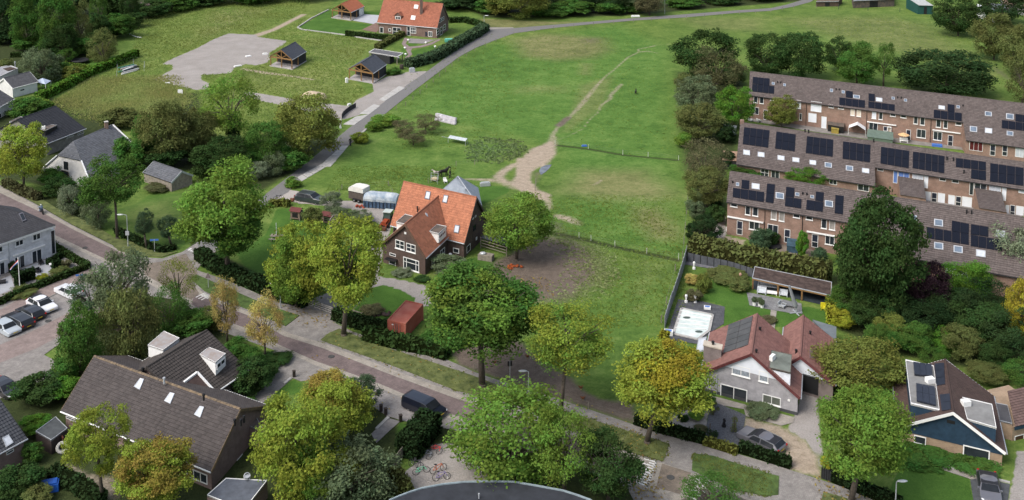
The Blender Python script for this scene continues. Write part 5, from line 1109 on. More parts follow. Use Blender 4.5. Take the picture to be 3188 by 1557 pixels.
# ================================================================== trees,shrubs,hedges
LEAF = leafmat(); M_bark = simple('bark',(.085,.070,.055),.95,.4,4,bump=.5,bscale=15)
def leaf_cloud(C,N,size,rng,aspect=1.25,nmix=.75,droop=0.0):
    """leaf-sized quads at points C with outward directions N -> verts,faces"""
    n = len(C); d = N * nmix + rng.normal(size=(n,3)) * .55; d[:,2] += .25
    d /= np.linalg.norm(d,axis=1)[:,None]
    t = rng.normal(size=(n,3)); t[:,2] -= droop; a = np.cross(d,t); a /= np.linalg.norm(a,axis=1)[:,None] + 1e-9; b = np.cross(d,a)
    s = size * rng.uniform(.6,1.35,n)[:,None]; a *= s * .5; b *= s * .5 * aspect; bend = d * s * .16
    V = np.stack([C - a * .55 - b,C + a + bend * -.8,C + a * .35 + b,C - a + bend],1).reshape(-1,3)
    F_ = np.arange(4 * n).reshape(n,4); return V,F_
def crown_mesh(name,seed,nbig,nsub,nper,size,rb=(.34,.50),rs=(.10,.19),kind='round',spread=1.0,fill=.12):
    """big boughs,each carrying leaf clumps,each a loose cloud of leaves"""
    rng = np.random.default_rng(seed)
    def dirs(n): 
        d = rng.normal(size=(n,3)); return d / np.linalg.norm(d,axis=1)[:,None]
    i_ = np.arange(nbig) + .5; ph = np.arccos(1 - 2 * i_ / nbig); th = np.pi * (1 + 5 ** .5) * i_ + rng.random() * 6
    big = np.stack([np.cos(th) * np.sin(ph),np.sin(th) * np.sin(ph),np.cos(ph)],1) + rng.normal(size=(nbig,3)) * .22
    big /= np.linalg.norm(big,axis=1)[:,None]; R_ = rng.uniform(*rb,nbig); reach = rng.uniform(.74,1.08,nbig)
    cen = big * (reach - R_)[:,None]
    Cs,Ns,Vr = [],[],[]
    for b in range(nbig):
        bv = rng.random()
        for j in range(nsub):
            d = dirs(1)[0]
            if d @ big[b] < -.15: d = -d
            r = rng.uniform(*rs); c = cen[b] + d * R_[b] * rng.uniform(.75,1.05)
            if kind == 'weep': c[2] -= rng.random() * .12
            n = int(nper * (r / .15) ** 2 * rng.uniform(.6,1.3)); q = dirs(n); up = q[:,2] < -.2; q[up & (rng.random(n) < .6),2] *= -1
            P_ = c + q * (r * rng.uniform(.35,1.3,n) ** .8)[:,None] * np.array([1.15,1.15,.8]) * spread
            if kind == 'weep': P_[:,2] -= rng.random(n) ** 2 * .28
            o = c / (np.linalg.norm(c) + 1e-6); Cs.append(P_); Ns.append(q * .55 + o * .6 + np.array([0,0,.15])); Vr.append(np.full(n,np.clip(bv * .45 + rng.random() * .55,0,1)))
    k = int(sum(map(len,Cs)) * fill); q = dirs(k) * (rng.random(k) ** .5)[:,None] * .6
    Cs.append(q); Ns.append(q + 1e-3); Vr.append(np.full(k,.25))
    C = np.concatenate(Cs); N = np.concatenate(Ns); N /= np.linalg.norm(N,axis=1)[:,None] + 1e-6; vr = np.concatenate(Vr)
    V,F_ = leaf_cloud(C,N,size,rng,2.0 if kind == 'weep' else 1.3,.7,1.5 if kind == 'weep' else 0)
    return npmesh(name,V,F_,LEAF,attrs={'var': ('FACE',np.clip(vr + rng.normal(size=len(vr)) * .07,0,1)),'lv': ('FACE',rng.random(len(vr)))},link=False)
PROTO = {'round': [crown_mesh('crown',s,22,11,88,.041,(.20,.38),(.09,.17),'round',1.12,.05) for s in (1,2,3,4)],'open': [crown_mesh('crown',s,20,8,58,.041,(.18,.36),(.08,.18),'open',1.25,.02) for s in (11,12,13)],
         'sparse': [crown_mesh('crown',s,16,8,34,.042,(.2,.4),(.08,.18),'open',1.4,.01) for s in (21,22)],'dense': [crown_mesh('crown',s,30,12,72,.040,(.20,.32),(.08,.14),'round',1.05,.08) for s in (31,32)],
         'weep': [crown_mesh('crown',s,20,10,50,.042,(.2,.4),(.09,.18),'weep',1.1,.05) for s in (41,42)],'bush': [crown_mesh('crown',s,11,8,52,.075,(.28,.5),(.13,.26)) for s in (51,52,53)],
         'ball': [crown_mesh('crown',s,40,6,22,.09,(.14,.18),(.07,.1)) for s in (61,)]}
COLR = {'dk': (0.036,0.066,0.02),'dk2': (0.03,0.054,0.02),'md': (0.062,0.122,0.026),'lt': (0.118,0.19,0.034),'yg': (0.185,0.228,0.036),'yl': (0.255,0.225,0.03),'or': (0.235,0.19,0.045),'tan': (0.31,0.25,0.085),'bl': (0.06,0.098,0.05),'gr': (0.105,0.135,0.07),'ol': (0.105,0.12,0.04),'br': (0.084,0.088,0.04),'pu': (0.034,0.02,0.026),'sg': (0.15,0.18,0.11),'ylg': (0.25,0.26,0.032),'vd': (0.022,0.042,0.016),'fg': (0.08,0.165,0.024),'og': (0.145,0.165,0.04),'bn': (0.105,0.1,0.052)}
tcount = [0]
def crown_obj(par,proto,C,s,color,rz):
    ms = PROTO[proto]; o = bpy.data.objects.new('crown',ms[tcount[0] % len(ms)]); tcount[0] += 1; COL.objects.link(o); o.parent = par
    o.location = C - par.location; o.scale = s; o.rotation_euler = (0,0,rz)
    v = random.uniform(.88,1.12); o.color = (min(1,color[0] * v),min(1,color[1] * v),min(1,color[2] * v),1); return o
def trunk_mesh(par,B,C,s,r,nlimb=11,ivy=False):
    m = MB(); top = C + UP * s[2] * .25; mid = B.lerp(top,.5) + Vector((random.uniform(-.2,.2),random.uniform(-.2,.2),0))
    m.tube(B - UP * .15,B + UP * .35 * r * 3,r * 1.5,r * 1.05,8); m.tube(B + UP * .3 * r * 3,mid,r * 1.05,r * .75,8); m.tube(mid,top,r * .75,r * .3,7)
    for i in range(nlimb):
        a = random.uniform(0,6.28); f = random.uniform(.3,.95); st = B.lerp(top,max(.25,(C.z - s[2] * .6 - B.z) / max(.5,top.z - B.z)) * (.9 + .25 * f) if top.z > B.z else .5)
        en = C + Vector((math.cos(a) * s[0] * .7,math.sin(a) * s[1] * .7,random.uniform(-.25,.6) * s[2])); md = st.lerp(en,.5) + UP * s[2] * .12
        m.tube(st,md,r * .5,r * .3,5,False); m.tube(md,en,r * .3,r * .08,5,False)
    return m.build('trunk',M_bark,par,smooth=True)
def tree(label,base,box,proto,col,r=.22,name='tree',group=None,k='d',cat='tree',extra=None,trunk=True,ecol=None):
    """base pixel on the ground; crown box x0,x1,y0,y1 in the same pixel frame"""
    bq = p(k,*base); a,b = p(k,box[0],box[2]),p(k,box[1],box[3]); B = W(bq); m_ = scale_at(bq)
    xc,yc = (a[0] + b[0]) / 2,(a[1] + b[1]) / 2
    rad = (b[0] - a[0]) / 2; hh = (b[1] - a[1]) / 2
    C = Vector((B.x + (xc - bq[0]) / m_,B.y,hgt(bq,yc))); mc = scale_at((xc,yc),C.z); rad /= mc; hh /= mc
    tA = (yc - YH) / FPX; sv = math.sqrt(max(hh * hh - (rad * .9 * tA) ** 2,(.5 * hh) ** 2))
    if C.z - sv * .9 < -.3: C.z = sv * .9 - .25 if C.z < sv * .75 else C.z
    par = thing(name,B,label,cat,group)
    s = (rad * 1.06,rad * .97,sv * 1.02); color = COLR[col]
    if trunk: trunk_mesh(par,B,C,s,r)
    o = crown_obj(par,proto,C,s,color,random.uniform(0,6.28))
    if proto in ('open','sparse'): pass
    if extra:                                     # a second mass of another tone in the same crown
        e = extra; o2 = crown_obj(par,proto,C + Vector((e[0] * s[0],e[1] * s[1],e[2] * s[2])),tuple(q * e[3] for q in s),COLR[e[4]],random.uniform(0,6.28))
    return par
def shrub(label,base,box,col='md',proto='bush',k='d',name='shrub',group=None): return tree(label,base,box,proto,col,.05,name,group,k,'shrub',trunk=False)
def hedge(label,line,wd,ht,col,k='d',name='hedge',top=None,sz=.26,group='clipped hedges'):
    """clipped hedge along a pixel polyline on the ground"""
    P_ = [W(p(k,line[i],line[i + 1])) for i in range(0,len(line),2)]; par = thing(name,P_[0],label,'hedge',group); rng = np.random.default_rng(len(label) * 7 + int(wd * 10))
    Cs,Ns,Vv,Ff,off = [],[],[],[],0; core = MB()
    for i in range(len(P_) - 1):
        a,b = P_[i],P_[i + 1]; d = b - a; L = d.length
        if L < .05: continue
        d = d / L; s = Vector((-d.y,d.x,0)); w2 = wd / 2
        core.box(a - s * w2 * .9 - UP * .05 - d * .05,d * (L + .1),s * wd * .9,UP * (ht * .95 + .05))
        n = int(L * (wd + 2 * ht) * 26 * (.26 / sz) ** 2 / 1.3) + 8; u = rng.random(n) * L; f = rng.random(n) * (wd + 2 * ht)
        top_ = f < wd; sd = np.where(f < wd + ht,1,-1)
        off_ = np.where(top_,f - w2,sd * w2); z = np.where(top_,ht,rng.random(n) * ht)
        j = rng.normal(size=n) * .07; wob = .06 * np.sin(u * 1.7 + i) + .05 * np.sin(u * 4.1)
        C = np.array(a)[None] + u[:,None] * np.array(d)[None] + (off_ + np.where(top_,0,j + wob))[:,None] * np.array(s)[None]; C[:,2] += z + np.where(top_,j + wob,0)
        N = np.where(top_[:,None],np.array([[0,0,1.]]),sd[:,None] * np.array(s)[None]); Cs.append(C); Ns.append(N)
        for en,sg in ((a,-1),(b,1)):
            k_ = int(wd * ht * 34 * (.26 / sz) ** 2 / 1.3) + 4; C = np.array(en)[None] + np.array(d)[None] * sg * .08 + rng.uniform(-w2,w2,k_)[:,None] * np.array(s)[None]; C[:,2] += rng.random(k_) * ht; Cs.append(C); Ns.append(np.tile(np.array(d) * sg,(k_,1)))
    C = np.concatenate(Cs) - np.array(P_[0]); N = np.concatenate(Ns); V,F_ = leaf_cloud(C,N,sz,rng)
    var = np.array([mnoise.noise(Vector(c) * .9) * .5 + .5 for c in C[:]]) if len(C) < 30000 else rng.random(len(C))
    o = npmesh('foliage',V,F_,LEAF,par,attrs={'var': ('FACE',var),'lv': ('FACE',rng.random(len(C)))}); c = COLR[col]; o.color = (*c,1)
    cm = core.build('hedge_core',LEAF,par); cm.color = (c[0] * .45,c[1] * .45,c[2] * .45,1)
    return par
# ---- named trees (crown boxes in the 2576-wide view)
tree('dark green ash with straight bare trunk beside the left road',(295,600),(207,371,384,525),'round','md',.22)
tree('broad green tree with dark ivy base at the lane junction',(573,690),(446,690,406,640),'round','lt',.34,extra=(.2,-.2,-.45,.6,'md'))
tree('small pollard willow left of its twin on the corner lawn',(369,626),(341,393,524,598),'dense','bl',.16); tree('small pollard willow right of its twin on the corner lawn',(430,617),(399,446,536,606),'dense','bl',.16)
tree('silvery willow bush behind the left road verge',(182,540),(147,211,452,535),'weep','sg',.12); tree('grey green small tree below the dark ash',(252,572),(207,286,470,565),'weep','gr',.14)
tree('yellow green maple at the left picture edge',(60,478),(-5,125,303,452),'round','yg',.2)
tree('feathery pale green tree above the weeping tree',(300,830),(228,388,615,790),'weep','gr',.25); tree('drooping olive green tree left of the long brown roof',(335,905),(262,402,690,900),'weep','ol',.25)
tree('fresh green tree between the parked cars and long brown roof',(205,935),(135,275,755,955),'round','md',.25); tree('dark blue green tree behind the white hatchback',(245,820),(165,290,690,800),'open','bl',.2)
tree('thin yellow green tree over the junction',(445,790),(405,500,635,770),'sparse','og',.14); tree('dense dark shrubby tree by the junction',(430,850),(380,480,710,850),'open','md',.16)
tree('left of two tan leaved thin roadside trees',(572,862),(533,608,690,845),'open','tan',.12,group='tan roadside trees'); tree('right of two tan leaved thin roadside trees',(668,905),(618,716,732,880),'open','tan',.12,group='tan roadside trees')
tree('yellow green tree on the left of the pair before the brown house',(748,770),(674,850,545,775),'round','yg',.28,extra=(-.15,-.1,-.2,.85,'lt')); tree('tall yellow green tree with bare trunk before the brown house',(865,845),(790,978,532,775),'round','yg',.3,extra=(-.1,.3,-.4,.7,'lt'))
tree('light green tree at the right gable of the brown house',(1300,655),(1213,1393,474,640),'round','lt',.22)
tree('large dark green oak with bare trunk by the sidewalk',(1213,972),(1060,1365,655,905),'round','md',.34,extra=(-.1,-.1,.1,.9,'lt')); tree('yellowish thin crowned tree in the verge beside the dirt paddock',(1410,1046),(1318,1545,755,945),'open','yg',.24,extra=(-.1,.1,-.1,.9,'lt'))
tree('golden yellow tree in the verge before the grey house',(1628,1115),(1535,1788,855,1060),'round','yg',.27,extra=(.1,.1,.12,.92,'yl'))
tree('loose light green tree over the bicycle yard',(1290,1205),(1112,1440,962,1235),'open','lt',.28,extra=(.1,.2,-.05,.95,'lt')); tree('second loose light green tree over the bicycle yard',(1420,1250),(1330,1500,1015,1235),'open','lt',.2); tree('dark green tree left of the tooth markings',(1530,1265),(1435,1622,1072,1262),'round','dk',.2)
tree('young dark tree at the bottom edge over the crossing',(1790,1290),(1712,1872,1178,1300),'open','md',.16)
tree('round yellow green lime tree in the sandy back yard',(258,1262),(168,332,1005,1195),'dense','yg',.18); tree('orange leaved round lime tree at the bottom',(395,1290),(298,492,1085,1275),'dense','yg',.18,extra=(.05,-.1,.08,.95,'or'))
tree('big yellow green tree at the bottom beside the long roof',(740,1270),(628,870,985,1275),'round','yg',.3,extra=(.3,-.2,-.35,.6,'lt')); tree('orange tinted tree behind the big yellow green one',(850,1120),(748,950,932,1110),'round','yg',.25,extra=(-.1,.2,.2,.8,'or'))
tree('dark blue green round shrub tree by the road',(910,1040),(862,956,930,1040),'dense','bl',.15); tree('grey green conifer like tree at the bottom centre',(890,1262),(765,1005,1085,1275),'weep','gr',.2,extra=(-.3,0,.3,.55,'og'))
tree('bright green ash on the corner of the blue house lawn',(2142,1262),(2048,2302,962,1215),'round','lt',.27,extra=(.1,.1,.25,.7,'lt')); tree('yellowing tree between red roof and blue house',(2150,985),(2038,2272,832,1000),'round','og',.22)
tree('tall dense dark lime tree in front of the terraces',(2192,800),(2088,2312,468,790),'dense','dk',.3,extra=(0,-.15,.05,.97,'dk'))
tree('dark purple beech beside the tall lime',(2330,805),(2268,2395,650,805),'round','pu',.16); tree('pale weeping willow at the right picture edge',(2545,705),(2468,2620,555,700),'weep','sg',.2); tree('yellow conifer at the right picture edge',(2570,870),(2520,2620,690,870),'dense','yl',.16)
# field edge trees,upper right
for l,b,x,pr,c in (('tall dark green tree at the top of the field hedge',(1772,200),(1688,1862,70,205),'round','dk'),('brown tinged tree in the field hedge',(1800,245),(1735,1868,118,245),'open','br'),('grey leaved bushy tree in the field hedge',(1755,290),(1698,1812,185,292),'round','gr'),('bright green round tree at the end of the far terrace',(1845,325),(1793,1897,210,322),'dense','fg'),
                       ('olive bushy tree in the field hedge by the play house',(1757,355),(1693,1822,255,352),'round','ol'),('dull grey brown shrubby tree beside the middle terrace',(1772,470),(1713,1832,345,465),'open','bn'),('olive round shrubby tree at the field edge',(1778,525),(1720,1838,412,520),'dense','ol'),('dark conifers at the end of the nearest terrace',(1765,610),(1728,1818,535,612),'dense','vd')):
    tree(l,b,x,pr,c,.18,group='trees along the field edge')
for l,b,x,pr,c in (('wide dark tree left behind the far terrace',(1925,195),(1868,1990,80,195),'round','dk'),('wide dark tree second behind the far terrace',(2015,200),(1950,2080,75,200),'round','dk'),('rounded dark tree standing third behind the far terrace',(2108,180),(2075,2145,88,180),'round','dk'),('bushy green tree fourth behind the far terrace',(2155,215),(2098,2212,108,215),'round','md'),('slender young tree behind the far terrace',(2222,218),(2198,2248,102,200),'open','md'),
                       ('very wide dark tree behind the far terrace',(2375,240),(2258,2505,120,250),'round','dk2')): tree(l,b,x,pr,c,.2,group='trees behind the far terrace')
for l,b,x,pr,c in (('green tree beside the green barn',(2410,90),(2348,2470,-15,92),'round','dk'),('olive tree at the top right edge above the path',(2500,150),(2440,2560,30,150),'round','ol'),('olive tree at the right edge below the roofs',(2560,190),(2505,2620,60,195),'round','ol'),('leafy tree on the right edge at the pasture corner',(2570,265),(2530,2640,120,265),'open','ol'),('dark tree at the top right corner',(2520,60),(2460,2580,-30,60),'round','dk2')): tree(l,b,x,pr,c,.2,group='trees at the right pasture edge')
# woods along the top
for i,(x,y,w_,h_,c,pr) in enumerate(((1165,12,90,80,'dk2','round'),(1215,18,80,70,'dk2','round'),(1310,44,165,95,'og','round'),(1405,22,90,70,'dk2','round'),(1470,25,100,80,'vd','round'),(1545,30,100,85,'dk2','round'),(1634,38,84,68,'bn','dense'),(1710,10,90,75,'dk2','round'),(1790,4,100,75,'dk2','round'),(1880,-4,95,70,'dk','round'),(1960,-14,95,65,'dk2','round'),(2030,-26,80,55,'dk2','round'))):
    tree(['dark wood tree just right of the farmhouse','dark wood tree second right of the farmhouse','large yellowing tree at the top edge above the lane','dark wood tree right of the yellowing tree','very dark wood tree above the lane curve','dark wood tree left of the brown beech','brown round beech hedge tree beside the lane','very dark wood tree right of the brown beech','dark wood tree second right of the brown beech','dark wood tree third right of the brown beech','dark wood tree where the lane leaves the picture','dark wood tree at the top past the lane'][i],(x,y),(x - w_ / 2,x + w_ / 2,y - h_,y),pr,c,.25,group='woodland along the top edge')
for i,(x0,x1,y0,y1,by,c,pr) in enumerate(((-60,45,-30,110,105,'vd','round'),(20,115,-20,130,128,'md','round'),(95,190,-30,140,140,'md','round'),(165,235,0,130,130,'ol','open'),(222,300,70,165,165,'ol','open'),(225,275,-20,80,85,'md','open'),(305,355,-30,60,58,'dk','round'),(50,160,115,205,205,'gr','weep'),(110,200,60,150,150,'dk','round'),(360,470,-50,15,15,'dk','round'),(470,600,-60,5,8,'dk2','round'),(590,720,-70,-2,0,'dk','round'),(700,830,-70,-5,0,'dk2','round'),(145,195,118,158,158,'md','dense'))):
    tree(['very dark tree in the top left corner','big fresh green tree near the top left corner','big green tree left of the olive birch','olive birch like tree at the top left','olive tree above the long hedge end','light tree on the top edge left of the red shed','dark tree in front of the red shed','drooping grey green tree beside the white cottage','dark tree behind the drooping grey green tree','dark tree on the top edge right of the red shed','dark tree on the top edge above the meadow','dark tree on the top edge left of the orange carport','dark tree on the top edge behind the orange carport','dark green rounded bush tree above the small pond hedges'][i],((x0 + x1) / 2,by),(x0,x1,y0,y1),pr,c,.22,group='trees of the upper left gardens')
for i,(x,y,w_,h_,c) in enumerate(((1150,22,110,40,'dk2'),(1250,30,120,36,'md'),(1370,40,110,30,'md'),(1440,36,100,36,'md'),(1530,32,100,34,'md'),(1595,30,60,24,'md'),(1720,18,90,28,'md'),(1820,10,90,28,'dk'),(1920,0,90,28,'dk'),(2010,-14,80,26,'dk'))): shrub(['dark undergrowth beside the farmhouse hedge','ivy undergrowth left below the yellowing tree','ivy undergrowth right below the yellowing tree','bramble bank beside the lane curve','bramble bank left of the brown beech','low ivy bank next to the white cabinet','bramble bank right of the brown beech','dark bank along the far lane','dark bank second along the far lane','dark bank where the lane leaves the picture'][i],(x,y),(x - w_ / 2,x + w_ / 2,y - h_,y + 3),c,'bush',group='undergrowth along the top edge')
for i,(x,y,w_,h_,c) in enumerate(((20,110,90,60,'dk2'),(75,128,80,40,'md'),(140,135,80,40,'dk'),(200,140,80,50,'md'),(255,150,60,40,'ol'),(290,95,90,60,'md'),(330,70,70,40,'dk'),(390,40,90,40,'dk'),(450,25,90,40,'md'),(520,12,110,36,'dk'),(640,8,110,36,'md'),(250,105,60,70,'dk'),(60,60,110,110,'dk'),(180,40,110,100,'dk2'),(280,40,90,90,'dk'),(15,185,50,40,'ol'),(150,195,60,40,'md'),(185,200,50,36,'og'))): shrub(['dark shrubs at the upper left edge','green shrubs under the big fresh green tree','dark shrubs right of the big fresh green tree','shrubs under the olive birch','olive shrubs by the long hedge end','shrubs left of the red shed','dark shrubs below the red shed','dark shrubs right of the red shed','green shrubs at the upper meadow corner','dark bank along the upper meadow','green bank at the meadow top right','dark tall shrub among the upper left trees','deep shaded thicket behind the fresh green tree','deep shaded thicket behind the olive birch','shaded thicket behind the light top edge tree','flower shrubs by the flat roof','garden shrubs before the small low hedge','yellowish garden shrubs beside the long hedge'][i],(x,y),(x - w_ / 2,x + w_ / 2,y - h_,y + 3),c,'bush',group='shrubs of the upper left gardens')
for i,(x,y,w_,h_,c) in enumerate(((1720,225,50,45,'ol'),(1840,215,60,60,'dk'),(1825,360,50,50,'dk2'),(1720,370,50,40,'lt'),(1740,330,60,40,'gr'),(1830,420,40,40,'vd'),(1750,545,50,45,'gr'),(1800,560,50,45,'dk'),(1745,600,40,40,'vd'),(1795,520,50,40,'dk'))): shrub(['low olive bush at the field fence top','dark bush under the brown tinged tree','dark bush before the play house','light green bush at the field fence middle','grey bush below the grey leaved tree','very dark bush by the tan shed','grey twiggy bush above the dark conifers','dark bush beside the terrace path','very dark bush at the field fence bottom','dark bush below the olive round tree'][i],(x,y),(x - w_ / 2,x + w_ / 2,y - h_,y + 3),c,'bush',group='bushes along the field edge')
# between meadow and lane
tree('green tree behind the slate farmhouse chimney',(385,400),(325,445,285,400),'round','md',.2); tree('olive tree between slate farmhouse and ivy tree',(500,400),(440,560,270,405),'round','ol',.22); tree('dark tree left of the round lane tree',(670,425),(610,730,300,425),'round','md',.22); tree('dark tree below the ivy clad trunk',(560,445),(500,640,335,445),'round','dk',.22); tree('large olive green tree behind the slate farmhouse',(430,415),(345,505,245,410),'round','ol',.28); tree('tall open tree with ivy covered trunk in the meadow',(588,380),(498,660,182,340),'open','lt',.25); tree('round olive tree beside the lane below the sand heap',(775,395),(690,862,228,398),'round','og',.25)
tree('ivy sleeve on the open meadow tree trunk',(590,378),(572,608,278,372),'dense','vd',.05,name='ivy',cat='ivy')
for l,b,x,c,pr in (('dark shrubs left of the timber shed',(330,425),(290,380,340,425),'md','bush'),('dark green thicket behind the timber shed',(420,420),(370,480,355,420),'dk','bush'),('dark green thicket below the open meadow tree',(530,440),(480,590,360,445),'dk','bush'),('dark green thicket right of the open meadow tree',(610,440),(570,660,370,440),'md','bush'),('silvery willow shrub beside the lane',(650,450),(610,680,398,450),'sg','weep'),('grey green willow shrub nearest the lane',(690,440),(660,725,375,440),'gr','weep'),('green bush below the round olive tree',(735,430),(690,780,370,430),'md','bush'),
                       ('dark shrubs at the meadow edge behind the black roof',(300,320),(250,350,270,325),'ol','bush'),('green bush left of the black roofed house',(75,290),(25,125,245,300),'md','bush'),('dark bush above the left road',(145,490),(105,190,440,500),'dk','bush'),('dark bush before the slate farmhouse gable',(130,460),(100,170,420,465),'md','bush'),('dark bush nearest the left road hedge',(200,530),(165,240,470,530),'dk','bush'),('orange brown flowering plants along the timber shed',(395,475),(360,440,455,480),'br','bush')):
    shrub(l,b,x,c,pr,group='shrubs between meadow and lane')
for l,b,x,c in (('brown bare orchard tree beside the white foil pile',(1070,335),(1040,1110,285,330),'bn'),('brown bare orchard tree left in the paddock',(1010,345),(985,1045,300,340),'bn'),('brown bare orchard tree lowest in the paddock',(1040,365),(1005,1080,318,362),'bn')): tree(l,b,x,'open',c,.1,group='old orchard trees')
shrub('yellow flowering plants along the lane edge',(905,358),(882,928,332,362),'yg','bush'); shrub('loose weeds above the yellow flowers by the lane',(940,328),(918,962,305,332),'lt','bush'); shrub('green shrubs above the yellow flowers by the lane',(965,315),(925,1005,285,320),'lt','bush')
# around the brown house
for l,b,x,c,pr in (('round white flowering bush beside the dark parked car',(832,535),(805,862,477,537),'sg','dense'),('white flowering hedge bush by the tractor',(900,560),(862,948,528,562),'gr','dense'),('white flowering hedge bush nearer the hutches',(845,560),(815,880,520,562),'gr','dense'),('small olive tree by the garden hutch',(788,580),(760,812,520,575),'ol','bush'),('cream hydrangea bush under the brown house window',(1012,690),(985,1040,672,700),'sg','dense'),('low dark shrub at the brown house corner',(1060,705),(1040,1085,690,712),'dk','bush'),('green bush at the side of the brown house',(1130,690),(1085,1175,640,690),'gr','bush'),('green shrub behind the horse shelter',(1245,590),(1215,1290,560,600),'md','bush'),
                       ('dark shrub beside the red container',(1080,870),(1045,1130,830,890),'md','bush'),('low hedge shrub behind the brown bush pile',(1130,860),(1090,1180,820,890),'dk','bush'),('reddish brown low bush on the front lawn',(935,785),(905,965,765,792),'bn','bush'),('young bush by the lane corner',(735,470),(715,760,445,475),'lt','bush')):
    shrub(l,b,x,c,pr,group='shrubs round the brown house')
# right hand gardens
G_ = [('green shrub at the foot of the tall lime',2130,800,80,70,'md'),('dark shrub right of the tall lime foot',2190,830,90,80,'dk'),('green shrub under the purple beech',2260,815,90,70,'dk2'),('dark shrub below the purple beech',2330,850,100,80,'vd'),('dark green garden thicket centre right',2400,830,110,90,'dk2'),('bright green bush before the terrace shutter',2430,760,100,85,'fg'),('dark garden thicket by the pink parasol',2490,800,100,80,'vd'),('dark garden thicket lower right',2470,870,120,90,'dk'),('dark thicket at the right edge',2550,900,110,100,'dk2'),('olive shrub above the blue house',2290,880,90,60,'md'),('yellow green shrub near the yellow hedge',2120,825,50,40,'ylg'),('pale green garden tree behind the blue house',2420,905,80,70,'ol'),('bright yellow green bush behind the blue house roof',2375,885,60,50,'fg'),('orange tinted bush beside the brown roof',2480,960,80,40,'ol'),('dark bush at the blue house corner',2500,930,60,60,'dk'),('grey olive bush by the back lawn',2240,860,70,60,'og'),('rounded shrub right of the back lawn',2350,920,60,40,'md'),('dark thicket behind the link roof',2560,965,70,50,'md'),('dark bush left of the back lawn',2210,900,60,70,'md')]
for l,x,y,w_,h_,c in G_: shrub(l,(x,y),(x - w_ * .68,x + w_ * .68,y - h_ * 1.3,y + 4),c,'open' if len(l) % 3 == 0 else 'round',group='shrubs of the right hand gardens')
tree('golden green shrubby tree in the far terrace garden',(1965,320),(1922,2012,238,322),'dense','og',.12); tree('round green bush between middle and near terraces',(2032,470),(1975,2088,412,468),'dense','fg',.1); shrub('green bushes left before the middle terrace',(1870,445),(1830,1915,412,448),'md'); shrub('low green bushes before the middle terrace door',(2120,478),(2080,2160,452,480),'md')
for l,b,x,c in (('blue green shrub on the near terrace patio',(1910,625),(1880,1945,572,632),'bl'),('dark shrub beside the near terrace windows',(1940,615),(1918,1960,580,620),'dk'),('bright climbing shrub on the near terrace wall',(2018,645),(2002,2034,580,648),'fg'),('dark shrub under the tall lime left side',(2062,660),(2040,2085,620,662),'bl'),('yellow heather by the hedge',(1890,640),(1860,1915,620,642),'og'),('cream hydrangeas by the field fence',(1740,715),(1722,1760,688,715),'tan'),('pinkish shrub in the pool garden border',(1742,755),(1720,1768,725,760),'bn'),('green border shrubs beside the pool lawn',(1770,735),(1750,1790,690,750),'og'),('low border shrubs behind the pool lawn',(1830,700),(1780,1880,680,702),'ol'),('round olive shrub beside the garden room',(1860,730),(1830,1890,698,732),'ol'),('pink roses by the garden path',(1935,808),(1915,1955,795,810),'bn'),('green shrubs in the rear terrace garden',(2235,430),(2215,2260,405,432),'dk'),('flower shrub beside the white parasol',(2385,335),(2360,2410,315,338),'lt'),('small shrubs on the far terrace patio',(2285,335),(2268,2305,322,337),'md'),('climbing plant between the far terrace doors',(2515,350),(2500,2530,320,355),'lt'),('bush at the far terrace porch',(2225,320),(2205,2240,305,322),'md')):
    shrub(l,b,x,c,'bush',group='shrubs in the terrace and pool gardens')
# bottom left gardens
for l,b,x,c in (('large dark green shrub beside the parked black car',(95,1010),(35,155,935,1020),'dk'),('bright green climbing shrub at the long roof corner',(150,1000),(110,200,945,1010),'fg'),('green shrub next to the driveway left of the long roof',(160,960),(130,200,895,960),'md'),('clipped round shrub left of the dark shed',(95,1085),(55,130,1040,1090),'fg'),('dark shrub left of the shed wall',(85,1160),(55,110,1110,1165),'md'),('dark shrubs in the bottom left corner',(40,1240),(-20,110,1160,1270),'dk'),('green shrub beside the blue tarp',(95,1262),(60,130,1215,1270),'ol'),('dark hedge shrub right of the dormer house',(640,985),(580,690,900,990),'dk'),('green shrub by the roadside right of the tan trees',(690,910),(660,740,885,915),'dk'),('round bushes at the dormer house drive',(660,950),(640,700,915,952),'dk'),('green shrub before the dormer house wall',(600,1030),(575,650,1000,1040),'md'),('dark shrub at the top of the dormer house roof',(600,900),(560,640,850,905),'md'),('shrub behind the dormer house',(470,850),(430,540,780,850),'md'),('yellowish shrub by the tooth marking',(520,830),(490,560,770,835),'ol'),('leafy shrub below the tan trees',(640,930),(600,670,870,930),'md')):
    shrub(l,b,x,c,'bush',group='shrubs of the lower left gardens')
for l,b,x,c in (('yellow shrub in the white house garden',(110,700),(92,120,688,705),'ylg'),('mixed shrubs in the white house garden',(150,690),(125,175,668,695),'ol'),('brown leaved shrub by the white house corner',(160,672),(145,180,652,678),'bn'),('low shrubs along the white house front hedge',(60,740),(20,95,722,748),'ol')): shrub(l,b,x,c,'bush',group='white house garden')
for l,b,x,c in (('pale yellow round shrub by the drive gate',(2080,1178),(2063,2098,1142,1182),'ylg'),('low plants before the blue house wall',(2320,1150),(2250,2400,1130,1158),'md'),('low plants at the blue house right corner',(2450,1170),(2390,2510,1150,1182),'md'),('lavender bed under the grey house window',(1900,1040),(1880,1960,1018,1048),'gr'),('square box shrub in the pale gravel garden',(1755,1050),(1728,1775,1030,1055),'lt'),('shrub behind the gravel garden',(1780,1025),(1750,1800,985,1030),'md'),('reddish shrub on the front hedge',(1765,1080),(1745,1780,1070,1085),'bn'),('dark round shrub left of the gravel garden',(1720,1055),(1705,1735,1040,1062),'dk')): shrub(l,b,x,c,'bush',group='front gardens on the right')
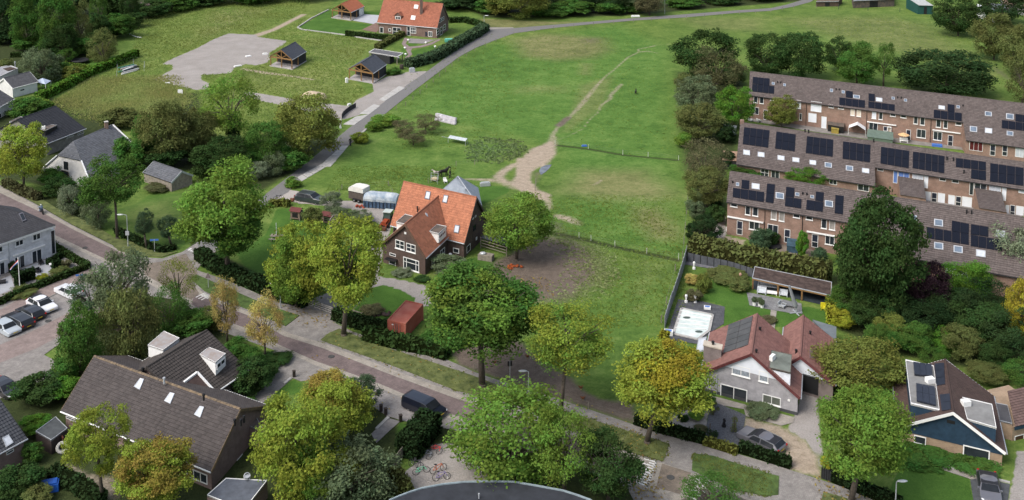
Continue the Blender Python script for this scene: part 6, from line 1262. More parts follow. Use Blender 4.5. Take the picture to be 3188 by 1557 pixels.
# topiary in the dark gravel garden
for i,(x,y,balls) in enumerate(((1504,620,((1515,530,18),(1495,560,14),(1535,570,16),(1490,600,15),(1508,585,14))),(1660,745,((1663,650,26),(1660,690,20),(1656,725,28))),(1475,790,((1468,735,26),(1480,765,26),(1515,755,30),(1510,785,28))))):
    B = W(p('33',x,y)); par = thing('topiary',B,['cloud pruned topiary nearest the grey house door','three ball topiary beside the grey car','low group of ball topiary by the front hedge'][i],'topiary','topiary of the dark gravel garden')
    m = MB(); m.tube(B,B + UP * 1.5,.05); m.build('stem',M_bark,par)
    for bx_,by_,r_ in balls:
        q = p('33',bx_,by_); z = hgt(p('33',x,y),q[1]); sc_ = scale_at(q,z); rr = r_ / 2.419 / sc_
        o = crown_obj(par,'ball',Vector((B.x + (bx_ - x) / 2.419 / sc_,B.y,max(z,rr * .9))),(rr,rr,rr),COLR['ol'] if i < 2 else COLR['dk2'],0)
# ---- hedges
hedge('long bright green hedge between white cottage and meadow',(285,765,480,675,700,560,900,480,1030,425),1.5,1.7,'fg','11',sz=.34); hedge('short bright hedge behind the black roofed house',(260,775,390,830),1.2,1.4,'lt','11')
hedge('low hedge bordering the white brick house garden',(640,740,830,865,1078,1005,760,1130,420,1262,200,1350,-60,1470),.7,.75,'dk','lh',sz=.2)
for l,v,ht in (('tall block hedge on the white house terrace',(655,1055,735,1030),1.5),('low hedge beside the white house terrace',(590,960,740,880),.7),('pair of block hedges by the flagpole',(240,1180,420,1130),1.4),('block hedge between the white house doors',(130,1030,210,1110),1.2),('narrow block hedge beside the flagpole',(200,1225,285,1190),1.6)): hedge(l,v,.8,ht,'vd','lh',sz=.2)
hedge('thick tall hedge round the farmhouse garden along the lane',(1140,510,1290,470,1400,420,1530,340,1650,275,1715,232),2.6,1.9,'bl','12',sz=.36); hedge('hedge behind the farmhouse garden',(1450,170,1560,165,1660,190,1712,220),1.6,1.3,'dk','12',sz=.32); hedge('clipped dark hedge before the farmhouse front',(672,268,850,290,1030,305),.9,1.3,'dk','12'); hedge('lighter hedge running from the pavilion to the farmhouse',(905,372,1000,320,1095,268),1.6,1.2,'ol','12',sz=.32)
hedge('dark hedge along the lane side of the brown house garden',(1500,735,1620,820,1780,900,1935,965),1.6,1.5,'dk2','21',sz=.3); hedge('tall dark hedge before the yellow green trees',(0,965,150,1030,370,1095),1.6,1.7,'vd','22',sz=.3); hedge('dark hedge between gate and red container',(590,1190,700,1235,850,1275,980,1300),1.3,1.3,'dk2','22',sz=.28); hedge('dark roadside hedge below the red container',(820,45,1080,110,1300,150,1430,190),1.4,1.4,'dk','32',sz=.3)
hedge('low yellowish hedge at the lane corner of the brown house',(95,350,180,335,240,345),1.0,.9,'og','22')
hedge('high dark clipped hedge behind the garden room',(1335,715,1600,775,1935,845,2180,890,2370,935),2.4,2.7,'ol','23',sz=.34); hedge('tall golden hedge beside the garden room',(1745,590,1765,690),1.3,2.0,'ylg','tf',sz=.22); hedge('bright yellow green hedge at the pool corner',(1118,118,1140,70),.9,1.5,'ylg','33',sz=.2)
hb = hedge('square cut brownish hedge beside the dark van',(1310,735,1220,840,1130,945),2.3,2.1,'vd','32',sz=.2)
hedge('olive clipped hedge at the right of the bicycle yard',(1800,960,1810,1130),1.5,1.5,'og','32',sz=.2); hedge('brown green hedge at the left of the bicycle yard',(1030,1090,1130,1230),1.2,1.1,'ol','32',sz=.2)
hedge('low dark hedge before the pale gravel garden',(920,680,1100,740,1430,825),.9,.9,'vd','33',sz=.2); hedge('loose low hedge before the dark gravel garden',(1440,835,1560,870,1680,908),.9,.6,'og','33',sz=.2); hedge('dark front hedge before the grey car',(1705,890,1935,965,2010,990,2080,1010),.8,.9,'vd','33',sz=.2)
hedge('dark hedge at the blue house lawn edge',(505,1110,640,1170,860,1262,1000,1320),.9,1.0,'vd','34',sz=.2); hedge('square hedge at the drive gate',(500,1060,560,1090),1.2,1.4,'dk2','34',sz=.2)
hedge('dark hedge along the sandy back yard',(400,1075,560,1160,760,1290),1.3,1.0,'dk2','31',sz=.22); hedge('clipped hedge along the left road',(40,190,200,270,300,300),1.2,1.2,'br','21'); hedge('low hedge along the corner lawn',(880,540,1000,600,1100,650,1220,690,1320,665),.9,.7,'dk2','21'); hedge('long low hedge of the small upper garden',(480,495,690,520),.8,.8,'lt','11'); hedge('short low hedge of the small upper garden',(640,555,700,530),.8,.8,'og','11'); hedge('dark low hedge at the upper left lawn',(85,430,165,428),1,1,'dk','11')
# ================================================================== vehicles
M_tyre = simple('tyre',(.018,.018,.018),.85,.2); M_rim = simple('rim',(.30,.31,.32),.35,.1,metal=.7); M_plate = simple('number_plate',(.55,.42,.04),.5,.05); M_red = simple('tail_light',(.32,.015,.012),.25,.1); M_head = simple('head_light',(.55,.57,.6),.15,.1); M_cglass = simple('car_glass',(.016,.019,.023),.3,.3,2,spec=.25); M_plastic = simple('black_plastic',(.02,.02,.022),.6,.2)
def carpaint(name,c):
    m = simple(name,c,.28,.04,1,spec=.5); m.node_tree.nodes['Principled BSDF'].inputs['Coat Weight'].default_value = .6; return m
def car(label,q,front,L,Wd,Ht,col,kind='suv',roofc=None,group='parked cars'):
    """q: pixel under the car's middle,front: pixel towards its nose"""
    B = W(q); d = W(front) - B; d.z = 0; d.normalize(); zs = VS(q); s = Vector((-d.y,d.x,0)); par = thing('car' if kind != 'van' else 'van',B,label,'car' if kind != 'van' else 'van',group)
    def P(x,y,z): return B + d * (L / 2 - x * L) + s * y * Wd / 2 + UP * z * Ht * zs
    if kind == 'van': st = [(0,.22,.42,.42,.86,.8),(.03,.14,.48,.50,.97,.95),(.19,.14,.58,.60,1,.93),(.33,.14,.60,.97,1,.80),(.45,.14,.6,1.0,1,.82),(.95,.14,.6,.98,1,.82),(1.0,.2,.55,.92,.98,.8)]; cab = (2,3,6)
    elif kind == 'hatch': st = [(0,.24,.42,.42,.80,.75),(.035,.13,.52,.54,.96,.9),(.26,.13,.60,.64,1,.92),(.42,.13,.60,.97,1,.78),(.60,.13,.61,1.01,1,.80),(.86,.13,.62,.95,1,.77),(.97,.14,.62,.66,.98,.86),(1.0,.24,.52,.56,.93,.84)]; cab = (2,3,5)
    else: st = [(0,.26,.46,.46,.80,.75),(.03,.15,.55,.57,.96,.9),(.25,.15,.60,.65,1,.92),(.40,.15,.61,.97,1,.80),(.58,.15,.62,1.01,1,.82),(.89,.15,.63,.96,1,.79),(.975,.16,.62,.68,.98,.86),(1.0,.26,.54,.58,.93,.84)]; cab = (2,3,5)
    m = MB(); rows = [[P(x,-w_,zb),P(x,-w_,ze),P(x,-wt,zt),P(x,-wt * .55,zt * 1.012),P(x,wt * .55,zt * 1.012),P(x,wt,zt),P(x,w_,ze),P(x,w_,zb)] for x,zb,ze,zt,w_,wt in st]
    i0 = len(m.v)
    for r_ in rows: m.v += [tuple(v) for v in r_]
    for i in range(len(rows) - 1):
        for j in range(7): a = i0 + i * 8 + j; m.f.append((a,a + 8,a + 9,a + 1)); m.mi.append(0); m.uv += [(0,0)] * 4
    for i in (0,len(rows) - 1): f = tuple(i0 + i * 8 + j for j in range(8)); m.f.append(f if i else f[::-1]); m.mi.append(0); m.uv += [(0,0)] * 8
    m.build('body',col,par,smooth=False,bevel=.05)
    def g(nm,q_,mat=M_cglass,e=.035):
        n_ = (q_[1] - q_[0]).cross(q_[2] - q_[0]).normalized(); c = sum(q_,Vector()) / len(q_)
        if n_.dot(c - (B + UP * .5 * Ht * zs)) < 0: n_ = -n_
        mm = MB(); mm.poly([v.lerp(c,.08) + n_ * e for v in q_]); return mm.build(nm,mat,par)
    a,b,e = cab; g('windscreen',[rows[a][2],rows[a][5],rows[b][5],rows[b][2]]); 
    rr = e if kind == 'van' else e + 1
    if kind == 'van': g('rear_window',[rows[6][2].lerp(rows[6][1],.7),rows[6][5].lerp(rows[6][6],.7),rows[6][5],rows[6][2]])
    else: g('rear_window',[rows[e][2],rows[e][5],rows[rr][5],rows[rr][2]])
    for sd in (0,1):
        i1,i2 = (1,2) if sd == 0 else (6,5); last = 4 if kind == 'van' else e
        g('side_window',[rows[a][i1].lerp(rows[b][i1],.35),rows[4][i1],rows[4][i2],rows[b][i2]]); 
        if kind != 'van': g('side_window',[rows[4][i1],rows[e][i1].lerp(rows[rr][i1],.3),rows[e][i2],rows[4][i2]])
        y = -.93 if sd == 0 else .93
        g('headlight',[rows[1][i1].lerp(rows[0][i1],t) - UP * .02 + s * 0 for t in (0,1)] + [rows[0][i2].lerp(rows[0][3 if sd == 0 else 4],.4),rows[1][i2].lerp(rows[1][3 if sd == 0 else 4],.3)],M_head)
        z1 = len(rows) - 1; mm = MB(); c = P(.985,y * .85,.62); mm.box(c - s * .09 - UP * .1,s * .18,d * -.12,UP * .16); mm.build('taillight',M_red,par)
        mm = MB(); mm.box(P(.31,y * 1.02,.64),d * -.16,s * (.17 if sd else -.17),UP * .1); mm.build('wing_mirror',col,par)
        for x in (.185,.80):
            c = P(x,y * .97,0) + UP * .31 * zs; o_ = s * (1 if sd else -1); mm = MB(); R_ = .33
            n_ = 14; i0 = len(mm.v)
            for k in range(n_):
                t = 2 * math.pi * k / n_; v = d * math.cos(t) * R_ + UP * math.sin(t) * R_ * zs; mm.v += [tuple(c + v - o_ * .14),tuple(c + v + o_ * .05)]
            for k in range(n_): k2 = (k + 1) % n_; mm.f.append((2 * k,2 * k2,2 * k2 + 1,2 * k + 1)); mm.mi.append(0); mm.uv += [(0,0)] * 4
            mm.f.append(tuple(2 * k + 1 for k in range(n_))); mm.mi.append(0); mm.uv += [(0,0)] * n_
            wh = mm.build('wheel',M_tyre,par); mm = MB(); mm.poly([c + o_ * .058 + (d * math.cos(2 * math.pi * k / 10) + UP * math.sin(2 * math.pi * k / 10) * zs) * R_ * .66 for k in range(10)]); mm.build('rim',M_rim,wh)
    for x,dd in ((0,1),(1,-1)):
        mm = MB(); c = P(x,0,.36) + d * dd * .02; mm.box(c - s * .26,s * .52,d * dd * .02,UP * .12 * zs); mm.build('number_plate',M_plate,par)
    if roofc:
        mm = MB(); mm.poly([v + UP * .035 for v in (rows[3][2],rows[3][5],rows[5][5],rows[5][2])]); mm.build('roof_panel',roofc,par)
    if kind == 'suv':
        for sd in (2,5): bar_on(par,'roof_rail',rows[3][sd] + UP * .05,rows[5][sd] + UP * .05,.05,.05,M_rim)
    return par
MATS['car_glass'].node_tree.nodes['Principled BSDF'].inputs['Coat Weight'].default_value = 0
PW_ = carpaint('white_paintwork',(.66,.67,.69)); PB_ = carpaint('black_paintwork',(.012,.012,.014)); PS_ = carpaint('silver_paintwork',(.36,.40,.43)); PG_ = carpaint('grey_paintwork',(.115,.115,.13)); PT_ = carpaint('teal_black_paintwork',(.030,.038,.042)); PN_ = carpaint('navy_paintwork',(.006,.008,.016)); M_black_roof = simple('glass_roof',(.02,.02,.023),.3,.2,2,spec=.25)
car('dark estate car parked on the drive beside the lane',p('22',402,305),p('22',480,318),4.6,1.88,1.65,PT_,'suv')
car('white crossover with black glass roof parked nose out',p('pk',790,655),p('pk',980,760),4.4,1.82,1.6,PW_,'hatch',M_black_roof); car('black hatchback parked nose in beside the white crossover',p('pk',575,800),p('pk',370,690),4.2,1.8,1.5,PB_,'hatch')
car('black estate car with roof rails parked second from the left',p('pk',340,950),p('pk',120,835),4.7,1.84,1.5,PB_,'suv'); car('silver small car parked nose out at the left edge',p('pk',130,1080),p('pk',320,1190),3.9,1.7,1.5,PS_,'hatch'); car('white hatchback half hidden by the blue green tree',p('pk',1285,395),p('pk',1100,310),4.1,1.75,1.5,PW_,'hatch')
car('black car at the left edge above the corner house',p('31',40,440),p('31',140,500),4.3,1.8,1.45,PB_,'hatch'); car('navy blue van parked at the roadside hedge',p('32',1262,590),p('32',1400,650),4.6,1.85,1.95,PN_,'van')
car('grey crossover on the sandy drive of the grey house',p('gh',630,1045),p('gh',430,950),4.55,1.88,1.6,PG_,'suv',M_black_roof); car('dark grey car with black roof on the drive by the blue house lawn',p('34',1670,1190),p('34',1690,1300),4.3,1.8,1.5,PG_,'hatch',M_black_roof)
# motorbike and rider
B = W(p('lh',508,330)); d = (W(p('lh',470,295)) - B).normalized(); s = Vector((-d.y,d.x,0)); zs = .8
def wheel2(par,c,r,ax,th=.05,nm='wheel',mat=M_tyre):
    m = MB(); m.ring(c,r,th,ax,16,4); m.build(nm,mat,par)
mb = thing('motorbike',B,'motorcycle riding away on the left road','motorbike')
for f in (-.7,.7): wheel2(mb,B + d * f + UP * .3,.27,s,.07)
m = MB(); m.box(B - d * .55 - s * .15 + UP * .35,d * 1.1,s * .3,UP * .3); m.ball(B + d * .2 + UP * .75,.3,.22,.16); m.build('body',PB_,mb); m = MB(); m.tube(B + d * .55 - s * .35 + UP * .9,B + d * .55 + s * .35 + UP * .9,.03); m.tube(B + d * .5 + UP * .85,B + d * .72 + UP * .3,.04); m.build('handlebar',M_rim,mb)
def skin_person(par,joints,edges,radii,root,mat,name='body'):
    me = bpy.data.meshes.new(name); base = root_loc(par); me.from_pydata([tuple(Vector(j) - base) for j in joints],edges,[]); o = bpy.data.objects.new(name,me); COL.objects.link(o); o.parent = par
    sk = o.modifiers.new('skin','SKIN'); lay = me.skin_vertices[0].data if me.skin_vertices else None
    if lay is None:
        bm = bmesh.new(); bm.from_mesh(me); bm.verts.layers.skin.verify(); bm.to_mesh(me); bm.free(); lay = me.skin_vertices[0].data
    for i,r_ in enumerate(radii): lay[i].radius = (r_,r_) if not isinstance(r_,tuple) else r_; lay[i].use_root = (i == root)
    ss = o.modifiers.new('sub','SUBSURF'); ss.levels = 1; ss.render_levels = 1; me.materials.append(mat); return o
def person(label,B,d,top,legs,h=1.72,zs=.83,pose='walk',hairc=(.02,.015,.01),group=None):
    """standing,walking or riding figure as one skinned body,head and hair on top"""
    s = Vector((-d.y,d.x,0)); k = h * zs / 1.72; kx = h / 1.72; par = thing('person',B,label,'person',group)
    def J(f,sd,z): return B + d * f * kx + s * sd * kx + UP * z * k
    if pose == 'ride': js = [J(-.2,0,.85),J(-.12,0,1.1),J(.02,0,1.32),J(.06,0,1.42),J(.0,.19,1.3),J(.22,.3,1.1),J(.5,.33,1.0),J(.0,-.19,1.3),J(.22,-.3,1.1),J(.5,-.33,1.0),J(-.15,.1,.82),J(.2,.24,.72),J(-.02,.24,.38),J(-.15,-.1,.82),J(.2,-.24,.72),J(-.02,-.24,.38)]
    else: js = [J(0,0,.92),J(0,0,1.15),J(0,0,1.38),J(.01,0,1.48),J(0,.19,1.38),J(-.04,.24,1.1),J(.08,.23,.88),J(0,-.19,1.38),J(.03,-.24,1.1),J(.12,-.22,.9),J(0,.09,.88),J(.1,.1,.48),J(.14,.1,.06),J(0,-.09,.88),J(.02,-.1,.48),J(-.16,-.1,.08)]
    ed = [(0,1),(1,2),(2,3),(2,4),(4,5),(5,6),(2,7),(7,8),(8,9),(0,10),(10,11),(11,12),(0,13),(13,14),(14,15)]
    rd = [.13,.125,.14,.06,.065,.05,.04,.065,.05,.04,.085,.065,.05,.085,.065,.05]
    skin_person(par,js,ed,rd,0,top)
    M_skin = simple('skin',(.42,.24,.16),.6,.08)
    hd = js[3] + UP * .13 * k + d * .02; m = MB(); m.ball(hd,.085,.10,.12 * zs,10,7); m.ball(hd + d * .095 - UP * .01,.02,.02,.025,6,4)
    for q in (-1,1): m.ball(hd + s * q * .088,.015,.02,.03,6,4)
    m.build('head',M_skin,par,smooth=True); m = MB(); m.ball(hd + UP * .03 * zs - d * .02,.095,.11,.11 * zs,10,6); m.build('hair',simple('hair%d' % int(hairc[0] * 1000),hairc,.8),par,smooth=True)
    for hnd in (6,9):
        m = MB()
        for i in range(4): m.tube(js[hnd] - UP * .02 * k + s * (i - 1.5) * .018,js[hnd] - UP * (.11 - .01 * abs(i - 1)) * k + d * .02 + s * (i - 1.5) * .018,.011,.008,5)
        m.tube(js[hnd],js[hnd] - UP * .05 * k + d * .05,.013,.009,5); m.build('hand',M_skin,par,smooth=True)
    if pose != 'ride':
        for f in (12,15):
            m = MB(); m.ball(js[f] + d * .06 - UP * .03 * k,.06,.12,.05,8,5); m.build('shoe',M_plastic,par,smooth=True)
        m = MB()
        for a,b_,r_ in ((0,10,.14),(10,11,.09),(11,12,.07),(0,13,.14),(13,14,.09),(14,15,.07)): m.tube(js[a],js[b_],r_,r_ * .85,8)
        m.build('trousers',legs,par,smooth=True)
    return par
M_blkcloth = simple('black_cloth',(.016,.016,.018),.9,.3); M_dkb = simple('navy_cloth',(.02,.024,.04),.9,.3)
person('rider in pale helmet and blue grey jacket on the motorcycle',B,d,simple('bluegrey_jacket',(.12,.17,.24),.8,.3),M_blkcloth,1.75,.8,'ride',(.6,.62,.64))
Bp = W(p('12',704,1098)); person('person in dark clothes walking along the concrete slabs',Bp,(W(p('12',640,1160)) - Bp).normalized(),M_blkcloth,M_dkb,1.75)
# horse,pony and handler
def horse(label,q,hq,h,col,col2=None):
    B = W(q); d = W(hq) - B; d.z = 0; d.normalize(); s = Vector((-d.y,d.x,0)); zs = .82; k = h / 1.5; par = thing('horse',B,label,'horse')
    def J(f,sd,z): return B + d * f * k + s * sd * k + UP * z * k * zs
    js = [J(-.55,0,1.12),J(-.2,0,1.02),J(.2,0,1.02),J(.55,0,1.12),J(.82,0,1.42),J(1.0,0,1.68),J(1.22,0,1.55),J(1.42,0,1.38),
          J(-.58,.17,.95),J(-.48,.18,.68),J(-.66,.18,.45),J(-.62,.18,.06),J(-.58,-.17,.95),J(-.4,-.18,.68),J(-.56,-.18,.45),J(-.5,-.18,.06),J(.5,.16,.85),J(.52,.16,.48),J(.5,.16,.06),J(.5,-.16,.85),J(.58,-.16,.48),J(.55,-.16,.06),J(-.76,0,1.15),J(-.9,0,.85),J(-.92,0,.5)]
    ed = [(0,1),(1,2),(2,3),(3,4),(4,5),(5,6),(6,7),(0,8),(8,9),(9,10),(10,11),(0,12),(12,13),(13,14),(14,15),(3,16),(16,17),(17,18),(3,19),(19,20),(20,21),(0,22),(22,23),(23,24)]
    rd = [.27,.28,.28,.27,.17,.12,.10,.075,.15,.11,.06,.055,.15,.11,.06,.055,.12,.065,.055,.12,.065,.055,.07,.07,.04]
    skin_person(par,js,ed,[r_ * k for r_ in rd],1,col); m = MB()
    for q_ in (-1,1): m.tube(J(1.02,.05 * q_,1.74),J(1.0,.07 * q_,1.9),.04 * k,.008,5)
    m.build('ears',col,par)
    m = MB()
    for i in range(6): a = js[3].lerp(js[5],i / 5.0) + UP * .12 * k; m.tube(a,a - UP * .18 * k - s * .08 * k,.05 * k,.02,5)
    m.build('mane',col2 or M_blkcloth,par); return par
M_hb = simple('black_coat',(.014,.011,.010),.6,.3); M_hw = simple('pinto_coat',(.30,.26,.22),.8,.9,2.2,tint=(.60,.55,.48))
horse('black horse standing in the paddock beside its handler',p('22',1405,118),p('22',1450,108),1.5,M_hb); horse('small white and brown pony behind the black horse',p('22',1352,112),p('22',1310,108),1.0,M_hw)
person('person in dark clothes holding the black horse',W(p('22',1455,130)),Vector((-.9,-.2,0)).normalized(),M_blkcloth,M_blkcloth,1.75)
horse('small black pony alone in the green field',p('13',917,708),p('13',935,640),1.0,M_hb)
def hen(q,label):
    B = W(q); par = thing('chicken',B,label,'chicken','brown hens in the paddock'); mt = simple('hen',(.16,.065,.03),.9,.3); m = MB(); m.ball(B + UP * .25,.2,.14,.14,8,6); m.ball(B + Vector((.2,0,.42)),.07,.06,.07,6,5); m.tube(B + Vector((-.12,0,.3)),B + Vector((-.3,0,.45)),.08,.03,6); m.build('body',mt,par,smooth=True); m = MB()
    for y in (-.05,.05): m.tube(B + Vector((0,y,.15)),B + Vector((0,y,0)),.02,.02,5)
    m.build('legs',M_plate,par)
hen(p('33',505,425),'upper brown hen at the grass edge near the golden tree'); hen(p('33',520,505),'lower brown hen on the bare soil near the golden tree'); hen(p('33',103,190),'brown hen near the trunk of the big dark oak'); hen(p('32',1790,235),'brown hen right of the big oak trunk')
# ---------------------------------------------------------------- yard of the brown house
M_cont = simple('container_red',(.40,.090,.058),.7,.25,.9,tint=(.38,.14,.095))
A,B_,C_ = W(p('22',988,1200),1.95),W(p('22',1117,1230),1.95),W(p('22',1122,1056),1.95); par = thing('shipping_container',Vector((A.x,A.y,0)),'red shipping container beside the front lawn','container'); u,v = B_ - A,C_ - A; o0 = Vector((A.x,A.y,0)); z = 1.95
m = MB(); m.box(o0 + UP * .1,u,v,UP * (z - .12)); m.build('box',M_cont,par); un,vn = u.normalized(),v.normalized(); nf = -vn
for i in range(14): 
    t = (i + .2) / 14; m = MB(); m.box(o0 + u * t + UP * .25 - v.normalized() * .04,u * (.55 / 14),v.normalized() * .05,UP * (z - .45)); m.build('corrugation',M_cont,par)
for i in range(26):
    t = (i + .2) / 26; m = MB(); m.box(o0 + v * t + UP * .2 - un * .04,v * (.55 / 26),un * .05,UP * (z - .35)); m.build('corrugation',M_cont,par); m = MB(); m.box(o0 + u + v * t + UP * .2,v * (.55 / 26),un * .05,UP * (z - .35)); m.build('corrugation',M_cont,par)
for c in (o0,o0 + u,o0 + v,o0 + u + v): bar_on(par,'corner_post',c,c + UP * (z + .03),.16,.16,M_cont)
for a,b in ((o0,o0 + u),(o0 + u,o0 + u + v),(o0 + v,o0 + u + v),(o0,o0 + v)): bar_on(par,'top_rail',a + UP * z,b + UP * z,.12,.12,M_cont)
for t in (.3,.45,.55,.7): m = MB(); m.tube(o0 + u * t - vn * .08 + UP * .2,o0 + u * t - vn * .08 + UP * (z - .15),.025); m.build('lock_rod',M_rim,par)
m = MB(); a = o0 + u * .22 + UP * (z - .45) - vn * .055; m.box(a,u * .12,-vn * .01,UP * .1); m.build('white_lettering',M_wpaint,par)
# horse trailer
A,B_ = W(p('22',690,300)),W(p('22',800,325)); u = B_ - A; L = u.length; u.normalize(); v = Vector((-u.y,u.x,0)); par = thing('horse_trailer',A,'horse trailer with white rounded roof beside the tarp covered stack','trailer'); zt = 1.75; M_woodp = simple('trailer_panel',(.085,.070,.060),.6,.3,3)
m = MB(); m.box(A + UP * .35,u * L,v * 1.7,UP * (zt * .62)); m.build('body',M_woodp,par); m = MB(); n_ = 8
prof = [(0,zt * .9),(.0,zt * 1.12),(.08,zt * 1.25),(.3,zt * 1.34),(.8,zt * 1.36),(1,zt * 1.3),(1,zt * .9)]
for y0,y1 in ((-.03,1.73),):
    a = [A + u * L * x + v * y0 + UP * z_ for x,z_ in prof]; b = [A + u * L * x + v * y1 + UP * z_ for x,z_ in prof]; m.poly(a); m.poly(b[::-1])
    for i in range(len(prof) - 1): m.poly([a[i],b[i],b[i + 1],a[i + 1]])
m.build('roof',simple('trailer_white',(.60,.59,.54),.5,.12,1.5),par); m = MB(); m.box(A - u * .04 + v * .25 + UP * .45,u * .03,v * 1.2,UP * (zt * .7)); m.build('rear_ramp',simple('trailer_grey',(.24,.24,.23),.6),par)
for x in (.42,.72):
    for y in (-.08,1.78): 
        c = A + u * L * x + v * y + UP * .26; m = MB(); m.tube(c - v * .08,c + v * .08,.28,.28,12); wh = m.build('wheel',M_tyre,par); m = MB(); m.tube(c - v * .09,c + v * .09,.13,.13,10); m.build('rim',M_rim,wh)
m = MB(); m.box(A + u * L * .3 - v * .2 + UP * .5,u * L * .55,v * .18,UP * .06); m.build('mudguard',M_plastic,par); m = MB(); m.bar(A + u * L + v * .85 + UP * .4,A + u * (L + 1) + v * .85 + UP * .4,.08); m.build('drawbar',M_rim,par)
# tarp covered long stack
A,B_ = W(p('22',800,352)),W(p('22',1048,372)); u = (B_ - A); L = u.length; u.normalize(); v = Vector((-u.y,u.x,0)); par = thing('covered_stack',A,'long stack under a blue and white tarpaulin left of the brown house','tarpaulin')
prof = [(0,1.0),(-.02,1.35),(.1,1.75),(.4,2.05),(.9,2.15),(1.4,2.05),(1.75,1.6),(1.85,1.0)]; m = MB(); nn = 10
M_tarp = simple('blue_white_tarp',(.20,.30,.42),.5,.35,.8,tint=(.56,.58,.57)); pts = []
for i in range(nn + 1):
    t = i / nn; sc_ = 1 - .25 * (abs(t - .5) * 2) ** 8; pts.append([A + u * L * t + v * (y * 1.15 + .04 * math.sin(i * 2)) + UP * (1.0 + (z_ - 1) * sc_ + .03 * math.sin(i * 1.7 + y * 3)) for y,z_ in prof])
for i in range(nn):
    for j in range(len(prof) - 1): m.poly([pts[i][j],pts[i + 1][j],pts[i + 1][j + 1],pts[i][j + 1]])
m.poly(pts[0]); m.poly(pts[nn][::-1]); m.build('tarpaulin',M_tarp,par,smooth=True); m = MB(); m.box(A + UP * .02,u * L,v * 2.05,UP * 1.0); m.build('crates',simple('dark_blue_crates',(.05,.085,.14),.7,.5,1.2),par)
for i in range(9): t = (i + .5) / 9; bar_on(par,'strut',A + u * L * t - v * .05,A + u * L * t - v * .05 + UP * 1.0,.08,.08,M_plastic)
# tractor
q = p('22',985,478); B = W(q); u = (W(p('22',955,510)) - B).normalized(); s = Vector((-u.y,u.x,0)); zs = .8; par = thing('tractor',B,'small red tractor with green framed cab beside the brown house','tractor'); M_trr = simple('tractor_red',(.26,.05,.018),.6,.3,2); M_trg = simple('cab_green',(.03,.075,.06),.5,.2)
m = MB(); m.box(B + u * .3 - s * .35 + UP * .5 * zs,u * 1.3,s * .7,UP * .65 * zs); m.build('bonnet',M_trr,par,bevel=.05); m = MB()
for a in (-.75,.3):
    for b in (-.5,.5): m.bar(B + u * a + s * b + UP * .7 * zs,B + u * a + s * b + UP * 2.3 * zs,.07)
m.build('cab_frame',M_trg,par); m = MB(); m.box(B - u * .85 - s * .6 + UP * 2.3 * zs,u * 1.3,s * 1.2,UP * .1); m.build('cab_roof',simple('pale_roof',(.42,.47,.44),.5),par); m = MB(); m.box(B - u * .72 - s * .47 + UP * 1.1 * zs,u * 1.0,s * .94,UP * 1.15 * zs); m.build('cab_glass',glassmat('cab_glass',(.05,.08,.075),.1),par)
m = MB(); m.box(B - u * .9 - s * .4 + UP * .5 * zs,u * 1.2,s * .8,UP * .55 * zs); m.build('chassis',M_trr,par)
for a,b,r_ in ((-.5,.62,.6),(-.5,-.62,.6),(1.2,.5,.36),(1.2,-.5,.36)): c = B + u * a + s * b + UP * r_ * zs; m = MB(); m.tube(c - s * .15,c + s * .15,r_,r_,14); wh = m.build('wheel',M_tyre,par); m = MB(); m.tube(c - s * .17,c + s * .17,r_ * .5,r_ * .5,10); m.build('rim',M_trr,wh)
m = MB(); m.box(B + u * 2.2 - s * .7 + UP * .15,u * .5,s * 1.4,UP * .45 * zs); m.build('loader_bucket',simple('rust',(.11,.045,.025),.9,.4),par)
for b in (-.45,.45): bar_on(par,'loader_arm',B + u * .2 + s * b + UP * 1.0 * zs,B + u * 2.3 + s * b + UP * .45 * zs,.1,.12,M_trr)
# garden furniture and hutches
def hutch(q,w_,d_,h_,rf,lb,rz=0.3):
    B = W(q); par = thing('hutch',B,lb,'hutch','small animal hutches'); c,sn = math.cos(rz),math.sin(rz); u = Vector((c,sn,0)); v = Vector((-sn,c,0)); m = MB(); m.cbox(B + UP * .2,w_,d_,h_,rz); m.build('box',simple('hutch_wood',(.16,.12,.09),.8,.3),par)
    for sg in (-1,1): m = MB(); r0,r1 = B - u * (w_ / 2 + .15) + UP * (h_ + .7),B + u * (w_ / 2 + .15) + UP * (h_ + .7); e0,e1 = r0 + v * sg * (d_ / 2 + .2) - UP * .45,r1 + v * sg * (d_ / 2 + .2) - UP * .45; m.quad(e0,e1,r1,r0); m.build('roof_board',rf,par)
    m = MB(); [m.bar(B + u * a * w_ / 2 + v * b * d_ / 2,B + u * a * w_ / 2 + v * b * d_ / 2 + UP * .3,.1) for a in (-1,1) for b in (-1,1)]; m.build('legs',M_oldwood,par); m = MB(); m.quad(B - u * w_ * .3 - v * (d_ / 2 + .01) + UP * .4,B + u * w_ * .3 - v * (d_ / 2 + .01) + UP * .4,B + u * w_ * .3 - v * (d_ / 2 + .01) + UP * (h_),B - u * w_ * .3 - v * (d_ / 2 + .01) + UP * h_); m.build('mesh_door',M_dark,par)
M_maroon = simple('maroon_felt',(.11,.035,.032),.9,.25)
hutch(p('22',300,440),1.5,1.0,1.1,M_maroon,'maroon roofed hutch on the back lawn',-.3); hutch(p('22',545,470),1.9,1.0,1.0,M_maroon,'maroon roofed hutch beside the climbing frame',-.4)
par = thing('climbing_frame',W(p('22',555,555)),'dark timber climbing frame behind the yellow green trees','climbing frame'); c = [W(p('22',*q)) for q in ((548,555),(600,545),(625,510),(575,515))]
for v in c: bar_on(par,'post',v,v + UP * 2.0,.12,.12,M_oldwood)
for i in range(4): bar_on(par,'beam',c[i] + UP * 2,c[(i + 1) % 4] + UP * 2,.12,.12,M_oldwood); bar_on(par,'rail',c[i] + UP * .9,c[(i + 1) % 4] + UP * .9,.08,.08,M_oldwood)
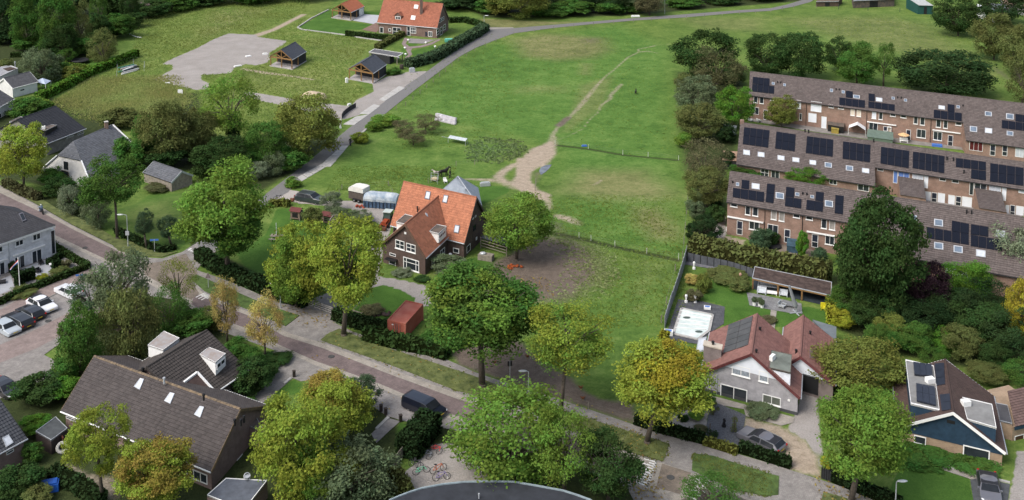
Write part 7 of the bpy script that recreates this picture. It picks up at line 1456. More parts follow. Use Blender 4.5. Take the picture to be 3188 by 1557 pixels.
B = W(p('22',148,595)); par = thing('picnic_table',B,'weathered picnic table with a parasol pole on the back lawn','table'); m = MB(); m.cbox(B + UP * .55,1.7,.8,.06,-.2); m.build('table_top',M_oldwood,par)
for sg in (-1,1): m = MB(); m.cbox(B + Vector((.15 * sg,.75 * sg,.32)),1.7,.28,.05,-.2); m.build('seat',M_oldwood,par); m = MB(); m.bar(B + Vector((.6 * sg,-.7,0)),B + Vector((.6 * sg,.0,.55)),.08); m.bar(B + Vector((.6 * sg,.7,0)),B + Vector((.6 * sg,0,.55)),.08); m.build('leg',M_oldwood,par)
m = MB(); m.tube(B,B + UP * 2.4,.04); m.build('pole',M_wpaint,par)
par = thing('timber_gate',W(p('22',385,1095)),'weathered bar gate across the gravel drive','gate'); a,b = W(p('22',390,1100)),W(p('22',570,1165))
for t in (0,.5,1): bar_on(par,'post',a.lerp(b,t),a.lerp(b,t) + UP * 1.0,.12,.12,M_oldwood)
for z_ in (.25,.5,.75,.95): bar_on(par,'rail',a + UP * z_,b + UP * z_,.05,.1,simple('grey_rail',(.34,.32,.29),.8))
par = thing('open_shelter',W(p('22',1790,720)),'dark open horse shelter beside the light green tree','shelter'); c = [W(p('22',*q)) for q in ((1685,660),(1880,720),(1920,660),(1740,610))]
for v in c: bar_on(par,'post',v,v + UP * 1.6,.12,.12,M_oldwood)
m = MB(); m.poly([v + UP * (1.75 if i > 1 else 1.5) for i,v in enumerate(c)]); m.build('roof_sheet',simple('dark_sheet',(.05,.055,.06),.6,.4,1.5),par)
for z_ in (.4,.8,1.2): bar_on(par,'rail',c[0] + UP * z_,c[1] + UP * z_,.06,.08,M_oldwood)
m = MB(); m.poly([c[2],c[3],c[3] + UP * 1.7,c[2] + UP * 1.7]); m.build('back_wall',simple('dark_boards',(.03,.026,.022),.9),par)
B = W(p('22',1725,745)); par = thing('timber_crate',B,'wooden crate with a pale sack beside the horse shelter','crate'); m = MB(); m.cbox(B,2.0,1.0,.75,-.35); m.build('box',M_oldwood,par); m = MB(); m.ball(B + UP * .85 + Vector((-.4,0,0)),.45,.35,.22); m.build('sack',M_gut,par)
B = W(p('h1',905,935)); o = MB(); o.tube(B,B + UP * .85,.3,.28,10); o.tube(B + UP * .85,B + UP * 1.0,.28,.1,10); tag(o.build('gas_tank',M_gut),'grey upright tank in the corner of the brown house','tank')
for q,c,lb,sx in ((('22',783,350),(.30,.06,.03),'red plastic sheet heap before the tarp covered stack',.7),(('22',285,300),(.14,.055,.03),'rusty brown heap beside the parked dark car',.8),(('23',8,805),(.30,.07,.02),'orange brown rubble heap on the dirt paddock',.9),(('22',930,1150),(.075,.05,.04),'heap of brown brushwood on the front lawn',1.2)):
    B = W(p(*q)); m = MB()
    for i in range(14): m.ball(B + Vector((random.uniform(-1,1) * sx,random.uniform(-1,1) * sx * .6,random.uniform(0,.25))),random.uniform(.15,.35) * sx,None,random.uniform(.1,.25),6,4)
    tag(m.build('heap',simple(lb[:12] + '_m',c,.9,.5,3)),lb,'heap')
m = MB(); a = W(p('22',720,1140)); m.tube(a + UP * .2,W(p('22',800,1165)) + UP * .2,.1,.06,6); m.tube(a + UP * .2,W(p('22',790,1085)) + UP * .6,.05,.03,5); tag(m.build('fallen_branch',M_oldwood),'pale fallen branch on the front lawn','branch')
# ================================================================== street furniture,fences,yard things
M_galv = simple('galvanised',(.42,.44,.45),.45,.12,2,metal=.3)
def lamp(label,gq,top_y,arm,k):
    """post with short arm and flat lantern; arm in metres,along x"""
    g_ = p(k,*gq); B = W(g_); z = hgt(g_,p(k,0,top_y)[1]); par = thing('street_lamp',B,label,'street lamp','street lamps'); m = MB(); m.tube(B,B + UP * 1.0,.085,.075,8); m.tube(B + UP,B + UP * z,.06,.045,8); m.build('post',M_galv,par); m = MB(); m.tube(B + UP * z,B + Vector((arm * .5,0,z + .12)),.04,.035,6); m.build('arm',M_galv,par)
    c = B + Vector((arm,0,z + .1)); m = MB(); m.ball(c,.48,.17,.09,10,6); m.build('lantern',simple('lantern',(.62,.64,.66),.3,.05),par,smooth=True); return par
lamp('street lamp in front of the tall dark hedge',(178,1110),930,-.75,'22'); lamp('street lamp on the sidewalk beside the dirt paddock',(110,460),292,-.6,'33'); lampC = lamp('tall street lamp beside the corner lawn',(965,650),412,-.9,'21'); lamp('street lamp at the bottom right before the blue house lawn',(965,1330),1122,.5,'34'); lamp('street lamp at the lane bend near the farmhouse',(1710,207),120,.75,'12')
def sign(label,gq,top_y,k,col,w_=.9,h_=.2,tri=False):
    g_ = p(k,*gq); B = W(g_); z = hgt(g_,p(k,0,top_y)[1]); par = thing('street_sign',B,label,'sign','street signs'); m = MB(); m.tube(B,B + UP * z,.04,.04,6); m.build('post',M_galv,par); m = MB()
    if tri: m.box8([B + Vector((-.35,-.05,z - .7)),B + Vector((.35,-.05,z - .7)),B + Vector((.35,-.02,z - .7)),B + Vector((-.35,-.02,z - .7)),B + Vector((-.03,-.05,z)),B + Vector((.03,-.05,z)),B + Vector((.03,-.02,z)),B + Vector((-.03,-.02,z))])
    else: m.box(B + Vector((-w_ / 2,-.06,z - h_)),Vector((w_,.12,0)),Vector((0,.04,0)),UP * h_)
    m.build('sign_board',col,par); return par
M_sblue = simple('sign_blue',(.05,.14,.42),.4,.05)
s_ = sign('blue street name sign at the corner lawn',(1165,690),592,'21',M_sblue,1.1,.24); sign('blue street name sign beside the white house hedge',(600,900),858,'21',M_sblue,.9,.22); sign('small brown backed sign on the verge at the junction',(1570,960),845,'21',simple('sign_back',(.16,.13,.13),.6),tri=True); sign('dark information board on the dirt paddock edge',(1905,355),212,'32',simple('dark_board',(.03,.028,.03),.5),.5,.55)
g_ = p('21',965,560); B = W(p('21',965,650)); m = MB(); z = hgt(p('21',965,650),p('21',0,545)[1]); m.box(B + Vector((-.25,-.12,z - .3)),Vector((.5,0,0)),Vector((0,.05,0)),UP * .6); m.build('sign_plate',M_galv,lampC)
# flag
B = W(p('lh',243,1255)); z = hgt(p('lh',243,1255),p('lh',0,880)[1]); par = thing('flagpole',B,'white flagpole in the white house garden','flagpole'); m = MB(); m.tube(B,B + UP * z,.06,.04,8); m.ball(B + UP * z,.08); m.build('pole',M_wpaint,par)
fl = thing('pennant',B + UP * z,'red white and blue pennant hanging from the flagpole','flag')
for i,c in enumerate(((.42,.03,.04),(.66,.66,.66),(.02,.06,.28))):
    m = MB(); n_ = 8
    for j in range(n_):
        f = lambda t,o_: B + UP * (z - .1) + Vector((-1.15 * t + .03 * math.sin(t * 9),.1 * math.sin(t * 7),-1.35 * t - o_ * (1 - t * .6)))
        m.quad(f(j / n_,.16 * i),f((j + 1) / n_,.16 * i),f((j + 1) / n_,.16 * (i + 1)),f(j / n_,.16 * (i + 1)))
    m.build('stripe',simple('flag%d' % i,c,.8),fl)
# post and wire fences
def fence(label,line,k,step=3.0,h=.9,post=.09,mat=None,wires=2,rail=None,name='wire_fence',mats=None):
    P_ = [W(p(k,line[i],line[i + 1])) for i in range(0,len(line),2)] if isinstance(line[0],(int,float)) else [W(q) for q in line]; par = thing(name,P_[0],label,'fence','field fences'); mat = mat or M_oldwood; wm = MB()
    for i in range(len(P_) - 1):
        a,b = P_[i],P_[i + 1]; n_ = max(1,int((b - a).length / step))
        for j in range(n_ + (1 if i == len(P_) - 2 else 0)):
            c = a.lerp(b,j / n_); hh = h * random.uniform(.92,1.08); bar_on(par,'post',c - UP * .05,c + UP * hh,post,post,mat)
        for w_ in range(wires): wm.tube(a + UP * h * (.5 + .4 * w_),b + UP * h * (.5 + .4 * w_),.006,n=3,cap=False)
    if wires: wm.build('wire',simple('wire',(.16,.16,.15),.6) if not rail else rail,par)
    return par
fence('posts and wire along the field side of the lane',ps('12',1050,830,1120,800,1420,540,1515,460,1640,385,1800,315,1935,262) + ps('13',300,222,600,192,900,167,1300,142,1700,107,1935,92) + ps('14',200,62,540,60),'s',4.5); fence('thin electric fence across the field below the puddle',(310,1090,560,1120,820,1165,1010,1180,1240,1205),'13',5,.8,.06,simple('white_post',(.55,.55,.5),.7)); fence('thin electric fence above the dirt paddock',(270,535,490,580,580,605,760,645,1000,700,1240,745),'23',5,.8,.06,MATS['white_post']); fence('mesh fence along the terrace gardens',(1310,290,1290,520,1270,740),'23',4,1.1,.08); fence('low wire fence along the dirt paddock and sidewalk',ps('32',1640,280,1935,385) + ps('33',240,465,560,570,900,680),'s',4,.8,.07); fence('posts beside the pool garden fence',(1215,830,1150,1080,1110,1220),'23',5,.9,.1); fence('post fence above the parked dark car',(620,260,640,215,990,190,1020,250),'22',4,.8,.09); fence('dark mesh fence across the top pasture',(540,70,760,80,1000,90,1250,98),'14',5,1.3,.1,simple('green_post',(.03,.05,.04),.6),3,M_dark); fence('paddock fence between horses and field',(1290,170,1500,40,1640,30),'22',5,.8,.08)
fence('post fence at the left of the puddle track',(160,230,165,180),'23',2,1,.12)
def panels(label,line,k,h,mat,n_,name='panel_fence',gap=.04,post=None,slats=0):
    P_ = [W(p(k,line[i],line[i + 1])) for i in range(0,len(line),2)]; par = thing(name,P_[0],label,'fence'); L = [0]
    for i in range(len(P_) - 1): L.append(L[-1] + (P_[i + 1] - P_[i]).length)
    def at(s_):
        for i in range(len(P_) - 1):
            if s_ <= L[i + 1] + 1e-6: return P_[i].lerp(P_[i + 1],(s_ - L[i]) / (L[i + 1] - L[i]))
        return P_[-1]
    for i in range(n_):
        a,b = at(L[-1] * (i + gap) / n_),at(L[-1] * (i + 1 - gap) / n_); d = (b - a).normalized(); s_ = Vector((-d.y,d.x,0)); m = MB(); m.box(a - s_ * .03,b - a,s_ * .06,UP * h * random.uniform(.97,1.03)); m.build('panel',mat,par)
        if post: bar_on(par,'post',at(L[-1] * i / n_),at(L[-1] * i / n_) + UP * (h + .08),.1,.1,post)
    return par
M_grfence = simple('grey_fence',(.20,.21,.22),.6,.2,2)
panels('grey metal panel fence between field and pool garden',(1302,725,1270,840,1220,1000,1180,1110,1135,1262),'23',1.5,M_grfence,16,post=M_galv,gap=.02); panels('dark fence behind the pool garden',(1305,760,1500,800,1640,830,1800,880),'23',1.2,simple('dark_fence',(.07,.075,.085),.8,.3),10,post=M_dark); panels('weathered picket fence by the bicycle yard',(1005,1050,1060,985,1130,900),'32',1.1,M_oldwood,30,gap=.1); panels('black wire gate and fence at the sandy drive',(412,1095,500,1125),'34',1.0,simple('black_mesh',(.02,.022,.024),.6),5,post=M_dark); panels('black curved silt fence beside the lane',(640,895,655,870,690,840,745,808),'12',.9,M_blkb,8,gap=.0)
for i,(k,v) in enumerate((('32',(280,330)),('32',(935,590)),('32',(970,615)),('32',(1082,665)))):
    B = W(p(k,*v)); m = MB(); m.cbox(B,.28,.28,.65,.4); m.cbox(B + UP * .65,.34,.34,.06,.4); tag(m.build('bollard',simple('dark_post',(.045,.035,.03),.8)),['dark post at the drive end behind the orange tree','dark gate post left of the garden path','dark gate post at the lawn corner','dark gate post right of the garden path'][i],'post','dark timber posts')
# ---------------------------------------------------------------- bicycles
def bike(label,q,q2,col,lying=0.0):
    A,B = W(q),W(q2); d = (B - A).normalized(); c = (A + B) / 2; s = Vector((-d.y,d.x,0)); up = (UP * math.cos(lying) + s * math.sin(lying)).normalized(); ax = d.cross(up); k = .72; par = thing('bicycle',c,label,'bicycle','bicycles in the yard')
    X = lambda f,z_: c + d * f + up * z_ * k + UP * .03
    for f in (-.52,.52): wh = MB(); wh.ring(X(f,.34),.31,.025,ax,16,4); wo = wh.build('wheel',M_tyre,par); hb_ = MB(); [hb_.tube(X(f,.34),X(f,.34) + d * .3 * math.cos(t) + up * .3 * math.sin(t) * .95,.006,n=3,cap=False) for t in [i * .785 for i in range(8)]]; hb_.build('spokes',M_rim,wo)
    m = MB()
    for a,b in (((-.52,.34),(-.15,.3)),((-.52,.34),(-.22,.85)),((-.15,.3),(-.22,.9)),((-.15,.3),(.38,.8)),((-.22,.8),(.36,.88)),((.36,.95),(.52,.34))): m.tube(X(*a),X(*b),.03,n=6)
    m.build('frame',col,par); m = MB(); m.tube(X(.33,1.0) - ax * .28,X(.33,1.0) + ax * .28,.02); m.tube(X(.33,1.0),X(.36,.9),.02); m.build('handlebar',M_rim,par); m = MB(); m.ball(X(-.24,.98),.14,.09,.05,8,5); m.build('saddle',M_plastic,par)
def cp(n,c): return carpaint('bike_' + n,c)
bike('grey bicycle lying nearest the square cut hedge',p('32',1235,900),p('32',1285,950),cp('grey',(.2,.22,.25)),1.2); bike('red bicycle lying by the hedge',p('32',1305,880),p('32',1355,905),cp('red',(.55,.04,.03)),1.1); bike('dark bicycle leaning by the picket fence',p('32',1160,1000),p('32',1225,1025),cp('dark',(.05,.05,.06)),.5); bike('green and white child bicycle lying on the yard',p('32',1205,1065),p('32',1280,1045),cp('green',(.15,.5,.3)),1.3); bike('orange mountain bicycle standing in the yard',p('32',1335,1055),p('32',1400,1035),cp('orange',(.5,.12,.04)),.2); bike('purple bicycle lying before the dark flat roof',p('32',1360,1110),p('32',1425,1100),cp('purple',(.2,.16,.32)),.9); bike('white bicycle standing beside the olive hedge',p('32',1650,1010),p('32',1695,1085),cp('white',(.6,.6,.58)),.25); bike('black bicycle behind the white one',p('32',1650,985),p('32',1720,985),cp('black',(.02,.02,.02)),.3); bike('black bicycle standing at the lane corner',p('22',140,300),p('22',185,290),MATS['bike_black'],.1)
# ---------------------------------------------------------------- black flat roofed building at the bottom
q = ps('32',1000,1262,1080,1228,1160,1198,1240,1172,1400,1142,1560,1125,1750,1120,1935,1124) + ps('33',180,1155,370,1190,480,1225,580,1262) + ps('s',1880,1640,1180,1640); c = [W(a,2.6) for a in q]; par = thing('flat_roof_hall',Vector((c[6].x,c[6].y,0)),'dark flat roofed building with curved pale edge at the bottom','building'); fl = lambda v,z_: Vector((v.x,v.y,z_))
if sum(c[i].x * c[(i + 1) % len(c)].y - c[(i + 1) % len(c)].x * c[i].y for i in range(len(c))) < 0: c = c[::-1]
m = MB(); m.poly([fl(v,2.6) for v in c]); m.build('roof',simple('dark_bitumen',(.028,.031,.038),.85,.3,.8),par); m = MB()
for i in range(len(c)): a,b = c[i],c[(i + 1) % len(c)]; m.poly([fl(a,0),fl(b,0),fl(b,2.58),fl(a,2.58)])
m.build('wall',M_mbrick,par); m = MB()
for i in range(len(c)): m.bar(fl(c[i],2.6),fl(c[(i + 1) % len(c)],2.6),.14,.2)
m.build('roof_edge',simple('pale_edge',(.22,.27,.29),.5),par); pipe(par,W(p('32',1672,1245),2.6),.4,.06,M_gut)
# ---------------------------------------------------------------- pool garden
M_deck = brick('grey_deck',(.085,.088,.095),(.065,.068,.075),(.05,.05,.055),.6,.6,.02); sheet('pool_deck',ps('tf',170,440,420,460,650,515,640,690,520,770,380,900,90,860,60,760),.03,M_deck); sheet('terrace',ps('tf',875,365,990,385,1440,480,1450,590,1330,580,1120,545,905,500),.03,brick('grey_slab',(.20,.20,.20),(.165,.165,.165),(.11,.11,.11),.5,.5,.015)); sheet('garden_path',ps('tf',1125,545,1185,560,1165,740,1110,700),.028,M_band); sheet('path',ps('tf',260,30,700,110,940,160,940,210,690,150,240,80),.028,simple('grey_path',(.13,.13,.14),.9))
par = thing('swimming_pool',W(p('tf',120,795)),'rectangular pool under a pale stained cover','pool'); c = [W(p('tf',*v)) for v in ((205,538),(525,605),(490,768),(375,855),(122,797))]; m = MB(); m.poly([v + UP * .12 for v in c[::-1]] if (c[1] - c[0]).cross(c[2] - c[0]).z < 0 else [v + UP * .12 for v in c]); m.build('cover',simple('pool_cover',(.50,.60,.58),.5,.2,.7,tint=(.66,.70,.66)),par); m = MB()
for i in range(5): m.bar(c[i] + UP * .08,c[(i + 1) % 5] + UP * .08,.3,.16)
m.build('coping',M_slabw,par)
for i in range(5): t = (i + .7) / 6; bar_on(par,'cover_batten',c[0].lerp(c[4],t) + UP * .16,c[1].lerp(c[2].lerp(c[3],.4),t) + UP * .16,.1,.06,M_wpaint)
for v in ((258,635),(383,780)): m = MB(); m.ball(W(p('tf',*v)) + UP * .13,.45,.3,.03,10,4); m.build('puddle',simple('algae',(.06,.085,.07),.3),par)
for q,lb,mt,sz in (((470,535),'white garden robot with blue panel on the pool deck',M_sblue,(.8,.6,.3)),((70,800),'pale pump box at the pool fence corner',M_sblue,(1.0,.7,.5))): B = W(p('tf',*q)); par = thing('pump_box',B,lb,'box'); m = MB(); m.cbox(B,sz[0],sz[1],sz[2],-.2); m.build('box',M_wpaint,par,bevel=.03); m = MB(); m.cbox(B + UP * (sz[2] + .003),sz[0] * .7,sz[1] * .6,.02,-.2); m.build('lid',mt,par)
par = thing('garden_room',W(p('tf',940,345)),'open timber garden room with brown planted roof','garden room'); z = hgt(p('tf',940,345),p('tf',0,232)[1]); R4 = [W(p('tf',*v),z) for v in ((935,218),(1745,400),(1750,262),(960,102))]; m = MB(); m.box8([v - UP * .22 for v in R4] + R4); m.build('roof_frame',M_oak,par); m = MB(); ctr = sum(R4,Vector()) / 4; m.poly([v.lerp(ctr,.015) + UP * .01 for v in R4]); m.build('planted_roof',simple('sedum_roof',(.055,.036,.030),.95,.6,1.4,tint=(.10,.07,.06)),par); m = MB()
for i in range(4): m.bar(R4[i] + UP * .02,R4[(i + 1) % 4] + UP * .02,.08,.1)
m.build('roof_edge',M_gut,par); fl = lambda v: Vector((v.x,v.y,0))
for t in (.006,.335,.64,.99): v = R4[0].lerp(R4[1],t); bar_on(par,'post',fl(v),v - UP * .1,.16,.16,M_oak)
m = MB(); m.poly([fl(R4[3]),fl(R4[2]),R4[2] - UP * .2,R4[3] - UP * .2]); m.poly([fl(R4[2]),fl(R4[1]),R4[1] - UP * .2,R4[2] - UP * .2]); m.build('back_wall',simple('dark_timber',(.035,.028,.024),.8,.3),par); m = MB(); m.poly([fl(v) + UP * .05 for v in R4]); m.build('floor',simple('dark_floor',(.035,.045,.055),.5),par)
def chair(q,lb,w_=.9,rz=0,col=None,name='garden_chair',back=True,d_=.8,cat='chair',gr=None):
    B = W(q); par = thing(name,B,lb,cat,gr); col = col or simple('white_rattan',(.50,.53,.55),.7,.15,4); u = Vector((math.cos(rz),math.sin(rz),0)); v = Vector((-u.y,u.x,0)); m = MB(); m.box(B - u * w_ / 2 - v * d_ / 2 + UP * .22,u * w_,v * d_,UP * .1); m.build('seat' if back else 'table_top',col,par)
    for a in (-.45,.45):
        for b in (-.42,.42): bar_on(par,'leg',B + u * a * w_ + v * b * d_,B + u * a * w_ + v * b * d_ + UP * .25,.06,.06,col)
    if back: m = MB(); m.box(B - u * w_ / 2 + v * d_ / 2 + UP * .3,u * w_,-v * .1,UP * .4); m.build('backrest',col,par); m = MB(); [m.box(B + u * a * (w_ - .1) / 2 * 1.0 - u * .05 - v * d_ / 2 + UP * .3,u * .1,v * d_,UP * .16) for a in (-1,1)]; m.build('armrest',col,par)
chair(p('tf',1030,375),'pale armchair in the garden room',1.1,-.3); chair(p('tf',1130,385),'low white table in the garden room',1.4,-.3,M_wpaint,'garden_table',False,.7,'table'); chair(p('tf',1255,400),'pale lounge chair behind the folded parasol',1.0,-.3); chair(p('tf',1240,520),'grey garden chair on the terrace',.9,.9,M_galv); chair(p('tf',1310,505),'grey round garden table on the terrace',1.6,-.3,simple('grey_table',(.16,.165,.17),.5),'garden_table',False,1.0,'table'); chair(p('tf',1665,540),'bright yellow chair at the garden room end',.6,-.2,simple('yellow_chair',(.5,.45,.02),.6)); chair(p('tf',1100,315),'long pale sofa at the back of the garden room',2.6,-.3,None,'garden_sofa',True,.8,'sofa')
B = W(p('tf',1385,580)); par = thing('parasol',B,'folded grey cantilever parasol beside the garden room','parasol'); m = MB(); m.tube(B,B + UP * 1.5,.06,.05); m.build('pole',M_gut,par); m = MB(); m.tube(B + Vector((-.1,0,.9)),B + Vector((-.9,.1,3.4)),.28,.14,8); m.build('canopy',simple('parasol_grey',(.20,.21,.22),.8,.2),par); m = MB(); [m.bar(B - Vector((.8 * math.cos(t),.8 * math.sin(t),-.06)),B + Vector((.8 * math.cos(t),.8 * math.sin(t),.06)),.12,.06) for t in (.2,1.77)]; m.build('cross_base',M_gut,par)
def pot(q,lb,col,r=.22,h=.45,plant=None,cat='pot'):
    B = W(q); par = thing('plant_pot',B,lb,cat,'garden pots'); m = MB(); m.tube(B,B + UP * h,r * .8,r,10); m.build('pot',col,par)
    if plant: crown_obj(par,'bush',B + UP * (h + .25),(r * 1.5,r * 1.5,.4),COLR[plant],0)
for q,lb in (((955,500),'left of three white pots on the terrace'),((1010,505),'middle of three white pots on the terrace'),((1035,522),'right of three white pots on the terrace')): pot(p('tf',*q),lb,M_wpaint,.25,.45,'gr')
for q,lb in (((252,470),'black and white planter on the pool deck'),((345,470),'tall white bird table beside the pool deck'),((333,125),'pale garden statue by the dark fence'),((810,245),'pink garden statue behind the pool lawn')):
    B = W(p('tf',*q)); m = MB(); m.tube(B,B + UP * .25,.22,.2,8); m.tube(B + UP * .25,B + UP * .7,.09,.12,8); m.ball(B + UP * .85,.18,.14,.2); tag(m.build('garden_ornament',M_wpaint if 'pink' not in lb else simple('pink_stone',(.45,.26,.2),.8)),lb,'ornament')
# front garden of the grey house
sheet('path',ps('gh',-60,470,160,515,470,600,1010,738,1000,800,860,835,450,725,430,645,-60,560),.024,M_band)
sheet('slate_bed',ps('33',1480,520,1560,540,1745,620,1735,690,1700,800,1690,860,1480,800,1440,760),.03,simple('slate_chips',(.085,.090,.10),.95,.45,6)); B = W(p('33',1582,705)); m = MB(); m.tube(B,B + UP * .25,.25,.2,8); m.tube(B + UP * .25,B + UP * .6,.16,.1,8); m.ball(B + UP * .75,.14,.12,.16); m.ball(B + UP * .62 + Vector((.1,0,0)),.1); tag(m.build('garden_statue',simple('black_statue',(.015,.015,.018),.4)),'small black statue on the dark slate bed','statue')
sheet('lawn_edging',ps('34',1130,940,1200,955,1600,1070,1830,1125,1830,1135,1600,1085,1190,970,1120,950),.12,M_slabw,skirt=.12); sheet('path',ps('34',1030,950,1130,945,1600,1075,1560,1110,1200,990),.02,M_band); sheet('driveway',ps('34',1530,1105,1600,1090,1830,1140,1810,1300,1560,1300),.022,simple('dark_drive',(.07,.075,.08),.9,.25,2))
# ---------------------------------------------------------------- terrace gardens
def gazebo(lb,q4_,z0,z1,mat,apex=True,name='gazebo',cat='gazebo'):
    c = [W(q) for q in q4_]; par = thing(name,c[0],lb,cat); ctr = sum(c,Vector()) / 4
    for v in c: bar_on(par,'post',v,v + UP * z0,.06,.06,M_wpaint)
    if apex:
        for i in range(4): m = MB(); m.poly([c[i].lerp(ctr,-.06) + UP * z0,c[(i + 1) % 4].lerp(ctr,-.06) + UP * z0,ctr + UP * z1]); m.build('canopy',mat,par)
    else:
        r0,r1 = (c[0] + c[1]) / 2 + UP * z1,(c[2] + c[3]) / 2 + UP * z1
        for a,b in ((c[1],c[2]),(c[3],c[0])): m = MB(); rr = (r0,r1) if a is c[1] else (r1,r0); m.poly([a + UP * z0,b + UP * z0,rr[1],rr[0]]); m.build('canopy',mat,par)
    return par
M_tent = simple('tent_white',(.64,.65,.66),.7,.06)
gazebo('white party tent in a far terrace garden',ps('ta',2035,1065,2295,1105,2290,1000,2060,960),1.3,2.1,M_tent,False,'party_tent','tent'); gazebo('pale blue square gazebo beside the long hedge',ps('11',262,672,345,690,385,665,310,650),1.6,2.3,simple('tent_blue',(.36,.42,.52),.7),True)
def parasol(lb,q,r,h,col,closed=False):
    B = W(q); par = thing('parasol',B,lb,'parasol','garden parasols'); m = MB(); m.tube(B,B + UP * h,.04); m.build('pole',M_wpaint,par); m = MB()
    if closed: m.tube(B + UP * .3,B + UP * h,r,.05,10)
    else: m.tube(B + UP * (h - .4),B + UP * h,r,.05,10,False)
    m.build('canopy',col,par)
parasol('tan parasol on a far terrace patio',p('tb',545,880),1.0,1.7,simple('tan_cloth',(.55,.36,.18),.8)); parasol('closed white parasol at the end of the far terrace wall',p('tb',1378,925),.55,1.7,M_tent,True); parasol('closed white parasol at the right of the far terrace',p('tb',2185,1140),.25,1.6,M_tent,True)
def benchy(lb,a,b,mat): A,B_ = W(a),W(b); u = (B_ - A); d = u.normalized(); s = Vector((-d.y,d.x,0)); par = thing('garden_bench',A,lb,'bench'); m = MB(); m.box(A + UP * .3,u,s * .5,UP * .06); m.build('seat',mat,par); m = MB(); m.box(A + UP * .4 + s * .5,u,s * .06,UP * .4); m.build('backrest',mat,par); [bar_on(par,'leg',A + u * t + s * .2,A + u * t + s * .2 + UP * .3,.07,.4,mat) for t in (.08,.92)]
benchy('white bench under the tan parasol',p('tb',488,890),p('tb',615,900),M_wpaint)
B = W(p('tb',1050,945)); m = MB(); m.cbox(B,1.7,.9,.35,-.35); m.cbox(B + UP * .35,1.5,.7,.02,-.35); tag(m.build('paddling_pool',M_sblue),'bright blue paddling pool on a far terrace patio','pool')
def shedg(lb,q4_,z,wall,roof,mono=.3,name='garden_shed'):
    c = [W(q) for q in q4_]; par = thing(name,c[0],lb,'shed','terrace garden sheds'); m = MB()
    for i in range(4): a,b = c[i],c[(i + 1) % 4]; za,zb = z + (mono if i > 1 else 0),z + (mono if (i + 1) % 4 > 1 else 0); m.poly([a,b,b + UP * zb,a + UP * za])
    m.build('wall',wall,par); m = MB(); ctr = sum(c,Vector()) / 4; t = [v.lerp(ctr,-.06) + UP * (z + (mono if i > 1 else 0) + .03) for i,v in enumerate(c)]; m.box8([v - UP * .06 for v in t] + t); m.build('roof',roof,par)
shedg('low green roofed shed in a far terrace garden',ps('tb',0,900,378,950,375,860,10,810),1.2,simple('green_boards',(.10,.14,.10),.8),simple('green_roof_felt',(.11,.15,.12),.9,.2)); shedg('small tan roofed shed at the end of the middle terrace',ps('tc',85,740,290,755,300,650,95,640),1.5,M_blkb,simple('tan_roof',(.28,.19,.13),.8,.2)); shedg('grey canopy lean-to on the far terrace wall',ps('ta',1725,1010,1960,1050,1975,960,1735,930),1.3,M_dark,M_lead); shedg('green play house with blue details at the field edge',ps('tc',60,320,250,350,280,280,90,260),1.3,simple('grey_green_wood',(.07,.08,.08),.8,.3),simple('grey_green_roof',(.10,.115,.12),.8,.3),.5,'play_house'); shedg('yellow wooden box on a far terrace patio',ps('ta',1780,1040,1890,1055,1895,1010,1790,1000),.9,simple('yellow_wood',(.25,.19,.04),.8),simple('yellow_wood2',(.28,.22,.05),.8),0); shedg('dark blue tarpaulin covered box before the near terrace',ps('td',822,1120,960,1140,955,1060,830,1045),.9,simple('petrol_tarp',(.03,.06,.085),.6,.4),simple('petrol_tarp2',(.04,.08,.11),.6,.4),.2,'covered_box'); shedg('white camper roof behind the tall lime',ps('te',345,500,490,525,495,480,350,455),1.4,M_wpaint,M_wpaint,0,'caravan')
c = [W(p('te',*q),z) for q,z in (((1040,1135),2.2),((1440,1210),1.9),((1220,1258),1.2))]; m = MB(); m.poly(c); m.poly([v - UP * .02 for v in c][::-1]); tag(m.build('shade_sail',simple('pink_cloth',(.52,.40,.42),.8,.1)),'pinkish white shade sail beside the near terrace','shade sail')
chair(p('td',120,880),'white chair at the near terrace corner',.6,.3,M_wpaint); chair(p('td',680,1010),'black garden chair on the near terrace patio',.9,.2,M_plastic); chair(p('ta',555,860),'white lounger left on the furthest patio',.6,1.0,M_wpaint,back=True); chair(p('ta',690,870),'white lounger right on the furthest patio',.6,2.0,M_wpaint)
B = W(p('td',675,1065)); m = MB(); m.tube(B,B + UP * .3,.9,.9,16); tag(m.build('fire_bowl',M_plastic),'round dark tub on the near terrace patio','tub')
sheet('patio',ps('ta',470,840,830,900,1400,1000,2400,1140) + ps('tb',1400,1000,2361,1180,2361,960,1440,850) + ps('ta',1400,860,560,760),.02,simple('patio_grey',(.20,.185,.17),.9,.3,1)); sheet('patio',ps('td',300,930,620,960,900,1010,1300,1080,1300,1200,900,1150,560,1120),.02,simple('patio_brown',(.19,.155,.125),.9,.3,1)); sheet('access_path',ps('te',300,400,560,470,1040,540,1500,620,1535,600,1040,500,560,440),.02,MATS['patio_grey'])
# ---------------------------------------------------------------- upper fields and plots
B = W(p('12',1420,940)); par = thing('foil_pile',B,'pile of boards under white plastic foil in the paddock','pile'); a,b = W(p('12',1345,905)),W(p('12',1495,940))
for i in range(5): m = MB(); o_ = Vector((0,.5 * i,.12 * i)); m.bar(a + o_ + UP * .15,b + o_ * .9 + UP * .15,.55,.25); m.build('foil_roll',simple('foil',(.42,.40,.41),.5,.4,1.5),par)
par = thing('cold_frame',W(p('12',1400,1060)),'pale raised cold frame on thin legs in the paddock','frame'); c = [W(p('12',*q)) + UP * .9 for q in ((1440,1075),(1570,1100),(1585,1080),(1455,1055))]; m = MB(); m.box8([v - UP * .06 for v in c] + c); m.build('top',simple('pale_top',(.50,.54,.54),.5),par); [bar_on(par,'leg',Vector((v.x,v.y,0)),v,.07,.07,M_galv) for v in c]; bar_on(par,'rail',c[0],W(p('12',1390,1065)) + UP * .9,.05,.05,M_galv)
B = W(p('12',410,745)); m = MB(); rng = random.Random(3)
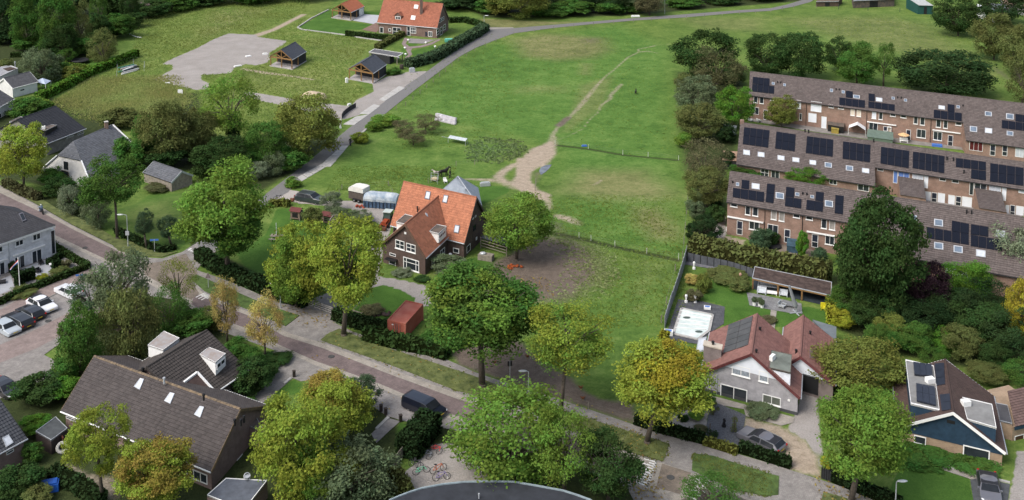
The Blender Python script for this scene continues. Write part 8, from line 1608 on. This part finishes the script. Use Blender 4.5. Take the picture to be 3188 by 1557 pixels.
for i in range(16): m.ball(B + Vector((rng.uniform(-2,2),rng.uniform(-.6,1.4),0)),rng.uniform(.8,1.6),None,rng.uniform(.4,1.2),9,6)
m.ball(B + Vector((0,.4,0)),2.2,1.6,1.5,12,8); tag(m.build('sand_heap',simple('sand',(.46,.37,.26),.95,.2,2,bump=.5),smooth=True),'heap of pale sand beside the round olive tree','heap')
def boxy(lb,q,sx,sy,sz,mat,name,cat,rz=.3,k='12',lid=None):
    B = W(p(k,*q)); par = thing(name,B,lb,cat); m = MB(); m.cbox(B,sx,sy,sz,rz); m.build('body',mat,par,bevel=.04); m = MB(); m.cbox(B + UP * sz,sx * .8,sy * .8,.12,rz); m.build('lid',lid or mat,par)
boxy('white builder box beside the lane hedge',(1168,542),1.2,.9,.8,M_gut,'site_box','box',lid=M_gut); boxy('green garden box at the farmhouse corner',(1447,315),2.2,1.0,.7,simple('mint',(.10,.38,.30),.6),'storage_box','box',.1,lid=simple('mint2',(.14,.45,.36),.6)); boxy('white notice board in the meadow grass',(1358,705),1.0,.12,.75,M_wpaint,'notice_board','sign',0,'11'); boxy('white cabinet beside the far lane',(915,128),2.4,.5,.4,M_wpaint,'cabinet','cabinet',.1,'13'); boxy('white sack at the carport corner',(676,622),.5,.5,.9,M_wpaint,'big_bag','bag',.5); boxy('white sack by the silt fence',(695,793),.8,.4,.25,M_wpaint,'sand_bag','bag',.8); boxy('white marker post beside the concrete slabs',(630,965),.35,.3,1.5,M_wpaint,'marker_post','post'); boxy('white foil scrap at the gravel edge',(1790,500),1.8,.6,.12,M_wpaint,'foil_scrap','foil',.6,'11'); boxy('white board lying on the gravel plot',(1870,425),1.4,.9,.08,M_wpaint,'board','board',.6,'11'); boxy('small white board at the gravel tip',(1262,628),1.1,.5,.08,M_wpaint,'board','board',.2,'11'); boxy('white pipe pieces by the meadow carport',(60,412),1.2,.5,.3,M_wpaint,'pipe_piece','pipe'); boxy('blue marker peg in the field',(530,1102),1.0,.4,.12,M_sblue,'water_trough','trough',.1,'13')
m = MB(); P_ = [W(p('11',*q)) + UP * .25 for q in ((945,250),(985,268),(1025,285),(1065,290))]; [m.tube(P_[i],P_[i + 1],.12,.12,5) for i in range(3)]; m.tube(P_[0],W(p('11',1010,210)) + UP * .2,.05,.04,5); tag(m.build('plastic_pipe',M_wpaint),'white plastic pipe lying in the upper meadow','pipe')
par = thing('building_materials',W(p('11',985,560)),'stack of building materials behind site fencing','stack'); rng = random.Random(5)
for i in range(12): a,b = W(p('11',890 + rng.uniform(0,40),565 - i * 4)),W(p('11',1030 + rng.uniform(-30,20),530 - i * 3)); bar_on(par,'plank',a + UP * (.15 + .06 * i % .5),b + UP * (.15 + .06 * i % .5),.3,.2,[M_wpaint,M_oldwood,M_gut,simple('green_pipe',(.05,.2,.14),.6),M_plastic][i % 5])
fence('grey site fencing round the building materials',(880,580,885,530,1005,490,1090,510,1085,535),'11',3.2,1.5,.06,M_galv,3)
sheet('patio',ps('12',790,225,900,170,925,210,900,245),.03,brick('red_patio',(.22,.13,.10),(.18,.105,.085),(.15,.12,.1),.21,.1,.01)); sheet('patio',ps('12',720,155,800,108,925,115,915,170,880,182),.026,simple('pale_concrete',(.36,.37,.39),.9,.12,1)); sheet('garden_path',ps('12',1110,285,1140,290,1120,330,1150,352,1230,345,1300,325,1370,295,1385,300,1320,335,1240,358,1170,365,1158,385,1170,410,1130,445,1110,440,1140,410,1120,370,1090,330),.03,M_pink); sheet('terrace',ps('12',1150,290,1330,300,1370,290,1260,330,1140,325),.026,M_bay)
m = MB(); P_ = [W(q) for q in ps('12',540,75,410,140,305,210,340,225,660,265,800,290,965,312)]; [m.bar(P_[i] + UP * .1,P_[i + 1] + UP * .1,.3,.25) for i in range(len(P_) - 1)]; tag(m.build('kerb',M_slabw),kind='structure')
for i,q in enumerate(((1140,308),(1272,328),(1115,368),(1120,415),(1065,445),(1342,358),(1243,432))):
    B = W(p('12',*q)); m = MB(); m.ball(B + UP * .25,.3,.3,.25,8,6); m.tube(B,B + UP * .1,.18,.2,8); tag(m.build('garden_globe',M_wpaint,smooth=True),['white globe nearest the farmhouse door','white globe right of the farmhouse terrace','white globe at the upper path fork','white globe at the lower path bend','white globe nearest the pavilion','white globe on the right garden lawn','white globe beside the thick lane hedge'][i],'globe','white garden globes')
B = W(p('12',1090,520)); par = thing('rain_barrel',B,'wooden barrel at the pavilion corner','barrel'); m = MB(); m.tube(B,B + UP * .5,.4,.5,10); m.tube(B + UP * .5,B + UP,.5,.4,10); m.build('barrel',simple('barrel_wood',(.06,.045,.035),.8),par); m = MB(); m.ring(B + UP * .3,.48,.03,UP,12); m.ring(B + UP * .7,.48,.03,UP,12); m.build('hoop',M_plastic,par)
shrub('flowering shrub in front of the near carport',(1030,560),(980,1085,505,575),'md','bush','12')
def barn(lb,eL,eR,z,back,wall,roof,name='barn'):
    A,B_ = W(eL,z),W(eR,z); C_ = W(back,z + .6); u = B_ - A; v = C_ - A; par = thing(name,Vector((A.x,A.y,0)),lb,'shed','far sheds and barns'); fl = lambda q: Vector((q.x,q.y,0)); m = MB(); c = [A,B_,B_ + v,A + v]
    for i in range(4): m.poly([fl(c[i]),fl(c[(i + 1) % 4]),c[(i + 1) % 4],c[i]])
    m.build('wall',wall,par); tiled('roof',A - v * .03,B_ - v * .03,A + v,B_ + v,roof,par,2.5,.8,.02,.04); bar_on(par,'gutter',A - v * .035,B_ - v * .035,.12,.12,M_gut); m = MB(); m.box(fl(A) + u * .4 - v.normalized() * .03,u * .2,v.normalized() * .02,UP * z * .8); m.build('door',M_dark,par)
barn('dark green barn with pale roof at the top of the pasture',p('14',1138,38),p('14',1250,40),2.6,p('14',1050,-20),simple('barn_green',(.012,.06,.05),.7,.2),simple('barn_roof',(.36,.37,.36),.7,.15)); barn('brown thatched hay shed at the top of the lane',p('14',370,12),p('14',540,10),1.5,p('14',400,-30),simple('hay_brown',(.08,.055,.04),.9,.4),simple('hay_roof',(.12,.09,.07),.9,.4),'hay_shed'); barn('white building cut off by the top edge',p('14',650,5),p('14',960,-8),2.2,p('14',640,-60),M_lead,simple('grey_roof2',(.16,.16,.17),.8),'white_building'); barn('white roofed shed in the top right corner',p('14',1600,75),p('14',1725,112),2.2,p('14',1580,30),M_whitew,simple('white_roof',(.58,.60,.60),.7,.1)); barn('grey roofed house in the top right corner',p('14',1700,80),p('14',1840,95),2.5,p('14',1650,20),M_tbrick,simple('blue_grey_roof',(.16,.18,.20),.7,.2)); barn('tan roofed house behind the right trees',p('14',1780,35),p('14',1960,50),2.5,p('14',1760,-20),M_whitew,simple('tan_roof2',(.30,.21,.15),.8,.2)); barn('small red shed behind the upper left trees',p('11',1050,62),p('11',1130,50),2.0,p('11',1050,20),simple('shed_red',(.12,.02,.02),.7),simple('shed_roof',(.14,.10,.09),.8)); barn('pale roofed shed at the top left edge',p('11',880,40),p('11',960,20),1.8,p('11',875,5),M_whitew,M_lead)
B = W(p('11',605,475)); m = MB(); m.ring(B + UP * .7,1.9,.08,UP,24); [m.tube(B + Vector((1.9 * math.cos(t),1.9 * math.sin(t),0)),B + Vector((1.9 * math.cos(t),1.9 * math.sin(t),.7)),.05) for t in (0,1.05,2.1,3.14,4.2,5.2)]; m.tube(B + UP * .66,B + UP * .68,1.8,1.8,24); tag(m.build('trampoline',M_plastic),'round dark trampoline in the upper left garden','trampoline')
boxy('green plastic lid on the upper left lawn',(580,525),1.8,.9,.3,simple('green_lid',(.04,.2,.12),.6),'sand_pit','sand pit',.1,'11'); boxy('blue tarpaulin heap at the bottom left',(378,1180),1.5,1.0,.7,simple('bright_blue_tarp',(.02,.10,.42),.5,.35,2),'tarpaulin_heap','tarpaulin',.3,'31')
B = W(p('31',470,900)); m = MB(); m.ring(B + UP * .5,.42,.16,Vector((.3,-.8,.5)),14,6); m.tube(B,B + UP * .2,.3,.35,10); tag(m.build('stone_trough',M_plast),'round pale stone pot beside the dark shed','pot')
m = MB(); c = W(p('bl',2070,790),1.7); m.ring(c + UP * .25,.28,.04,Vector((.4,-.8,.6)),14); m.tube(c,c + UP * .25,.03); m.tube(c + UP * .2,c + UP * .26,.26,.26,12); tag(m.build('satellite_dish',M_gut),'pale satellite dish on the bluish porch roof','dish')
sheet('puddle',ps('23',190,75,205,50,240,35,285,30,270,55,240,85,205,108,195,95),.012,glassmat('puddle_water',(.10,.11,.12),.08))
# patio of the white brick house
sheet('patio',ps('lh',270,1010,640,870,690,920,640,1060,420,1120,300,1090),.03,simple('grey_patio',(.30,.31,.33),.9,.12,1)); sheet('patio',ps('lh',-60,1180,130,1090,180,1250,-60,1350),.03,MATS['grey_patio'])
for q,lb in (((440,1050),'dark garden table on the white house patio'),((10,1190),'dark table on the left white house patio')): chair(p('lh',*q),lb,1.2,.4,M_plastic,'garden_table',False,.8,'table')
for q,lb in (((400,1060),'dark chair left of the patio table'),((470,1060),'dark chair right of the patio table'),((505,960),'dark chair at the white house door')): chair(p('lh',*q),lb,.5,.9,M_plastic,d_=.5)
chair(p('lh',630,975),'white small table on the white house patio',.6,.4,M_wpaint,'garden_table',False,.5,'table')
# tall lamp and feeding things in the paddock
lamp('tall lamp post at the brown beech beside the far lane',(1135,105),0,.2,'13')
par = thing('hay_rack',W(p('22',1335,160)),'metal hay rack with a bale behind the orange roofed house','hay rack'); c = [W(p('22',*q)) for q in ((1310,165),(1360,180),(1365,140),(1312,135))]; [bar_on(par,'post',v,v + UP * 1.0,.05,.05,M_galv) for v in c]; [bar_on(par,'rail',c[i] + UP * z_,c[(i + 1) % 4] + UP * z_,.04,.04,M_galv) for i in range(4) for z_ in (.5,.95)]; m = MB(); m.ball((c[0] + c[2]) / 2 + UP * .3,.7,.5,.35); m.build('bale',simple('hay',(.40,.33,.20),.95,.3),par)
chair(p('22',1418,165),'white plastic chair behind the orange roof',.5,.3,M_wpaint); boxy('grey trough in the horse paddock',(1718,190),1.6,.6,.5,M_galv,'water_trough','trough',.2,'22')
# coarse meadow grass and weeds: real tufts
rng = np.random.default_rng(9)
def tufts(name,label,polys,n,h,col,avoid=None,wd=.09,soft=.6):
    C = []
    for q in polys:
        P_ = wpoly(q); mn,mx = P_.min(0),P_.max(0); k = int(n / len(polys)); x = rng.uniform(mn[0],mx[0],k * 2); y = rng.uniform(mn[1],mx[1],k * 2); s_ = poly_mask(x,y,P_,soft) > rng.random(k * 2) * .8 + .1
        C.append(np.stack([x[s_],y[s_]],1))
    C = np.concatenate(C)
    if avoid is not None:
        for a in avoid: C = C[poly_mask(C[:,0],C[:,1],wpoly(a),.3) < .5]
    n = len(C); hz = rng.uniform(.4,1.2,n) * h; V,F_,A_ = [],[],[]
    for b in range(4):
        t = rng.uniform(0,6.28,n); ln = rng.uniform(.1,.55,n) * hz; c0 = np.stack([C[:,0] + rng.normal(size=n) * .1,C[:,1] + rng.normal(size=n) * .1,np.zeros(n)],1); px_ = np.stack([-np.sin(t),np.cos(t),np.zeros(n)],1) * wd; tip = c0 + np.stack([np.cos(t) * ln,np.sin(t) * ln,hz * rng.uniform(.7,1,n)],1)
        V.append(np.stack([c0 - px_,c0 + px_,tip],1).reshape(-1,3)); A_.append(rng.random(n))
    V = np.concatenate(V); F_ = np.arange(len(V)).reshape(-1,3); var = np.tile(np.array([mnoise.noise(Vector((c[0] * .12,c[1] * .12,3))) * .6 + .5 for c in C]),4)
    o = npmesh(name,V,F_,LEAF,attrs={'var': ('FACE',np.clip(var,0,1)),'lv': ('FACE',np.concatenate(A_))}); o.color = (*col,1); tag(o,label,None,None,'stuff')
grav = ps('11',1220,482,1300,440,1480,365,1600,300,1720,252,1935,262) + ps('12',0,278,225,308,90,400,80,470,0,492) + ps('11',1740,550,1515,562,1578,630,1560,668,1480,678,1150,600,1300,490)
dry_ = [grav,ps('12',-60,690,20,700,270,745,700,800,640,900,250,805,-60,740),ps('12',870,632,980,575,1290,535,930,800,640,900,740,760),ps('12',690,500,960,480,980,640,690,640),ps('12',90,440,380,430,380,530,90,530),ps('12',-30,255,360,95,380,125,-10,300),ps('12',300,205,540,70,930,110,960,315,640,270),LL + LR[::-1]]
meadow = ps('d',330,60,560,-10,780,-10,760,70,940,100,870,190,930,235,850,280,760,330,600,400,420,340,300,310,190,300,120,260,330,150,340,110)
tufts('meadow_grass','tall olive meadow grass of the building plots',[meadow],22000,.28,(.175,.225,.06),dry_,.07)
tufts('reed_grass','pale tall grass patch beside the long hedge',[ps('d',230,195,420,190,480,260,380,325,250,300,130,258)],8000,.42,(.25,.265,.095),None,.06,3)
tufts('weeds','leafy weeds spread over the dirt paddock edge',[ps('23',300,590,560,640,680,740,760,880,620,1000,400,1080,260,1080,400,900,420,720),ps('23',560,640,700,690,800,880,640,960)],700,.14,(.22,.25,.11),None,.2,3)
tufts('verge_tufts','rough grass tufts of the roadside verges',[ps('32',480,55,620,-30,1250,200,1935,445,1500,435,1000,240),ps('33',330,575,960,775,1168,838,1125,970,860,893,300,670),ps('33',1345,960,1360,912,1935,1068,1900,1232,1650,1180)],6000,.18,(.13,.15,.04),None,.08)
tufts('vegetables','low leafy vegetable patch in the upper paddock',[ps('d',1170,372,1215,345,1310,352,1330,385,1270,412,1180,408)],380,.28,(.14,.19,.08),None,.22)
tufts('pasture_tufts','scattered rough tufts of the pastures',[ps('13',-300,300,300,240,900,200,1100,400,1200,900,1200,1180,320,1060,470,800,-300,900),ps('23',300,260,1260,300,1230,700,280,520),ps('22',560,150,1000,40,1500,40,1100,150,640,230),ps('14',0,130,900,110,1500,250,1500,560,300,240),ps('23',600,680,1230,740,1150,1200,700,1250,480,1080,760,900),ps('12',1100,800,1420,560,1935,290,1935,1100,1300,1150,1000,1000)],11000,.15,(.15,.205,.045),None,.07,11)
# fallen leaves along kerbs and under the roadside trees
def litter(name,label,polys,n,col,sz=.16):
    C = []
    for q in polys:
        P_ = wpoly(q); mn,mx = P_.min(0),P_.max(0); x = rng.uniform(mn[0],mx[0],n); y = rng.uniform(mn[1],mx[1],n); s_ = poly_mask(x,y,P_,1.2) > rng.random(n); C.append(np.stack([x[s_],y[s_],np.full(s_.sum(),.11)],1))
    C = np.concatenate(C); V,F_ = leaf_cloud(C,np.tile([[0,0,3.]],(len(C),1)),sz,rng); o = npmesh(name,V,F_,LEAF,attrs={'var': ('FACE',rng.random(len(C))),'lv': ('FACE',rng.random(len(C)))}); o.color = (*col,1); tag(o,label,None,None,'stuff')
litter('fallen_leaves','fallen leaves along the kerbs and verges',[ps('32',480,40,620,-30,1935,420,1935,480,1000,300),ps('33',300,480,1180,800,1120,980,300,700),ps('32',150,90,1130,480,1400,640,900,560,440,300),ps('34',350,1080,900,1240,700,1330,380,1230),ps('22',180,1090,600,1170,480,1262,250,1200),ps('33',850,1100,1100,1000,1100,1258,900,1258),ps('23',0,850,300,900,250,1060,0,1060)],260,(.22,.16,.05))
for i,(k,x,y) in enumerate((('32',560,180),('33',1180,1090),('21',640,660),('pk',900,900))):
    B = W(p(k,x,y)); m = MB(); m.tube(B + UP * .03,B + UP * .045,.34,.34,14); m.ring(B + UP * .045,.34,.03,UP,14); tag(m.build('manhole_cover',simple('cast_iron',(.06,.06,.058),.7,.3)),['round manhole cover in the brick road above the orange tree','round manhole cover on the speed table','round manhole cover in the left road','round manhole cover in the parking road'][i],'manhole cover','manhole covers')
